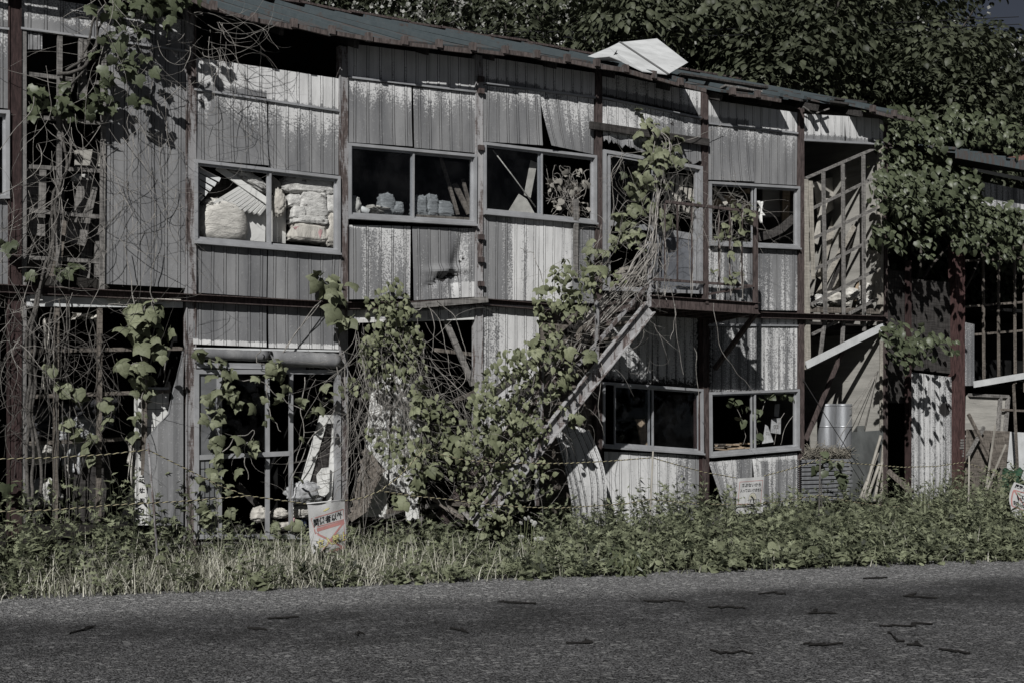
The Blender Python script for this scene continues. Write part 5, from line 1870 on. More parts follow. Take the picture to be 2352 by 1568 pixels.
def tri():
    hv, hf = T_HEART
    V, F = [], []
    for (a, sc, ox, oy) in ((0, 0.62, 0, 0.38), (1.35, 0.52, -0.03, 0.33), (-1.35, 0.52, 0.03, 0.33)):
        o = len(V)
        for p in hv:
            x, y = p[0] * sc * 0.95, p[1] * sc
            V.append((x * math.cos(a) - y * math.sin(a) + ox, x * math.sin(a) + y * math.cos(a) + oy, p[2] * sc * 1.6 - abs(a) * 0.05 * y - 0.02))
        F += [tuple(i + o for i in f) for f in hf]
    o = len(V)
    V += [(-.012, 0, 0), (.012, 0, 0), (.012, .4, 0), (-.012, .4, 0)]
    F.append((o, o + 1, o + 2, o + 3))
    return np.array(V), F


T_TRI = tri()
T_OVAL = (np.array([(0, 0, 0), (.33, .28, -.04), (.27, .66, -.10), (0, 1.0, -.26), (-.27, .66, -.10), (-.33, .28, -.04), (0, .5, .06)]),
          [(0, 1, 6), (1, 2, 6), (2, 3, 6), (3, 4, 6), (4, 5, 6), (5, 0, 6)])
T_ROUND = (np.array([(0, 0, 0), (.36, .18, -.03), (.44, .55, -.06), (.22, .92, -.08), (-.22, .92, -.08), (-.44, .55, -.06), (-.36, .18, -.03), (0, .5, .05)]),
           [(0, 1, 7), (1, 2, 7), (2, 3, 7), (3, 4, 7), (4, 5, 7), (5, 6, 7), (6, 0, 7)])
T_LANCE = (np.array([(0, 0, 0), (.15, .35, .03), (0, .45, 0), (-.15, .35, .03), (0, 1.0, -.18)]), [(0, 1, 2), (0, 2, 3), (1, 4, 2), (3, 2, 4)])
T_MUG = (np.array([(0, 0, 0), (.05, .25, 0), (.30, .42, .02), (.07, .45, 0), (.28, .72, -.03), (.06, .66, -.03), (0, 1.0, -.14), (-.06, .66, -.03), (-.28, .72, -.03), (-.07, .45, 0), (-.30, .42, .02), (-.05, .25, 0)]),
         [(0, 1, 11), (1, 2, 3), (1, 3, 9, 11), (11, 9, 10), (3, 4, 5), (3, 5, 7, 9), (9, 7, 8), (5, 6, 7)])
T_CARD = (np.array([(-.5, 0, 0), (.5, 0, 0), (.5, 1, 0.1), (-.5, 1, -0.1)]), [(0, 1, 2, 3)])


class Leaves:
    def __init__(self):
        self.v, self.loops, self.tot, self.r, self.nv = [], [], [], [], 0

    def add(self, tm, pos, nrm, yd, size, rnd, wide=1.0):
        tv, tf = tm
        pos = np.asarray(pos, float)
        n = len(pos)
        if n == 0:
            return
        nrm = unit(np.asarray(nrm, float))
        yd = np.asarray(yd, float)
        yd = unit(yd - nrm * np.sum(yd * nrm, axis=1, keepdims=True))
        xd = np.cross(yd, nrm)
        size = np.broadcast_to(np.asarray(size, float), (n,))[:, None, None]
        t = tv[None, :, :]
        V = pos[:, None, :] + size * (t[..., 0:1] * wide * xd[:, None, :] + t[..., 1:2] * yd[:, None, :] + t[..., 2:3] * nrm[:, None, :])
        k = tv.shape[0]
        self.v.append(V.reshape(-1, 3))
        fl = np.concatenate([np.array(f) for f in tf])
        off = self.nv + np.arange(n) * k
        self.loops.append((fl[None, :] + off[:, None]).ravel())
        self.tot.append(np.tile(np.array([len(f) for f in tf]), n))
        self.r.append(np.repeat(np.clip(np.broadcast_to(rnd, (n,)), 0, 1), k))
        self.nv += n * k

    def raw(self, V, loops, tot, r):
        self.v.append(V)
        self.loops.append(loops + self.nv)
        self.tot.append(tot)
        self.r.append(r)
        self.nv += len(V)

    def mesh(self, name, mat, base=(0, 0, 0)):
        v = np.concatenate(self.v) - np.array(base)
        lp = np.concatenate(self.loops).astype(np.int32)
        tt = np.concatenate(self.tot).astype(np.int32)
        me = bpy.data.meshes.new(name)
        me.vertices.add(len(v))
        me.vertices.foreach_set('co', v.astype(np.float32).ravel())
        me.loops.add(len(lp))
        me.loops.foreach_set('vertex_index', lp)
        me.polygons.add(len(tt))
        st_ = np.zeros(len(tt), dtype=np.int32)
        st_[1:] = np.cumsum(tt)[:-1]
        me.polygons.foreach_set('loop_start', st_)
        me.polygons.foreach_set('loop_total', tt)
        at = me.attributes.new('rnd', 'FLOAT', 'POINT')
        at.data.foreach_set('value', np.concatenate(self.r).astype(np.float32))
        me.materials.append(mat)
        me.update(calc_edges=True)
        return me

    def obj(self, name, mat, parent=None, base=None):
        b = rootloc(parent) if parent is not None else (base if base is not None else (0, 0, 0))
        o = bpy.data.objects.new(name, self.mesh(name, mat, b))
        COL.objects.link(o)
        if parent is not None:
            o.parent = parent
        else:
            o.location = b
        return o


def vleaves(L, blobs, tm, size, sp=0.68, n0=(-.2, -.8, .55), yd0=(0, -.25, -1), n=-0.1, dn=0.08, bright=(0.2, 1.0), k=1.0):
    """blobs: (px, py, radius px, count) on the plane Y=n"""
    for b in blobs:
        x, y, r, c = b[:4]
        nn = b[4] if len(b) > 4 else n
        c = max(1, int(c * k))
        a = rng.uniform(0, 2 * np.pi, c)
        q = r * np.sqrt(rng.uniform(0, 1, c))
        pos = np.array([tuple(P(x + math.cos(t) * s, y + math.sin(t) * s, nn + rng.normal(0, dn))) for t, s in zip(a, q)])
        sz = size * rng.uniform(0.6, 1.2, c)
        nr = np.array(n0) + rng.normal(0, sp, (c, 3))
        nr[:, 1] = -np.abs(nr[:, 1])
        yd = np.array(yd0) + rng.normal(0, sp * 0.8, (c, 3))
        pos = pos - unit(yd) * sz[:, None] * 0.5
        L.add(tm, pos, nr, yd, sz, rng.uniform(*bright, c))


def wander(mb, p, d, L, r, curl=0.5, step=0.06, grav=0.0, taper=True, sides=4, flat=0.35, seed=None):
    """random curved stem"""
    rr = random
    p = Vector(p)
    d = Vector(d).normalized()
    n = max(3, int(L / step))
    pts = [p.copy()]
    w = Vector((rr.gauss(0, 1), rr.gauss(0, flat), rr.gauss(0, 1))) * curl
    for i in range(n):
        w = w * 0.80 + Vector((rr.gauss(0, 1), rr.gauss(0, flat), rr.gauss(0, 1))) * curl * 0.46
        d = (d + w * step * 4 + Vector((0, 0, -grav * step))).normalized()
        p = p + d * step
        if p.y > -0.02 and flat < 0.9:
            p.y = -0.02
            d.y = -abs(d.y)
        pts.append(p.copy())
    r *= 0.72
    rs = [r * (1 - 0.75 * i / n if taper else 1) for i in range(n + 1)]
    mb.tube(pts, rs, sides, cap=False)
    if r > 0.0016 and n > 7 and rr.random() < 0.7:
        i = rr.randrange(2, n - 2)
        dd = (pts[i + 1] - pts[i]).normalized() + Vector((rr.gauss(0, 0.6), rr.gauss(0, 0.2), rr.gauss(0, 0.6)))
        wander(mb, pts[i], dd, L * rr.uniform(0.2, 0.5), r * 0.8, curl, step, grav, taper, sides, flat)
    return pts


def through(mb, pts, r, wig=0.03, k=6, sides=5):
    """stem through surveyed points"""
    Q = [P(*p) for p in pts]
    out = []
    for a, b in zip(Q[:-1], Q[1:]):
        for i in range(k):
            t = i / k
            out.append(a.lerp(b, t) + Vector((random.gauss(0, wig), random.gauss(0, wig * 0.6), random.gauss(0, wig))))
    out.append(Q[-1])
    # smooth
    for _ in range(2):
        out = [out[0]] + [(out[i - 1] + out[i] * 2 + out[i + 1]) / 4 for i in range(1, len(out) - 1)] + [out[-1]]
    n = len(out)
    rs = [r * (1 - 0.35 * i / n) for i in range(n)] if not hasattr(r, '__len__') else [lerp(r[0], r[1], i / n) for i in range(n)]
    mb.tube(out, rs, sides, cap=False)
    return out


def vine(label, base, mats=('stem', 'vineleaf')):
    return thing('vine', label, 'vine', base)


# --- old vine over the left bay
random.seed(11)
v1 = vine('old woody vine with bare tangled stems smothering the left posts and upper left opening', P(100, 1200, -0.1))
mb = MB()
for i in range(3):
    dx = random.uniform(-8, 8)
    through(mb, [(70 + i * 9, 1190, -0.10), (60 + i * 10 + dx, 1030, -0.12), (66 + i * 9, 880, -0.12), (58 + i * 9, 760, -0.14), (90 + i * 6, 660, -0.15), (118 + dx, 560, -0.14), (126 + dx, 460, -0.12), (150 + i * 3, 380, -0.12), (146 + dx, 250, -0.1), (168 + 6 * i, 170, -0.08), (205 + 8 * i, 120, -0.08), (215 + 14 * i, 20, -0.25)],
            random.uniform(0.012, 0.022), 0.04)
through(mb, [(132, 170, -0.08), (170, 166, -0.1), (200, 150, -0.1), (213, 120, -0.1)], 0.02, 0.01)
through(mb, [(152, 163, -0.08), (180, 144, -0.1), (202, 129, -0.1)], 0.016, 0.01)
through(mb, [(64, 285, -0.08), (66, 270, -0.15), (95, 262, -0.15), (118, 250, -0.1), (160, 250, -0.1)], 0.014, 0.01)
obj('trunk', mb, MAT['stem_dark'], v1, smooth=True)
mb = MB()
for i in range(75):
    px, py = random.choice([(random.uniform(190, 440), random.uniform(-40, 40)), (random.uniform(70, 180), random.uniform(130, 700)), (random.uniform(220, 440), random.uniform(20, 330)), (random.uniform(60, 240), random.uniform(200, 620))])
    wander(mb, P(px, py, random.uniform(-0.40, -0.08) if py > 60 else random.uniform(-0.5, -0.3)), (random.gauss(0.15, 0.5), random.gauss(-0.05, 0.2), -1), random.uniform(0.5, 1.9), random.uniform(0.003, 0.007), 0.75)
for i in range(40):
    wander(mb, P(random.uniform(20, 140), random.uniform(560, 800), random.uniform(-0.35, -0.08)), (random.gauss(0.0, 0.9), random.gauss(-0.1, 0.2), random.gauss(0, 0.8)), random.uniform(0.3, 1.1), random.uniform(0.003, 0.007), 0.9)
for i in range(34):
    wander(mb, P(random.uniform(250, 420), random.uniform(180, 560), random.uniform(-0.22, -0.05)), (random.gauss(0.1, 0.5), random.gauss(-0.05, 0.2), -1), random.uniform(0.4, 1.3), random.uniform(0.003, 0.006), 0.9)
for i in range(24):
    wander(mb, P(random.uniform(420, 520), random.uniform(10, 120), random.uniform(-0.55, -0.25)), (random.gauss(0.35, 0.6), random.gauss(-0.05, 0.3), random.gauss(-0.6, 0.6)), random.uniform(0.4, 1.2), random.uniform(0.003, 0.006), 1.1)
for i in range(14):
    wander(mb, P(random.uniform(448, 600), random.uniform(150, 330), -0.10), (random.gauss(0.3, 0.5), -0.05, -1), random.uniform(0.4, 0.9), random.uniform(0.0025, 0.004), 1.2)
obj('stems', mb, [MAT['stem']], v1, smooth=True)
L = Leaves()
C1 = lambda x, y, r, c, n=-0.2: (x * .25633, y * .25633, r * .25633, c, n)
vleaves(L, [C1(560, 770, 50, 3), C1(565, 960, 65, 8), C1(300, 840, 35, 3), C1(300, 1020, 55, 6), C1(730, 885, 20, 1), C1(860, 830, 40, 3), C1(960, 750, 60, 8), C1(905, 880, 50, 5), C1(810, 990, 50, 5), C1(900, 965, 45, 4), C1(985, 700, 40, 3), C1(1020, 990, 40, 4), C1(800, 1050, 40, 3), C1(960, 340, 60, 7), C1(1080, 380, 30, 3), C1(1125, 560, 40, 4, -0.3), C1(1120, 620, 50, 5, -0.3), C1(1190, 600, 30, 3, -0.3),
            C1(1220, 920, 40, 4, -0.3), C1(1295, 915, 25, 2, -0.3), C1(820, 95, 40, 4, -0.4), C1(1120, 120, 70, 9, -0.4), C1(1270, 90, 60, 7, -0.4), C1(1400, 50, 70, 10, -0.4), C1(1500, 20, 60, 8, -0.4), C1(1260, 20, 50, 6, -0.4), C1(1740, 10, 50, 5, -0.4), C1(440, 1000, 50, 5), C1(1000, 60, 60, 4, -0.4), C1(1650, -30, 90, 14, -0.4), C1(1350, -60, 200, 40, -0.4), C1(350, 920, 90, 8), C1(620, 1010, 60, 6), C1(1150, 700, 60, 5, -0.3),
            C1(150, 1800, 5, 1), (140, 630, 16, 7, -0.15), (20, 575, 14, 5, -0.2), (170, 620, 10, 3, -0.15), (18, 1130, 14, 4), (80, 640, 12, 3)],
        T_LOBED, 0.118, k=0.85)
# leaves high on the roof edge whose shade falls on the grey sheet
vleaves(L, [(300, 40, 60, 14, -0.45), (380, 30, 50, 14, -0.5), (250, 130, 40, 7, -0.35), (330, 150, 60, 6, -0.4)], T_LOBED, 0.13)
L.obj('leaves', MAT['darkleaf'], v1)  # darker leaf colour carries the dimness of the left side
# bare stems over the lower left opening
v1b = vine('curtain of thin dead vine stems hanging over the lower left opening', P(120, 1200, -0.12))
mb = MB()
for i in range(34):
    px, py = random.uniform(-10, 250), random.uniform(650, 900)
    wander(mb, P(px, py, random.uniform(-0.25, -0.06)), (random.gauss(0.0, 0.35), random.gauss(-0.03, 0.15), -1), random.uniform(0.6, 2.0), random.uniform(0.003, 0.008), 0.6)
for i in range(5):
    px = random.uniform(60, 240)
    through(mb, [(px, 690, -0.1), (px + random.uniform(-14, 14), 820, -0.12), (px + random.uniform(-14, 14), 960, -0.12), (px + random.uniform(-14, 14), 1200, -0.12)], random.uniform(0.004, 0.009), 0.03)
for i in range(30):
    wander(mb, P(random.uniform(170, 240), random.uniform(770, 860), -0.1), (random.gauss(0, 1), -0.1, random.gauss(0.1, 0.5)), random.uniform(0.2, 0.6), 0.004, 0.9)
for i in range(30):
    wander(mb, P(random.uniform(0, 60), random.uniform(660, 1000), random.uniform(-0.2, -0.08)), (random.gauss(0, 0.8), -0.1, random.gauss(-0.5, 0.7)), random.uniform(0.3, 1.0), 0.005, 0.8)
obj('stems', mb, MAT['stem_dark'], v1b, smooth=True)
C5 = lambda x, y, r, c, n=-0.12: (x * .25633, 660.4 + y * .25633, r * .25633, c, n)
L = Leaves()
vleaves(L, [C5(950, 1060, 40, 3), C5(940, 1100, 60, 4), C5(720, 990, 40, 4), C5(530, 890, 30, 2), C5(600, 930, 40, 4), C5(630, 1220, 60, 5), C5(680, 1330, 40, 3), C5(800, 1380, 40, 4), C5(970, 1220, 40, 4), C5(800, 1480, 35, 3), C5(800, 1550, 35, 3), C5(450, 770, 30, 3), C5(270, 635, 15, 1)], T_HEART, 0.12, k=1.2)
L.obj('leaves', MAT['vineleaf'], v1b)
# vine hanging from the white header board
v2 = vine('leafy vine with large heart shaped leaves dangling from the white header board at lower left', P(333, 1000, -0.12))
mb = MB()
for q in ([(308, 700), (305, 760), (330, 820), (331, 900), (325, 980)], [(350, 690), (356, 720), (352, 800), (348, 860)], [(335, 700), (325, 740), (318, 790)], [(246, 700), (300, 700), (315, 690)], [(372, 795), (380, 830), (375, 880)], [(330, 830), (300, 845), (288, 850)], [(350, 690), (345, 640), (360, 560)], [(308, 690), (300, 640), (285, 560)]):
    through(mb, [(x, y, -0.12) for (x, y) in q], 0.006, 0.02)
obj('stems', mb, MAT['stem'], v2, smooth=True)
L = Leaves()
vleaves(L, [C5(1200, 190, 30, 3), C5(1385, 220, 50, 4), C5(1290, 200, 40, 3), C5(1220, 260, 40, 5), C5(1310, 290, 60, 7), C5(1230, 360, 70, 8), C5(1370, 330, 50, 5), C5(1120, 395, 30, 2), C5(1230, 440, 50, 5), C5(1475, 385, 35, 3), C5(1310, 500, 50, 4), C5(1290, 560, 40, 3), C5(1415, 500, 50, 4), C5(1440, 550, 40, 3), C5(1425, 630, 40, 4), C5(1115, 720, 50, 4), C5(1130, 790, 35, 2), C5(1230, 700, 50, 4), C5(1280, 800, 70, 6), C5(1195, 870, 35, 3), C5(1195, 940, 30, 2), C5(1355, 935, 30, 2), C5(1280, 960, 40, 3), C5(1230, 1190, 40, 4), C5(1210, 1350, 40, 3)],
        T_TRI, 0.20, sp=0.55, k=0.75)
L.obj('leaves', MAT['vineleaf'], v2)
# vine over the glazed doors
C6 = lambda x, y, r, c, n=-0.16: (402 + x * .29883, 660.4 + y * .29883, r * .29883, c, n)
C7 = lambda x, y, r, c, n=-0.16: (x * .29883, 1004.9 + y * .29883, r * .29883, c, n)
v3 = vine('leafy vine trailing down the glazed sliding doors', P(500, 1230, -0.15))
mb = MB()
for q in ([(470, 815), (500, 835), (510, 870), (500, 930), (505, 990), (503, 1080), (500, 1160), (503, 1230)], [(600, 795), (590, 815), (588, 835), (640, 840)], [(505, 850), (560, 880), (600, 870), (625, 900), (650, 915), (700, 945), (735, 940), (760, 920)], [(612, 870), (620, 960), (645, 990)], [(565, 1010), (560, 1060), (570, 1100)], [(760, 950), (720, 1000), (690, 1050), (672, 1100), (668, 1220)], [(510, 1040), (540, 1000), (580, 985), (576, 1010)], [(700, 860), (690, 950), (700, 1000), (680, 1060)]):
    through(mb, [(x, y, -0.14) for (x, y) in q], 0.006, 0.02)
for i in range(14):
    wander(mb, P(random.uniform(470, 760), random.uniform(860, 1150), -0.14), (random.gauss(0, 1), -0.1, random.gauss(0, 1)), random.uniform(0.2, 0.6), 0.0035, 1.2)
obj('stems', mb, MAT['stem'], v3, smooth=True)
L = Leaves()
vleaves(L, [C6(210, 520, 35, 3), C6(270, 580, 30, 2), C6(320, 575, 25, 3), C6(395, 600, 35, 4), C6(350, 660, 35, 4), C6(280, 715, 40, 3), C6(415, 790, 40, 4), C6(440, 810, 40, 4), C6(350, 830, 35, 4), C6(420, 860, 40, 4), C6(255, 850, 45, 5), C6(450, 925, 35, 3), C6(370, 970, 40, 4), C6(290, 960, 35, 4), C6(310, 1020, 35, 4), C6(330, 1210, 50, 4), C6(270, 1250, 30, 2), C6(320, 1300, 50, 5), C6(620, 690, 30, 3), C6(655, 885, 35, 3), C6(705, 1025, 30, 3), C6(610, 1210, 40, 3), C6(490, 1215, 30, 2),
            C6(780, 610, 45, 6), C6(790, 650, 40, 5), C6(730, 700, 30, 3), C6(790, 855, 35, 4), C6(955, 885, 40, 4), C6(1165, 885, 45, 4), C6(1185, 785, 25, 3), C6(1100, 960, 40, 4), C6(1000, 1175, 25, 2), C6(830, 770, 40, 4), C6(600, 1280, 30, 3), C6(470, 690, 30, 2),
            C7(1690, 60, 50, 3), C7(1690, 230, 60, 4), C7(1800, 280, 45, 3), C7(1630, 300, 40, 4), C7(1530, 320, 40, 4), C7(1745, 410, 45, 4), C7(1570, 510, 30, 3), C7(1600, 620, 40, 4), C7(1950, 60, 40, 3), C7(1780, 560, 30, 2), C7(2120, 680, 40, 4), C7(2240, 355, 25, 2), C7(2290, 690, 40, 4), C7(1840, 40, 20, 1)],
        T_TRI, 0.155, k=0.8)
L.obj('leaves', MAT['vineleaf'], v3)
v4 = vine('short vine with big drooping leaves on the rusty post beside the floor beam', P(780, 760, -0.15))
C8 = lambda x, y, r, c, n=-0.2: (402 + x * .29883, 344.5 + y * .29883, r * .29883, c, n)
mb = MB()
for q in ([(655, 800), (680, 760), (725, 700), (745, 688), (770, 690)], [(790, 830), (775, 760), (765, 700), (750, 655)], [(640, 820), (700, 745), (740, 690)], [(795, 700), (770, 660)], [(770, 830), (790, 900), (795, 960)]):
    through(mb, [(x, y, -0.14) for (x, y) in q], 0.006, 0.015)
obj('stems', mb, MAT['stem'], v4, smooth=True)
L = Leaves()
vleaves(L, [C8(1120, 1010, 35, 3), C8(1165, 1080, 40, 4), C8(1210, 1000, 30, 3), C8(1210, 1110, 45, 5), C8(1340, 1050, 30, 2), C8(1240, 1160, 45, 5), C8(1230, 1270, 40, 4), C8(1310, 1310, 40, 5)], T_TRI, 0.24, k=0.75)
L.obj('leaves', MAT['vineleaf'], v4)

# thicket in front of the open doorway
v5 = thing('climbing_thicket', 'leafy thicket with a skirt of dead stems filling the open doorway left of the stairs', 'bush', P(930, 1220, -0.4))
mb = MB()
for i in range(170):
    px, py = random.uniform(815, 985), random.uniform(720, 930)
    wander(mb, P(px, py, random.uniform(-0.5, -0.1)), (random.gauss(0.12, 0.35), random.gauss(-0.05, 0.12), -1), random.uniform(0.7, 1.9), random.uniform(0.003, 0.006), 0.5)
for i in range(90):
    px, py = random.uniform(900, 1090), random.uniform(850, 1120)
    wander(mb, P(px, py, random.uniform(-0.6, -0.15)), (random.gauss(0.5, 0.5), random.gauss(-0.05, 0.2), -1 + random.random()), random.uniform(0.5, 1.5), random.uniform(0.003, 0.006), 0.7)
for q in ([(950, 715), (985, 700), (1000, 760), (990, 830), (1010, 900)], [(975, 700), (1010, 730), (1022, 800), (1035, 860)], [(1010, 690), (1050, 730), (1068, 800), (1070, 870)], [(960, 830), (1010, 850), (1060, 900), (1090, 920)], [(790, 830), (800, 960), (802, 1060), (790, 1150)], [(800, 850), (850, 960), (830, 1080)]):
    through(mb, [(x, y, -0.2) for (x, y) in q], 0.006, 0.02)
for i in range(26):
    px, py = random.uniform(795, 840), random.uniform(860, 1100)
    wander(mb, P(px, py, random.uniform(-0.3, -0.1)), (random.gauss(0.1, 0.3), -0.05, -1), random.uniform(0.6, 1.4), random.uniform(0.003, 0.007), 0.6)
obj('stems', mb, MAT['stem'], v5, smooth=True)
L = Leaves()
vleaves(L, [(875, 700, 32, 34), (912, 712, 36, 50), (930, 740, 36, 46), (872, 750, 44, 56), (910, 775, 44, 60), (850, 795, 30, 30), (940, 790, 34, 40), (965, 800, 18, 10), (880, 820, 46, 50), (930, 840, 36, 36), (850, 835, 22, 14), (862, 870, 22, 14), (905, 870, 30, 22), (965, 845, 20, 10), (830, 792, 14, 6), (895, 678, 18, 8), (845, 690, 12, 4), (900, 650, 14, 6), (912, 665, 14, 8), (955, 870, 20, 8), (790, 900, 16, 6), (830, 900, 20, 8), (808, 880, 12, 4)], T_OVAL, 0.085, n=-0.3, dn=0.18, k=1.1)
vleaves(L, [(900, 1010, 32, 30), (850, 1000, 14, 7), (960, 950, 20, 8), (985, 945, 22, 7), (1000, 920, 14, 10), (1005, 990, 30, 26), (1050, 990, 40, 36), (950, 1040, 34, 36), (990, 1045, 40, 34), (905, 1050, 26, 20), (870, 1030, 14, 8), (940, 1080, 26, 18), (960, 1130, 24, 14), (918, 1150, 20, 8), (1090, 1080, 40, 40), (1075, 1120, 30, 20), (1040, 1080, 30, 18), (960, 1010, 30, 18), (1020, 950, 30, 16)], T_OVAL, 0.09, n=-0.55, dn=0.2, k=1.1)
vleaves(L, [(965, 905, 18, 4, -0.5), (985, 945, 22, 5, -0.6), (1010, 970, 14, 2, -0.6), (968, 1035, 14, 3, -0.7), (1040, 1040, 20, 5, -0.7), (1000, 1080, 22, 5, -0.7), (840, 830, 10, 2), (920, 1155, 12, 2, -0.7), (965, 1120, 18, 4, -0.7)], T_TRI, 0.21)
L.obj('leaves', MAT['hedgeleaf'], v5)

# vines on the staircase
v6 = vine('dense leafy vine climbing over the outside staircase from the weeds to the landing', P(1150, 1220, -1.0))
mb = MB()
diag = lambda t: (lerp(1115, 1500, t), lerp(1090, 560, t))
for i in range(100):
    t = random.random() ** 0.8
    x, y = diag(t)
    wander(mb, P(x + random.uniform(-50, 50), y + random.uniform(-70, 90), random.uniform(-1.15, -0.2)), (random.gauss(0.5, 0.6), random.gauss(-0.05, 0.3), random.gauss(0.35, 0.7)), random.uniform(0.4, 1.3), random.uniform(0.003, 0.006), 0.9, flat=1.0)
for i in range(80):
    x, y = random.uniform(1380, 1520), random.uniform(500, 780)
    wander(mb, P(x, y, random.uniform(-1.15, -0.3)), (random.gauss(-0.3, 0.7), random.gauss(-0.05, 0.3), random.gauss(-0.4, 0.7)), random.uniform(0.4, 1.2), random.uniform(0.003, 0.0065), 0.8, flat=1.0)
for i in range(16):
    k = random.uniform(-25, 25)
    through(mb, [(1130 + k, 1120, -0.9), (1180 + k, 1000, -0.8), (1260 + k, 880, -0.7), (1340 + k, 760, -0.9), (1440 + k, 660, -1.05), (1500 + k * 0.5, 560, -1.05)], random.uniform(0.005, 0.011), 0.06)
for q in ([(1500, 560), (1540, 640), (1556, 760), (1570, 860)], [(1600, 800), (1605, 870), (1603, 960)], [(1390, 820), (1375, 920), (1385, 980)], [(1640, 700), (1652, 790), (1690, 860), (1748, 900)], [(1545, 700), (1555, 740), (1540, 780)], [(1250, 640), (1230, 600), (1222, 580), (1195, 570)]):
    through(mb, [(x, y, -1.05) for (x, y) in q], 0.0045, 0.03)
for i in range(60):
    wander(mb, P(random.uniform(1080, 1330), random.uniform(880, 1180), random.uniform(-1.2, -0.4)), (random.gauss(0.2, 0.8), random.gauss(-0.1, 0.3), random.gauss(0, 0.9)), random.uniform(0.3, 0.9), random.uniform(0.003, 0.006), 0.8, flat=1.0)
obj('stems', mb, MAT['stem'], v6, smooth=True)
L = Leaves()
SB = [(1290, 625, 26, 26), (1325, 650, 40, 46), (1372, 640, 30, 24), (1285, 690, 26, 22), (1312, 705, 34, 30), (1255, 735, 22, 14), (1275, 770, 22, 16), (1262, 795, 38, 44), (1212, 815, 32, 34), (1175, 838, 38, 44), (1140, 868, 32, 32), (1112, 900, 28, 24), (1092, 930, 22, 14), (1205, 870, 34, 30), (1240, 840, 26, 20), (1300, 850, 30, 22), (1255, 900, 30, 24),
      (1125, 945, 40, 46), (1155, 990, 42, 50), (1205, 960, 40, 46), (1240, 990, 28, 24), (1290, 950, 20, 14), (1312, 968, 12, 6), (1135, 1050, 38, 44), (1190, 1040, 38, 42), (1240, 1080, 26, 20), (1140, 1115, 30, 26), (1090, 1015, 28, 24), (1215, 1000, 30, 26), (1180, 930, 30, 22), (1100, 1150, 26, 18), (1180, 1100, 26, 18), (1255, 1125, 16, 12), (1245, 1090, 14, 8), (1110, 1185, 34, 34), (1150, 1180, 34, 34), (1080, 1160, 26, 18), (1190, 1150, 28, 22), (1130, 1210, 30, 22), (1240, 720, 14, 8), (1235, 695, 12, 5), (1270, 655, 20, 14), (1350, 690, 26, 14), (1415, 640, 20, 10), (1220, 1130, 16, 8), (1110, 985, 30, 22), (1080, 1040, 20, 12)]
vleaves(L, SB, T_OVAL, 0.085, n=-1.0, dn=0.22, k=1.35)
vleaves(L, [(1295, 820, 24, 7), (1350, 815, 16, 4), (1300, 865, 20, 5), (1240, 670, 8, 2), (1370, 628, 18, 5), (1115, 945, 20, 4), (1150, 1105, 20, 6), (1140, 1010, 20, 4), (1200, 960, 24, 5), (1330, 720, 14, 3), (1300, 700, 16, 4), (1325, 965, 10, 3), (1240, 800, 16, 4), (1235, 705, 8, 2)], T_TRI, 0.18, n=-1.15, dn=0.1, k=1.0)
L.obj('leaves', MAT['hedgeleaf'], v6)
v7 = vine('tall leafy vine twining up the middle of the upper doorway above the stairs', P(1495, 640, -0.4))
mb = MB()
for i in range(7):
    k = random.uniform(-12, 12)
    through(mb, [(1480 + k, 660, -0.8), (1490 + k, 560, -0.5), (1500 + k, 480, -0.3), (1510 + k * 1.5, 400, -0.2), (1520 + k * 2, 330, -0.15), (1490 + k, 285, -0.12)], random.uniform(0.005, 0.012), 0.04)
for i in range(60):
    wander(mb, P(random.uniform(1400, 1590), random.uniform(340, 520), random.uniform(-0.6, -0.1)), (random.gauss(0, 0.8), random.gauss(-0.05, 0.2), random.gauss(-0.4, 0.8)), random.uniform(0.3, 1.0), random.uniform(0.0025, 0.0045), 1.0)
for q in ([(1500, 400), (1470, 440), (1420, 480), (1400, 540)], [(1520, 345), (1560, 330), (1600, 318), (1660, 286)], [(1400, 360), (1440, 352), (1480, 348)], [(1430, 350), (1405, 400), (1408, 480), (1398, 530)], [(1600, 450), (1560, 470), (1520, 470)]):
    through(mb, [(x, y, -0.15) for (x, y) in q], 0.005, 0.02)
obj('stems', mb, MAT['stem'], v7, smooth=True)
L = Leaves()
C3 = lambda x, y, r, c, n=-0.2: (1033.6 + x * .29883, 344.5 + y * .29883, r * .29883, c, n)
vleaves(L, [(1470, 278, 16, 4), (1492, 284, 12, 3), (1508, 298, 12, 4), (1482, 315, 14, 4), (1530, 312, 10, 3), (1505, 340, 20, 8), (1540, 345, 20, 8), (1560, 335, 12, 4), (1480, 345, 16, 6), (1520, 360, 18, 6), (1560, 370, 10, 3),
            C3(1630, 30, 60, 8), C3(1690, 20, 50, 6), C3(1640, 110, 55, 8), C3(1520, 120, 40, 5), C3(1620, 190, 50, 7), C3(1440, 220, 50, 6), C3(1500, 250, 60, 8), C3(1540, 270, 40, 5), C3(1640, 280, 45, 6), C3(1400, 310, 40, 5), C3(1470, 350, 30, 4), C3(1412, 425, 35, 3), C3(1480, 490, 45, 4), C3(1550, 470, 40, 4), C3(1600, 480, 40, 4), C3(1420, 500, 30, 3), C3(1310, 530, 40, 5), C3(1330, 560, 40, 4), C3(1640, 570, 60, 8), C3(1660, 545, 35, 3), C3(1400, 610, 50, 6), C3(1290, 660, 40, 4), C3(1340, 660, 40, 4), C3(1390, 680, 45, 6), C3(1440, 700, 40, 5), C3(1280, 740, 50, 6), C3(1150, 770, 40, 4), C3(1180, 800, 30, 3), C3(1475, 745, 25, 2), C3(1440, 790, 25, 2), C3(1720, 520, 25, 2), C3(1830, 380, 25, 2), C3(1345, 195, 15, 1), C3(1070, 735, 40, 5, -0.4), C3(1105, 855, 25, 2, -0.4), C3(1740, 100, 40, 4), C3(1560, 60, 40, 4)],
        T_TRI, 0.165, k=0.75)
L.obj('leaves', MAT['vineleaf'], v7)
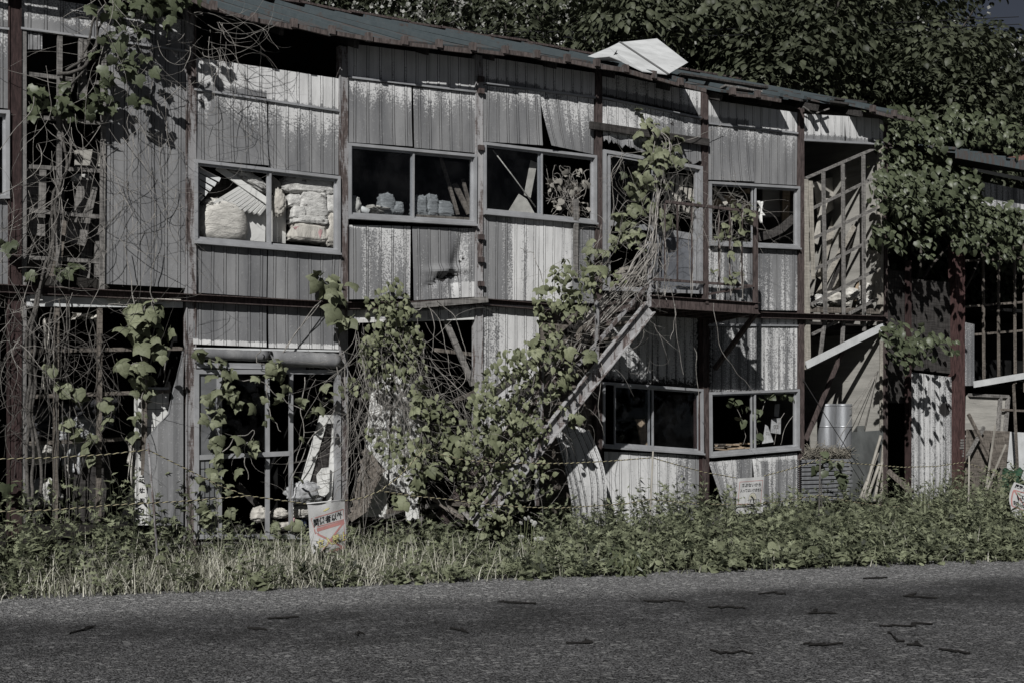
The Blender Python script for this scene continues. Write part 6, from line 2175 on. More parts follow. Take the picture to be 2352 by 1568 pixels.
v8 = vine('sparse vine tangled through the landing railing in front of the right upper window', P(1670, 690, -1.0))
mb = MB()
for i in range(80):
    wander(mb, P(random.uniform(1570, 1730), random.uniform(440, 560), random.uniform(-1.1, -0.6)), (random.gauss(0, 1), random.gauss(0, 0.3), random.gauss(-0.3, 0.8)), random.uniform(0.3, 1.0), random.uniform(0.0025, 0.0045), 1.1, flat=1.0)
for x in (1527, 1589, 1651, 1680, 1704):
    for i in range(2):
        through(mb, [(x + random.uniform(-4, 4), 690, -1.0), (x + random.uniform(-7, 7), 600, -1.02), (x + random.uniform(-7, 7), 520, -1.02), (x + random.uniform(-10, 10), 470, -1.0)], 0.005, 0.025)
obj('stems', mb, MAT['stem'], v8, smooth=True)
L = Leaves()
vleaves(L, [(1690, 490, 22, 9), (1705, 505, 24, 11), (1720, 495, 14, 5), (1665, 535, 16, 6), (1705, 530, 14, 5), (1655, 545, 12, 4), (1690, 560, 10, 3), (1685, 640, 16, 8), (1690, 655, 12, 5), (1640, 628, 8, 2), (1680, 590, 8, 3), (1720, 480, 10, 3), (1715, 550, 8, 2), (1600, 470, 12, 3)], T_HEART, 0.095, n=-1.05)
L.obj('leaves', MAT['vineleaf'], v8)
v9 = vine('dead vine with curled pale leaves inside the upper window beside the doorway', P(1300, 505, 0.05))
mb = MB()
for i in range(46):
    p = P(random.uniform(1255, 1350), random.uniform(420, 505), 0.1)
    pts = []
    d = Vector((random.gauss(0, 0.6), 0, 1)).normalized()
    for k in range(10):
        pts.append(p.copy())
        d = (d + Vector((random.gauss(0, 0.35), random.gauss(0, 0.1), random.gauss(0, 0.3)))).normalized()
        p = p + d * 0.045
        p.y = min(max(p.y, 0.07), 0.3)
        top = P(1240, 375, p.y).z
        p.z = min(p.z, top)
        p.x = min(max(p.x, P(1245, 400, 0.1).x), P(1353, 400, 0.1).x)
    mb.tube(pts, 0.0045, 4, cap=False)
obj('stems', mb, MAT['stem'], v9, smooth=True)
L = Leaves()
vleaves(L, [(1272, 425, 16, 12), (1303, 403, 8, 4), (1328, 402, 10, 5), (1312, 425, 8, 5), (1320, 435, 10, 6), (1345, 430, 10, 6), (1280, 470, 12, 8), (1340, 480, 14, 6)], T_HEART, 0.085, sp=1.0, n=0.05, dn=0.02)
L.obj('leaves', MAT['deadleaf'], v9)
v10 = vine('young vine with fresh leaves inside the lower right window', P(1770, 1010, 0.04))
mb = MB()
for q in ([(1690, 930), (1705, 960), (1712, 1000), (1706, 1020)], [(1800, 945), (1785, 985), (1778, 1020)], [(1825, 950), (1800, 985), (1793, 1020)], [(1735, 970), (1742, 1000), (1750, 1020)], [(1765, 900), (1755, 930), (1740, 960)]):
    through(mb, [(x, y, 0.07) for (x, y) in q], 0.0045, 0.01)
obj('stems', mb, MAT['stem'], v10, smooth=True)
L = Leaves()
vleaves(L, [(1690, 922, 14, 6), (1766, 910, 12, 4), (1752, 916, 8, 3), (1740, 955, 12, 6), (1706, 968, 10, 5), (1795, 905, 12, 5), (1815, 912, 12, 5), (1742, 1015, 12, 5), (1714, 945, 8, 3)], T_HEART, 0.11, n=0.02, dn=0.02)
L.obj('leaves', MAT['darkleaf'], v10)
# ------------------------------------------------------------------ verge
def edge_y(x):
    """road edge Y at world X"""
    return E0.y + (x - E0.x) * ED.y / ED.x


hx = [sx(p) for p in (-300, 60, 300, 430, 520, 640, 780, 950, 1100, 1200, 1320, 1450, 1560, 1700, 1840, 1960, 2100, 2200, 2500)]
hh = [0.58, 0.60, 0.60, 0.58, 0.32, 0.24, 0.24, 0.28, 0.44, 0.44, 0.42, 0.50, 0.44, 0.36, 0.42, 0.46, 0.52, 0.56, 0.5]


def scatter(n, seed):
    r = np.random.default_rng(seed)
    X = r.uniform(hx[0] - 1, hx[-1] + 3, n * 2)
    e = edge_y(X)
    f = r.uniform(0, 1, n * 2)
    Y = e + (0.10 - e) * f
    w = (0.10 - e)
    keep = r.uniform(0, 1, n * 2) < w / w.max()
    d = (np.stack([X, Y], 1) - np.array([CAM.x, CAM.y]))
    fw = d[:, 0] * sP + d[:, 1] * cP
    rt = d[:, 0] * cP - d[:, 1] * sP
    px = CX + FPX * rt / np.maximum(fw, 0.1)
    keep &= (fw > 1) & (px > -160) & (px < 2520)
    return X[keep], Y[keep], f[keep], px[keep]


vh = lambda X: np.interp(X, hx, hh)
patch = lambda X, Y, k, s: np.sin(X * k + 1.3 * s) * np.sin(Y * k * 1.3 + s) + 0.6 * np.sin(X * k * 2.3 + Y * 1.7 * k + s * 2)


def weeds(n, seed, tm, leaf, per, mat, name, hs=1.0, lo=0.02, dens=None, wide=1.0, up=0.45, bright=(0.05, 0.9)):
    X, Y, f, px = scatter(n, seed)
    r = np.random.default_rng(seed + 1)
    if dens is not None:
        k = r.uniform(0, 1, len(X)) < dens(X, Y, f, px)
        X, Y, f, px = X[k], Y[k], f[k], px[k]
    H = vh(X) * (0.33 + 0.85 * np.clip(f * 1.5, 0, 1)) * r.uniform(0.4, 1.3, len(X)) * hs
    m = len(X)
    lean = r.normal(0, 0.16, (m, 2))
    pl = r.uniform(-0.4, 0.4, m)
    L = Leaves()
    for i in range(per):
        t = (i + r.uniform(0.2, 1.0, m)) / per
        z = lo + H * t
        a = i * 2.4 + r.uniform(0, 6.28, m) * 0.4 + np.arange(m)
        pos = np.stack([X + lean[:, 0] * H * t, Y + lean[:, 1] * H * t, z], 1)
        yd = np.stack([np.cos(a), np.sin(a), r.normal(up, 0.35, m)], 1)
        nr = np.stack([-np.cos(a) * 0.45 - 0.2, -np.sin(a) * 0.45 - 0.5, np.ones(m)], 1) + r.normal(0, 0.4, (m, 3))
        sz = leaf * r.uniform(0.6, 1.25, m) * (1.15 - 0.45 * t)
        L.add(tm, pos, nr, yd, sz, np.clip(r.uniform(*bright, m) + pl, 0, 0.9), wide)
    # thin stalks
    vs = np.zeros((m, 6, 3))
    for k_ in range(3):
        an = k_ * 2.09
        vs[:, k_, 0] = X + 0.003 * math.cos(an)
        vs[:, k_, 1] = Y + 0.003 * math.sin(an)
        vs[:, k_, 2] = 0
        vs[:, 3 + k_, 0] = X + lean[:, 0] * H + 0.0015 * math.cos(an)
        vs[:, 3 + k_, 1] = Y + lean[:, 1] * H + 0.0015 * math.sin(an)
        vs[:, 3 + k_, 2] = H
    fl = np.array([0, 1, 4, 3, 1, 2, 5, 4, 2, 0, 3, 5])
    L.raw(vs.reshape(-1, 3), (fl[None] + 6 * np.arange(m)[:, None]).ravel(), np.full(m * 3, 4), np.full(m * 6, 0.3))
    return tag(L.obj(name, MAT[mat]), kind='stuff')


dry = lambda f, px: np.exp(-((px - 560) / 420.0) ** 2) * np.exp(-((f - 0.28) / 0.30) ** 2)
weeds(2600, 41, T_MUG, 0.135, 12, 'weed', 'weeds', 1.12, dens=lambda X, Y, f, px: (1.0 - 0.95 * dry(f, px)) * (0.35 + 0.65 * (patch(X, Y, 1.9, 4) > -0.3)), up=0.6)
weeds(2300, 51, T_LANCE, 0.13, 14, 'weed', 'undergrowth', 1.2, dens=lambda X, Y, f, px: (0.35 + 0.6 * (patch(X, Y, 1.4, 2) > 0)) * (1 - 0.95 * dry(f, px)), bright=(0.0, 0.8), up=0.75, wide=0.9)
weeds(1700, 61, T_OVAL, 0.085, 8, 'weed', 'ground_cover', 0.5, wide=1.3, up=0.15, dens=lambda X, Y, f, px: np.where((px > 900) & (f < 0.6), 0.95, 0.15), bright=(0.25, 1.0))
weeds(420, 91, T_HEART, 0.12, 7, 'vineleaf', 'creeping_leaves', 0.75, up=0.0, dens=lambda X, Y, f, px: (patch(X, Y, 1.1, 5) > 0.25) * (1 - 0.7 * dry(f, px)), bright=(0.0, 0.75))


def blades(n, seed, mat, name, length, dens, fall=1.0, width=0.006, bright=(0, 0.9)):
    X, Y, f, px = scatter(n, seed)
    r = np.random.default_rng(seed + 1)
    k = r.uniform(0, 1, len(X)) < dens(X, Y, f, px)
    X, Y, f, px = X[k], Y[k], f[k], px[k]
    m = len(X)
    Ln = length * r.uniform(0.5, 1.25, m) * (0.55 + 0.6 * f)
    a = r.uniform(0, 2 * np.pi, m)
    bend = r.uniform(0.2, 1.25, m) * fall
    rows = 5
    vs = np.zeros((m, rows * 2, 3))
    px_, pz = np.zeros(m), np.zeros(m)
    for i in range(rows):
        t = i / (rows - 1)
        ang = np.pi / 2 - bend * t * 1.5
        if i:
            px_ = px_ + np.cos(ang) * Ln / (rows - 1)
            pz = pz + np.sin(ang) * Ln / (rows - 1)
        w = width * (1 - 0.85 * t ** 1.5)
        for s, sg in ((0, -1), (1, 1)):
            vs[:, 2 * i + s, 0] = X + np.cos(a) * px_ - np.sin(a) * w * sg
            vs[:, 2 * i + s, 1] = Y + np.sin(a) * px_ + np.cos(a) * w * sg
            vs[:, 2 * i + s, 2] = np.maximum(pz, 0.004)
    fl = np.concatenate([np.array([2 * i, 2 * i + 1, 2 * i + 3, 2 * i + 2]) for i in range(rows - 1)])
    L = Leaves()
    L.raw(vs.reshape(-1, 3), (fl[None] + 2 * rows * np.arange(m)[:, None]).ravel(), np.full(m * (rows - 1), 4), np.repeat(r.uniform(*bright, m), 2 * rows))
    return tag(L.obj(name, MAT[mat]), kind='stuff')


blades(20000, 71, 'grass', 'grass', 0.33, lambda X, Y, f, px: (0.25 + 0.5 * (patch(X, Y, 0.9, 7) > 0.1)) * np.where(px > 1100, 0.6, 1.0), 0.8)
blades(120000, 81, 'drygrass', 'dry_grass', 0.5, lambda X, Y, f, px: dry(f, px) * (0.55 + 0.45 * np.clip(patch(X, Y, 2.1, 3) + 0.5, 0, 1)) + 0.015, 1.5, 0.005)
blades(9000, 85, 'grass', 'short_grass', 0.12, lambda X, Y, f, px: np.where(f < 0.13, 1.0, 0.0), 0.8, 0.005)


# individual plants that stand out of the verge
def clump(px, py, label, tm, size, n, rad, h, mat='vineleaf', name='broad_leaved_plant', seed=0, up=0.2):
    g = G(px, py)
    r = np.random.default_rng(seed)
    L = Leaves()
    a = r.uniform(0, 6.28, n)
    q = rad * np.sqrt(r.uniform(0, 1, n))
    pos = np.stack([g.x + q * np.cos(a), g.y + q * np.sin(a), h * r.uniform(0.3, 1.0, n)], 1)
    nr = np.stack([r.normal(-.15, .45, n), r.normal(-.75, .4, n), np.ones(n) * 0.7], 1)
    yd = np.stack([np.cos(a), np.sin(a) - 0.3, r.normal(-.3, .2, n)], 1)
    L.add(tm, pos, nr, yd, size * 0.85 * r.uniform(0.6, 1.2, n), r.uniform(0.0, 0.8, n))
    o = thing(name, label, 'plant', (g.x, g.y, 0))
    L.obj('leaves', MAT[mat], o)
    mb = MB()
    for p in pos:
        mb.tube([(g.x + (p[0] - g.x) * 0.4, g.y + (p[1] - g.y) * 0.4, 0), tuple(p)], 0.003, 4, cap=False)
    obj('stalks', mb, MAT['stem_green'], o)
    return o


clump(1700, 1292, 'broad leaved vine runner at the road edge below the danger sign', T_HEART, 0.16, 16, 0.45, 0.22, seed=1)
clump(1800, 1288, 'clump of big heart shaped leaves at the road edge right of the danger sign', T_HEART, 0.17, 18, 0.5, 0.25, seed=2)
clump(1950, 1262, 'pale round leaved runner below the dark metal box', T_HEART, 0.13, 20, 0.6, 0.28, seed=3)
clump(1615, 1290, 'small low rosette of broad leaves at the road edge beneath the right landing', T_HEART, 0.12, 10, 0.25, 0.12, seed=4)
clump(2010, 1195, 'large round leaves poking out of weeds by the stack of corrugated sheets', T_HEART, 0.16, 10, 0.3, 0.5, seed=5)
clump(2200, 1200, 'broad leaved shoot beside the pale stake at right', T_HEART, 0.15, 14, 0.45, 0.55, seed=6)
clump(265, 1350, 'single big lobed leaf low in the grass at the left', T_LOBED, 0.2, 3, 0.06, 0.12, seed=7)
clump(195, 1300, 'tall broad leaf standing in the weeds at the left', T_HEART, 0.17, 4, 0.15, 0.45, seed=8)
clump(1010, 1290, 'leafy clump in the verge below the dead vine skirt', T_HEART, 0.13, 16, 0.5, 0.3, seed=9)
clump(1440, 1320, 'dark fine leaved tuft at the road edge below the pale stake', T_LANCE, 0.12, 60, 0.22, 0.25, mat='darkleaf', seed=10)
# sapling in front of the corrugated stack
g = P(1885, 1180, -1.1)
o = thing('sapling', 'young leaning sapling with drooping leaves in front of the corrugated stack', 'plant', (g.x, g.y, 0))
mb = MB()
mb.tube([P(1886, 1210, -1.1), P(1887, 1120, -1.1), P(1889, 1060, -1.12)], 0.007, 5)
mb.tube([P(1889, 1062, -1.12), P(1920, 1075, -1.12), P(1940, 1110, -1.1)], 0.005, 5)
obj('stem', mb, MAT['stem_dark'], o, smooth=True)
L = Leaves()
vleaves(L, [(1895, 1060, 14, 5), (1898, 1072, 14, 5), (1876, 1075, 10, 4), (1920, 1075, 12, 5), (1925, 1095, 14, 5), (1936, 1115, 10, 5), (1940, 1105, 8, 3)], T_HEART, 0.13, n=-1.12, dn=0.05)
L.obj('leaves', MAT['darkleaf'], o)


# white fleabane
def daisy(pts, label, seed):
    g = P(pts[0][0], 1245, -1.7)
    o = thing('daisy', label, 'flower', (g.x, -1.7, 0))
    r = np.random.default_rng(seed)
    L = Leaves()
    mb = MB()
    for (x, y) in pts:
        p = P(x, y, -1.7 + r.normal(0, 0.1))
        n = 16
        a = np.arange(n) * 2 * np.pi / n
        nv_ = np.array([0.05, -0.75, 0.65]) + r.normal(0, 0.15, 3)
        nv_ /= np.linalg.norm(nv_)
        e1 = np.cross(nv_, [0, 0, 1.0])
        e1 /= np.linalg.norm(e1)
        e2 = np.cross(nv_, e1)
        yd = np.cos(a)[:, None] * e1 + np.sin(a)[:, None] * e2
        L.add(T_CARD, np.repeat(np.array([tuple(p)]), n, 0) + yd * 0.004, np.repeat(nv_[None], n, 0), yd, 0.022, r.uniform(0.6, 1, n), 0.35)
        mb.tube([(p.x + r.normal(0, 0.05), p.y + 0.03, 0.0), (p.x, p.y + 0.012, p.z)], 0.003, 4, cap=False)
    L.obj('petals', MAT['blossom'], o)
    obj('stalks', mb, MAT['stem_green'], o)


daisy([(1207, 1190), (1215, 1188), (1222, 1196), (1229, 1199), (1197, 1200), (1226, 1205)], 'white daisies in the weeds below the fallen ribbed sheet, upper cluster', 1)
daisy([(1194, 1232), (1200, 1231), (1238, 1235), (1245, 1236), (1231, 1237), (1249, 1232)], 'white daisies low in the weeds, below the upper daisy cluster', 2)


# tall grass tufts
def tuft(px, py, label, n, Ln, rad, mat='grass', seed=0, bend=0.6, w=0.006):
    g = G(px, py)
    r = random.Random(seed)
    L = Leaves()
    mb = []
    V, F, RR = [], [], []
    for i in range(n):
        a, q = r.uniform(0, 6.28), rad * math.sqrt(r.random())
        x, y = g.x + q * math.cos(a), g.y + q * math.sin(a)
        l = Ln * r.uniform(0.55, 1.15)
        b = bend * r.uniform(0.3, 1.4)
        h, z = 0, 0
        K = 7
        rv = r.uniform(0.1, 0.85)
        o = len(V)
        for k in range(K):
            t = k / (K - 1)
            if k:
                h += math.cos(math.pi / 2 - b * t * 1.6) * l / (K - 1)
                z += math.sin(math.pi / 2 - b * t * 1.6) * l / (K - 1)
            ww = w * (1 - 0.9 * t ** 2)
            for s in (-1, 1):
                V.append((x + math.cos(a) * h - math.sin(a) * ww * s, y + math.sin(a) * h + math.cos(a) * ww * s, max(z, 0)))
                RR.append(rv)
        for k in range(K - 1):
            F.append((o + 2 * k, o + 2 * k + 1, o + 2 * k + 3, o + 2 * k + 2))
    L.raw(np.array(V), np.array(F).ravel(), np.full(len(F), 4), np.array(RR))
    o = L.obj('grass_tuft', MAT[mat], base=(g.x, g.y, 0))
    return tag(o, label, 'grass tuft')


tuft(2150, 1205, 'tall arching grass tuft in front of the pale ribbed panel at right', 110, 0.85, 0.45, 'weed', 1)
tuft(2120, 1225, 'upright green grass tuft left of the broad leaved shoot', 60, 0.75, 0.25, 'weed', 2, 0.4)
tuft(1935, 1250, 'dull bluish grass tuft below the dark metal box', 90, 0.32, 0.3, 'darkleaf', 3, 0.4)
tuft(440, 1300, 'tall pale blades of grass in front of the torn grey sheet', 26, 0.62, 0.3, 'drygrass', 4, 0.9)
tuft(790, 1290, 'bent dry grass tuft beneath the banner', 60, 0.40, 0.3, 'drygrass', 5, 1.1)
tuft(215, 1320, 'arching dry grass tuft among the left weeds', 60, 0.42, 0.25, 'drygrass', 6, 1.2)
tuft(1640, 1300, 'thin pale grass tuft at the road edge below the danger sign', 70, 0.28, 0.35, 'grass', 7, 0.6)
tuft(1745, 1215, 'dark grass tuft under the buckled sheet', 50, 0.5, 0.25, 'weed', 8, 0.5)
tuft(1395, 1240, 'leafy grass tuft at the foot of the fallen ribbed sheet', 50, 0.5, 0.3, 'weed', 9, 0.5)
# ------------------------------------------------------------------ hillside and trees
def W_(px, D):
    a = (px - CX) / FPX
    return CAM.x + D * (cP * a + sP), CAM.y + D * (-sP * a + cP)


def hill_z(x, y):
    return max(-0.05, 0.62 * (y - 9.5)) + (0.4 * math.sin(x * 0.3) * math.sin(y * 0.27) if y > 12 else 0)


mb = MB()
NX, NY = 60, 26
for i in range(NX + 1):
    for j in range(NY + 1):
        x, y = -60 + 160 * i / NX, 8.5 + 62 * j / NY
        mb.v.append((x, y, hill_z(x, y)))
for i in range(NX):
    for j in range(NY):
        a = i * (NY + 1) + j
        mb.f.append((a, a + NY + 1, a + NY + 2, a + 1))
        mb.mi.append(0)
tag(obj('hillside', mb, MAT['hill'], base=(0, 8.5, 0), smooth=True), kind='structure')


def crown(seed, R, Hc, nclump, per, leaf, tm=T_OVAL, blossom=0.0, droop=0.6, clump=(0.35, 0.75), bright=(0.0, 0.9)):
    """crown around the origin, base at z=0 top at Hc"""
    r = np.random.default_rng(seed)
    L, B = Leaves(), Leaves()
    tips = []
    for c in range(nclump):
        d = r.normal(0, 1, 3)
        d /= np.linalg.norm(d)
        q = r.uniform(0.45, 1.0) ** 0.6
        w = 1 + 0.18 * math.sin(3 * d[0] + seed) + 0.15 * math.sin(5 * d[2] + 2 * seed)
        ctr = np.array([d[0] * R * q * w, d[1] * R * q * w, Hc / 2 + d[2] * Hc / 2 * q * w])
        rc = r.uniform(*clump)
        tips.append((ctr, rc))
        m = int(per * r.uniform(0.6, 1.3) * (rc / np.mean(clump)) ** 1.5)
        u = r.normal(0, 1, (m, 3))
        u = unit(u)
        u[:, 2] = np.where(u[:, 2] < -0.15, -u[:, 2] * 0.6, u[:, 2])
        rad = rc * r.uniform(0.55, 1.08, m)[:, None]
        pos = ctr + u * rad * np.array([1.15, 1.15, 0.62])
        nr = u * 0.7 + np.array([0, -0.25, 0.75]) + r.normal(0, 0.35, (m, 3))
        yd = u * np.array([1, 1, 0.2]) + np.array([0, 0, -droop]) + r.normal(0, 0.35, (m, 3))
        br = np.clip(r.uniform(*bright, m) + r.uniform(-0.15, 0.15), 0, 1)
        L.add(tm, pos, nr, yd, leaf * r.uniform(0.65, 1.25, m), br)
        if blossom and r.random() < blossom:
            k = int(r.uniform(6, 16))
            u = unit(r.normal(0, 1, (k, 3)))
            u[:, 1] = -np.abs(u[:, 1])
            pc = ctr + u * rc * np.array([1.2, 1.2, 0.7])
            for p in pc:
                s = 10
                pos = p + r.normal(0, 1, (s, 3)) * np.array([0.05, 0.05, 0.09])
                B.add(T_CARD, pos, r.normal(0, 1, (s, 3)) + np.array([0, -1.0, 0.4]), r.normal(0, 1, (s, 3)), r.uniform(0.03, 0.06, s), r.uniform(0.2, 1, s))
    return L, B, tips


KINDS = {}


def make_kind(key, seed, R, Hc, ht, nclump, per, leaf, mat, **kw):
    """ht: height of crown base above the root"""
    L, B, tips = crown(seed, R, Hc, nclump, per, leaf, **kw)
    for q in (L, B):
        q.v = [a + np.array([0, 0, ht]) for a in q.v]
    r = random.Random(seed)
    mb = MB()
    top = Vector((r.uniform(-.3, .3), r.uniform(-.3, .3), ht + Hc * 0.75))
    tp = [Vector((0, 0, -0.8)), Vector((0.05, 0, ht * 0.5)), Vector((r.uniform(-.1, .1), 0, ht)), top]
    mb.tube(tp, [0.20, 0.16, 0.12, 0.03], 8)
    lb = MB()
    for (c, rc) in r.sample(tips, min(26, len(tips))):
        a = tp[2].lerp(top, r.uniform(0, 0.8))
        e = Vector(c) + Vector((0, 0, ht))
        m_ = a.lerp(e, 0.5) + Vector((r.uniform(-.2, .2), r.uniform(-.2, .2), r.uniform(-.1, .25)))
        lb.tube([a, m_, e], [0.05, 0.03, 0.012], 5, cap=False)
    KINDS[key] = (L.mesh('crown', MAT[mat]), B.mesh('blossoms', MAT['blossom']) if B.nv else None, mb, lb, [None, None])


def tree(key, loc, s, rot, label, group=None, name='tree', cat='tree'):
    me, bl, mb, lb, cache = KINDS[key]
    o = thing(name, label, cat, loc, group)
    o.rotation_euler.z = rot
    o.scale = (s, s, s)
    c = bpy.data.objects.new('crown', me)
    COL.objects.link(c)
    c.parent = o
    if bl:
        b = bpy.data.objects.new('blossom', bl)
        COL.objects.link(b)
        b.parent = o
    for i, (nm, m_) in enumerate((('trunk', mb), ('limbs', lb))):
        if cache[i] is None:
            t_ = obj(nm, m_, MAT['bark'], base=(0, 0, 0), smooth=True)
            cache[i] = t_.data
            t_.location = (0, 0, 0)
        else:
            t_ = bpy.data.objects.new(nm, cache[i])
            COL.objects.link(t_)
        t_.parent = o
    return o


make_kind('leafy_a', 5, 2.9, 5.6, 3.2, 120, 150, 0.115, 'treeleaf', bright=(0, .7))
make_kind('leafy_b', 6, 2.7, 6.2, 3.4, 120, 150, 0.11, 'treeleaf', droop=0.9, bright=(0, .65))
make_kind('bloom_a', 7, 2.7, 6.0, 3.2, 120, 70, 0.13, 'treeleaf', blossom=0.5, bright=(0.0, 0.6))
make_kind('bloom_b', 8, 2.9, 5.8, 3.4, 120, 75, 0.13, 'treeleaf', blossom=0.3, bright=(0.0, 0.55))
make_kind('broad', 9, 2.5, 4.4, 2.6, 120, 170, 0.115, 'treeleaf', droop=1.0, clump=(0.5, 0.85), bright=(0.2, 0.95))
GL = 'dense leafy trees on the slope behind the roof'
GB_ = 'white blossomed trees on the slope behind the roof'
GD = 'blossom speckled trees on the far right slope'
GR = 'broad leaved trees just behind the roof'
TL = [  # px, top y, D, kind, scale
    (430, -120, 29, 'leafy_a', 1.0), (610, -90, 31, 'leafy_b', 1.0), (790, -100, 31, 'bloom_b', 1.0), (960, -40, 27, 'bloom_a', .95), (1090, -60, 29, 'bloom_a', 1.05), (1210, -20, 27, 'bloom_a', 0.9), (1330, -90, 30, 'bloom_a', 1.05),
    (1380, 30, 26, 'leafy_a', .85), (1480, -40, 29, 'leafy_a', 1.05), (1600, -60, 30, 'bloom_b', 1.0), (1570, 20, 26.5, 'broad', 1.05), (1700, 10, 27, 'broad', 1.15), (1800, -50, 31, 'bloom_b', 1.0), (1850, 60, 26, 'broad', 1.1), (1930, -60, 31, 'leafy_b', 1.05),
    (1950, 90, 27, 'broad', 1.1), (2000, 20, 33, 'bloom_b', .95), (2085, 110, 30, 'bloom_b', .9), (2190, 160, 32, 'bloom_b', .9), (2290, 165, 33, 'bloom_b', .95), (2410, 150, 34, 'bloom_b', .95), (2070, 190, 27, 'broad', 1.0), (2190, 250, 28, 'leafy_b', .95), (2310, 250, 28, 'leafy_a', .95), (2420, 240, 28, 'leafy_b', 1.0),
    (520, -220, 38, 'leafy_b', 1.3), (900, -220, 40, 'leafy_a', 1.3), (1150, -220, 40, 'leafy_b', 1.35), (1400, -220, 40, 'leafy_a', 1.35), (1640, -200, 40, 'leafy_b', 1.3), (1780, -160, 40, 'leafy_a', 1.3), (1860, -60, 41, 'leafy_b', 1.2), (1270, 40, 33, 'leafy_b', 1.0), (1100, 30, 33, 'leafy_a', 1.0), (860, 10, 33, 'leafy_a', 1.0), (700, -10, 33, 'leafy_b', 1.0)]
hts = {'leafy_a': 8.8, 'leafy_b': 9.6, 'bloom_a': 9.2, 'bloom_b': 9.2, 'broad': 7.0}
rt = random.Random(5)
for (px, ty, D, k, s) in TL:
    x, y = W_(px, D)
    zt = EYE + (HY - ty) / FPX * D
    z0 = zt - hts[k] * s
    hz = hill_z(x, y)
    if z0 > hz - 0.2:
        s = (zt - hz + 0.2) / hts[k] * 1.0
        z0 = hz - 0.2
    if k == 'bloom_a':
        lab, g = 'tree thick with white blossom behind the middle of the roof', GB_
    elif k == 'bloom_b' and px > 2000:
        lab, g = 'dark tree speckled with white blossom on the far right slope', GD
    elif k == 'bloom_b':
        lab, g = 'leafy tree with scattered white blossom on the slope behind the roof', 'sparsely blossoming trees behind the roof'
    elif k == 'broad':
        lab, g = 'light leaved broad tree spreading just behind the right half of the roof', GR
    elif px > 2100:
        lab, g = 'dark leafy tree behind the low shed at right', 'dark trees behind the shed'
    else:
        lab, g = 'dense leafy tree on the slope behind the roof', GL
    tree(k, (x, y, z0), s, rt.uniform(0, 6.28), lab, g)

# tree line across the road, mirrored faintly in the window panes
L = Leaves()
r = np.random.default_rng(77)
for c in range(420):
    cx_ = r.uniform(-60, 50)
    top = 9 + 2.5 * math.sin(cx_ * 0.35) + 1.5 * math.sin(cx_ * 0.9)
    ctr = np.array([cx_, -38 + r.normal(0, 1.5), r.uniform(0.5, top)])
    m = 34
    u = unit(r.normal(0, 1, (m, 3)))
    L.add(T_OVAL, ctr + u * r.uniform(0.5, 1.3, m)[:, None], u + np.array([0, 0.3, 0.5]), r.normal(0, 1, (m, 3)), r.uniform(0.35, 0.7, m), r.uniform(0, 0.8, m))
tag(L.obj('treeline', MAT['treeleaf'], base=(0, -38, 0)), kind='stuff')

# big leaved shrub in the gap at the right of the factory
sh = thing('big_leaved_shrub', 'large shrub with drooping broad leaves overhanging the gap between factory and shed', 'shrub', P(2110, 1150, 0.6))
mb = MB()
for q in ([(2110, 1150), (2105, 1000), (2120, 850), (2100, 700), (2120, 560), (2090, 420)], [(2105, 900), (2150, 780), (2200, 700), (2270, 560)], [(2110, 800), (2060, 700), (2030, 560)], [(2120, 640), (2220, 520), (2330, 500)], [(2110, 860), (2150, 810), (2190, 800)]):
    through(mb, [(x, y, 0.35) for (x, y) in q], 0.03, 0.04)
obj('trunk', mb, MAT['bark'], sh, smooth=True)
L = Leaves()
fl = Leaves()
tiers = [(2060, 300, 46), (2100, 280, 40), (2140, 310, 44), (2060, 350, 50), (2120, 360, 50), (2090, 400, 52), (2160, 370, 40), (2040, 400, 36), (2050, 440, 50), (2110, 440, 50), (2170, 430, 44), (2220, 430, 40), (2025, 425, 24), (2060, 470, 40), (2030, 530, 26), (2100, 500, 44), (2160, 500, 40), (2210, 480, 44), (2260, 500, 44), (2310, 510, 44), (2350, 520, 40), (2220, 540, 40), (2280, 550, 40), (2330, 560, 40), (2020, 550, 20), (2060, 560, 24), (2130, 570, 24), (2290, 590, 26), (2340, 600, 24), (2060, 270, 30), (2180, 300, 30), (2230, 300, 36), (2290, 310, 40), (2340, 330, 36), (2200, 270, 30), (2260, 280, 30), (2320, 300, 36), (2050, 760, 26), (2080, 780, 30), (2120, 780, 30), (2150, 795, 24), (2190, 800, 20), (2060, 800, 24), (2085, 830, 20), (2050, 830, 16), (2100, 810, 24)]
vleaves(L, [(x, y, r_, int(r_ * r_ / 34), (-1.0 if y > 600 else -0.75 if y > 420 else 0.0)) for (x, y, r_) in tiers], T_OVAL, 0.125, sp=0.45, n0=(-.15, -.6, .75), yd0=(0.05, -.35, -1), dn=0.22, bright=(0.25, 1.0))
vleaves(L, [(x, y + 6, r_ * 1.1, int(r_ * r_ / 70), (-0.5 if y > 420 else 0.4)) for (x, y, r_) in tiers], T_HEART, 0.12, sp=0.5, dn=0.3, bright=(0.0, 0.5))
L.obj('leaves', MAT['darkleaf'], sh)
vleaves(fl, [(x + rng.normal(0, r_ * 0.5), y - r_ * 0.35, 7, 7, (-0.85 if y > 420 else -0.1)) for (x, y, r_) in tiers if r_ > 28 for _ in (0, 1)], T_CARD, 0.022, sp=0.9, dn=0.04, bright=(0.0, 0.3))
fl.obj('bud_clusters', MAT['hedgeleaf'], sh)

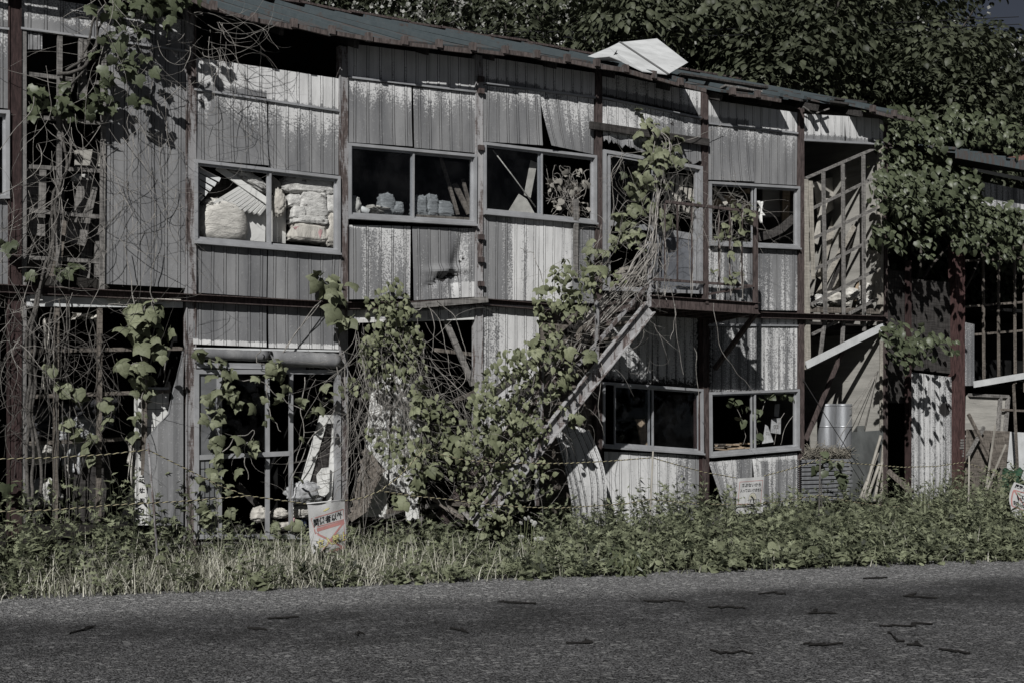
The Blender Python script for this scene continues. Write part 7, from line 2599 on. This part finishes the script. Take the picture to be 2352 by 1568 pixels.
# ------------------------------------------------------------------ the low shed at the right
shed = thing('shed', 'low derelict shed with pale ribbed panel, red brown post and bare lattice at the right', 'building', (P(2190, HY, 0).x, 0.0, 0))
n_ = 0.0
mb = MB()
mb.prism([P(2092, 640, 0.02), P(2190, 650, 0.02), P(2190, 858, 0.02), P(2092, 848, 0.02)], (0, 0.03, 0))
obj('wall_panel', mb, MAT['wood_dark'], shed)  # dark wood colour stands in for the shrub's shade on this panel
hole = sheet((2091, 854), (2189, 866), (2190, 1190), (2091, 1190), lambda u, v, c: 0.62 + 0.15 * c, lambda u, v, c: max(0.42 - v * 2.0, 1.4 - math.hypot((u - 0.79) * 1.25, (v - 0.235) * 3.3) * 5.0), parent=shed, n0=n_ - 0.004, rows=46, sub=6, pitch=0.12)
hole['label'] = 'pale ribbed panel with a dark square hole'
mb = MB()
mb.bar(P(2086, 600, -0.03), P(2086, 1190, -0.03), 0.05, 0.09, up=(0, 1, 0))
obj('post', mb, MAT['rust_dark'], shed)
mb = MB()
a, b_ = P(2191, 560, -0.05), P(2213, 560, -0.05)
z1 = a.z
mb.box(a.x, a.x + 0.02, -0.08, 0.06, 0, z1)
mb.box(b_.x - 0.02, b_.x, -0.08, 0.06, 0, z1)
mb.box(a.x + 0.02, b_.x - 0.02, -0.06, -0.04, 0, z1)
o = obj('post', mb, m_rust('red_brown_steel', 0.72, (0.085, 0.07, 0.068), (0.034, 0.019, 0.018)), shed)
mb = MB()
for q in (((2237, 882), (2360, 861)),):
    mb.bar(P(*q[0], -0.04), P(*q[1], -0.04), 0.02, 0.10)
obj('loose_plank', mb, MAT['whitepaint'], shed)
lat = MB()
for (a, b_) in (((2215, 600), (2400, 590)), ((2215, 705), (2400, 690)), ((2215, 770), (2400, 755)), ((2300, 940), (2400, 945))):
    lat.bar(P(*a, 0.05), P(*b_, 0.05), 0.03, 0.035)
for (a, b_) in (((2258, 560), (2260, 880)), ((2293, 560), (2294, 880)), ((2330, 560), (2332, 880)), ((2328, 880), (2342, 1180)), ((2352, 560), (2354, 900))):
    lat.bar(P(*a, 0.01), P(*b_, 0.01), 0.04, 0.03, up=(0, 1, 0))
obj('wall_lattice', lat, MAT['wood_mid'], shed)
sheet((2216, 740), (2238, 745), (2238, 885), (2216, 885), w_pale(0.3), parent=shed, rows=4)
sheet((2255, 418), (2400, 446), (2400, 500), (2255, 470), w_pale(0.45), parent=shed, rows=6)
mb = MB()
mb.prism([P(2236, 386, -0.1), P(2400, 417, -0.1), P(2400, 426, -0.1), P(2236, 392, -0.1)], (0, 0.03, 0))
obj('fascia', mb, MAT['whitepaint'], shed)
ra, rb = P(2196, 352, -0.45), P(2420, 392, -0.45)
mb = MB()
ext = (rb - ra) * 0.6
up = Vector((0, 2.6, 0.62))
mb.prism([ra, rb + ext, rb + ext + up, ra + up], (0, 0, 0.06))
for i in range(14):
    t = i / 13
    p = ra.lerp(rb + ext, t) + Vector((0, 0, 0.07))
    mb.bar(p, p + up, 0.05, 0.04)
mb.bar(ra + Vector((0, 0, -0.03)), rb + ext + Vector((0, 0, -0.03)), 0.03, 0.10)
obj('roof', mb, MAT['roof'], shed)
mb = MB()
mb.prism([P(2330, 362, -0.3), P(2400, 352, -0.2), P(2400, 360, -0.2), P(2335, 372, -0.3)], (0, 0.5, 0.05))
obj('roof_patch', mb, m_rust('brown_roof_patch', 0.8, (0.16, 0.10, 0.08), (0.11, 0.06, 0.05)), shed)
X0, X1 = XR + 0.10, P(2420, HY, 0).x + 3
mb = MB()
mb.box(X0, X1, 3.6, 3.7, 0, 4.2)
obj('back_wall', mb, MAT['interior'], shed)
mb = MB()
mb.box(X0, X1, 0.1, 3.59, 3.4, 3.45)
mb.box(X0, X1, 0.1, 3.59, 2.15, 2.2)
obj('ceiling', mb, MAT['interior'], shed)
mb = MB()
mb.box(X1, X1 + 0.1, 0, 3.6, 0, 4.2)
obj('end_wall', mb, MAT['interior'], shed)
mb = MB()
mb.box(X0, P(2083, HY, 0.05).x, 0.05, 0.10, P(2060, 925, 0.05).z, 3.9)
obj('wall_panel', mb, MAT['wood_dark'], shed)  # wall coloured dark to hold the shrub's shadow
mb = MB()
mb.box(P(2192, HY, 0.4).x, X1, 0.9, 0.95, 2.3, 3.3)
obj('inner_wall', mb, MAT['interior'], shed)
# boards and bags leaning there
mb = MB()
q = [P(2222, 906, 0.15), P(2312, 910, 0.15), P(2300, 1060, -0.02), P(2218, 1060, -0.02)]
mb.prism(q, (0, 0.03, 0))
t1 = thing('old_door', 'grey weathered framed door leaning inside the shed behind the crossed timbers', 'door', q[3])
obj('door_leaf', mb, MAT['plywood'], t1)
mb = MB()
for (a, b_) in ((q[0], q[1]), (q[1], q[2]), (q[0].lerp(q[1], 0.8), q[3].lerp(q[2], 0.8))):
    mb.bar(a + Vector((0, -0.02, 0)), b_ + Vector((0, -0.02, 0)), 0.05, 0.07, up=(0, 1, 0))
obj('door_rail', mb, MAT['wood_grey'], t1)
mb = MB()
mb.prism([P(2222, 985, -0.10), P(2320, 990, -0.10), P(2300, 1200, -0.30), P(2216, 1200, -0.30)], (0, 0.025, 0))
single('plywood_sheet', mb, MAT['wood_mid'], 'dark stained plywood sheet leaning in front of the grey door in the shed', 'plywood')
plank(P(2224, 950, -0.22), P(2290, 1080, -0.4), 0.05, 0.035, 'wood_mid', 'crossed timber running down to the right in front of the shed', up=(1, 0, 0))
plank(P(2260, 980, -0.22), P(2222, 1048, -0.35), 0.05, 0.035, 'wood_grey', 'crossed timber running down to the left in front of the shed', up=(1, 0, 0))
plank(P(2286, 975, -0.45), P(2262, 1140, -0.6), 0.025, 0.02, 'bamboo', 'thin pale stick leaning before the dark plywood at the shed', name='stick', cat='stick', up=(1, 0, 0))
plank(P(2310, 1020, -0.6), P(2245, 1175, -0.9), 0.022, 0.02, 'bamboo', 'long grey stick slanting out of the weeds before the shed', name='stick', cat='stick', up=(1, 0, 0))
mb = MB()
mb.prism([P(2310, 990, 0.2), P(2400, 995, 0.2), P(2400, 1200, 0.1), P(2296, 1200, 0.1)], (0, 0.02, 0))
single('panel_offcut', mb, MAT['whitepaint'], 'pale flat panel at the right edge inside the shed', 'panel')
lump('tarpaulin', 2318, 1115, 24, 52, -0.25, 'greencloth', 'dark green tarpaulin bundled beside the right notice', 'tarpaulin', 131, 0.2, 0.3)
for i in range(7):
    plank(P(2196 + R.uniform(0, 10), 1010 + 6 * i, 0.0), P(2228 + R.uniform(-6, 8), 1008 + 6 * i, 0.0), 0.03, 0.15, 'wood_grey', 'short board in the little pile beside the red brown post', 'boards piled beside the red brown post')
mb = MB()
mb.bar(P(2040, 1080, -0.15), P(2095, 1130, -0.5), 0.05, 0.07)
single('plank', mb, MAT['wood_mid'], 'grey timber sloping into the weeds at the dark shed doorway', 'plank')
# overhead wires
for i, (ya, yb) in enumerate(((-4, 8), (6, 22))):
    mb = MB()
    D = 24
    A, B = Vector((*W_(450, D), EYE + (HY - ya) / FPX * D)), Vector((*W_(1500, D), EYE + (HY - yb - 12) / FPX * D))
    d = (B - A)
    A, B = A - d * 0.8, B + d * 0.8
    mb.tube([A.lerp(B, k / 12) - Vector((0, 0, 0.5 * math.sin(math.pi * k / 12))) for k in range(13)], 0.008, 5)
    single('overhead_wire', mb, MAT['ink'], ['upper', 'lower'][i] + ' of two thin overhead wires behind the roof', 'wire', 'overhead wires')
# ------------------------------------------------------------------ camera, light, sky
cd = bpy.data.cameras.new('camera')
co = bpy.data.objects.new('camera', cd)
COL.objects.link(co)
co.location = CAM
co.rotation_euler = (math.radians(90), 0, -PHI)
cd.sensor_width = 36
cd.lens = FPX / 2352 * 36
cd.shift_y = (HY - 784) / 2352
cd.clip_end = 2000
SC.camera = co

EL, AZ = math.radians(33), math.radians(45)
tosun = Vector((-math.sin(AZ) * math.cos(EL), -math.cos(AZ) * math.cos(EL), math.sin(EL)))
ld = bpy.data.lights.new('sun', 'SUN')
lo = bpy.data.objects.new('sun', ld)
COL.objects.link(lo)
lo.rotation_euler = (-tosun).to_track_quat('-Z', 'Y').to_euler()
ld.energy = 4.5
ld.angle = math.radians(0.5)
ld.color = (1.0, 0.988, 0.97)
W = bpy.data.worlds.new('World')
SC.world = W
W.use_nodes = True
t = W.node_tree
t.nodes.clear()
sky = t.nodes.new('ShaderNodeTexSky')
sky.sky_type = 'NISHITA'
sky.sun_disc = False
sky.sun_elevation = EL
sky.sun_rotation = math.atan2(tosun.x, tosun.y)
sky.air_density = 0.35
sky.dust_density = 0.3
sky.altitude = 1200
bg = t.nodes.new('ShaderNodeBackground')
bg.inputs[1].default_value = 0.05
ow = t.nodes.new('ShaderNodeOutputWorld')
hs = t.nodes.new('ShaderNodeHueSaturation')
hs.inputs['Saturation'].default_value = 0.5
hs.inputs['Value'].default_value = 0.48
t.links.new(sky.outputs[0], hs.inputs['Color'])
t.links.new(hs.outputs[0], bg.inputs[0])
t.links.new(bg.outputs[0], ow.inputs[0])
SC.view_settings.view_transform = 'Standard'
SC.view_settings.look = 'None'
SC.view_settings.exposure = 0.0
SC.view_settings.gamma = 1.0
SC.cycles.max_bounces = 5
SC.cycles.diffuse_bounces = 2
SC.cycles.glossy_bounces = 2
SC.cycles.transparent_max_bounces = 8
SC.cycles.use_denoising = True
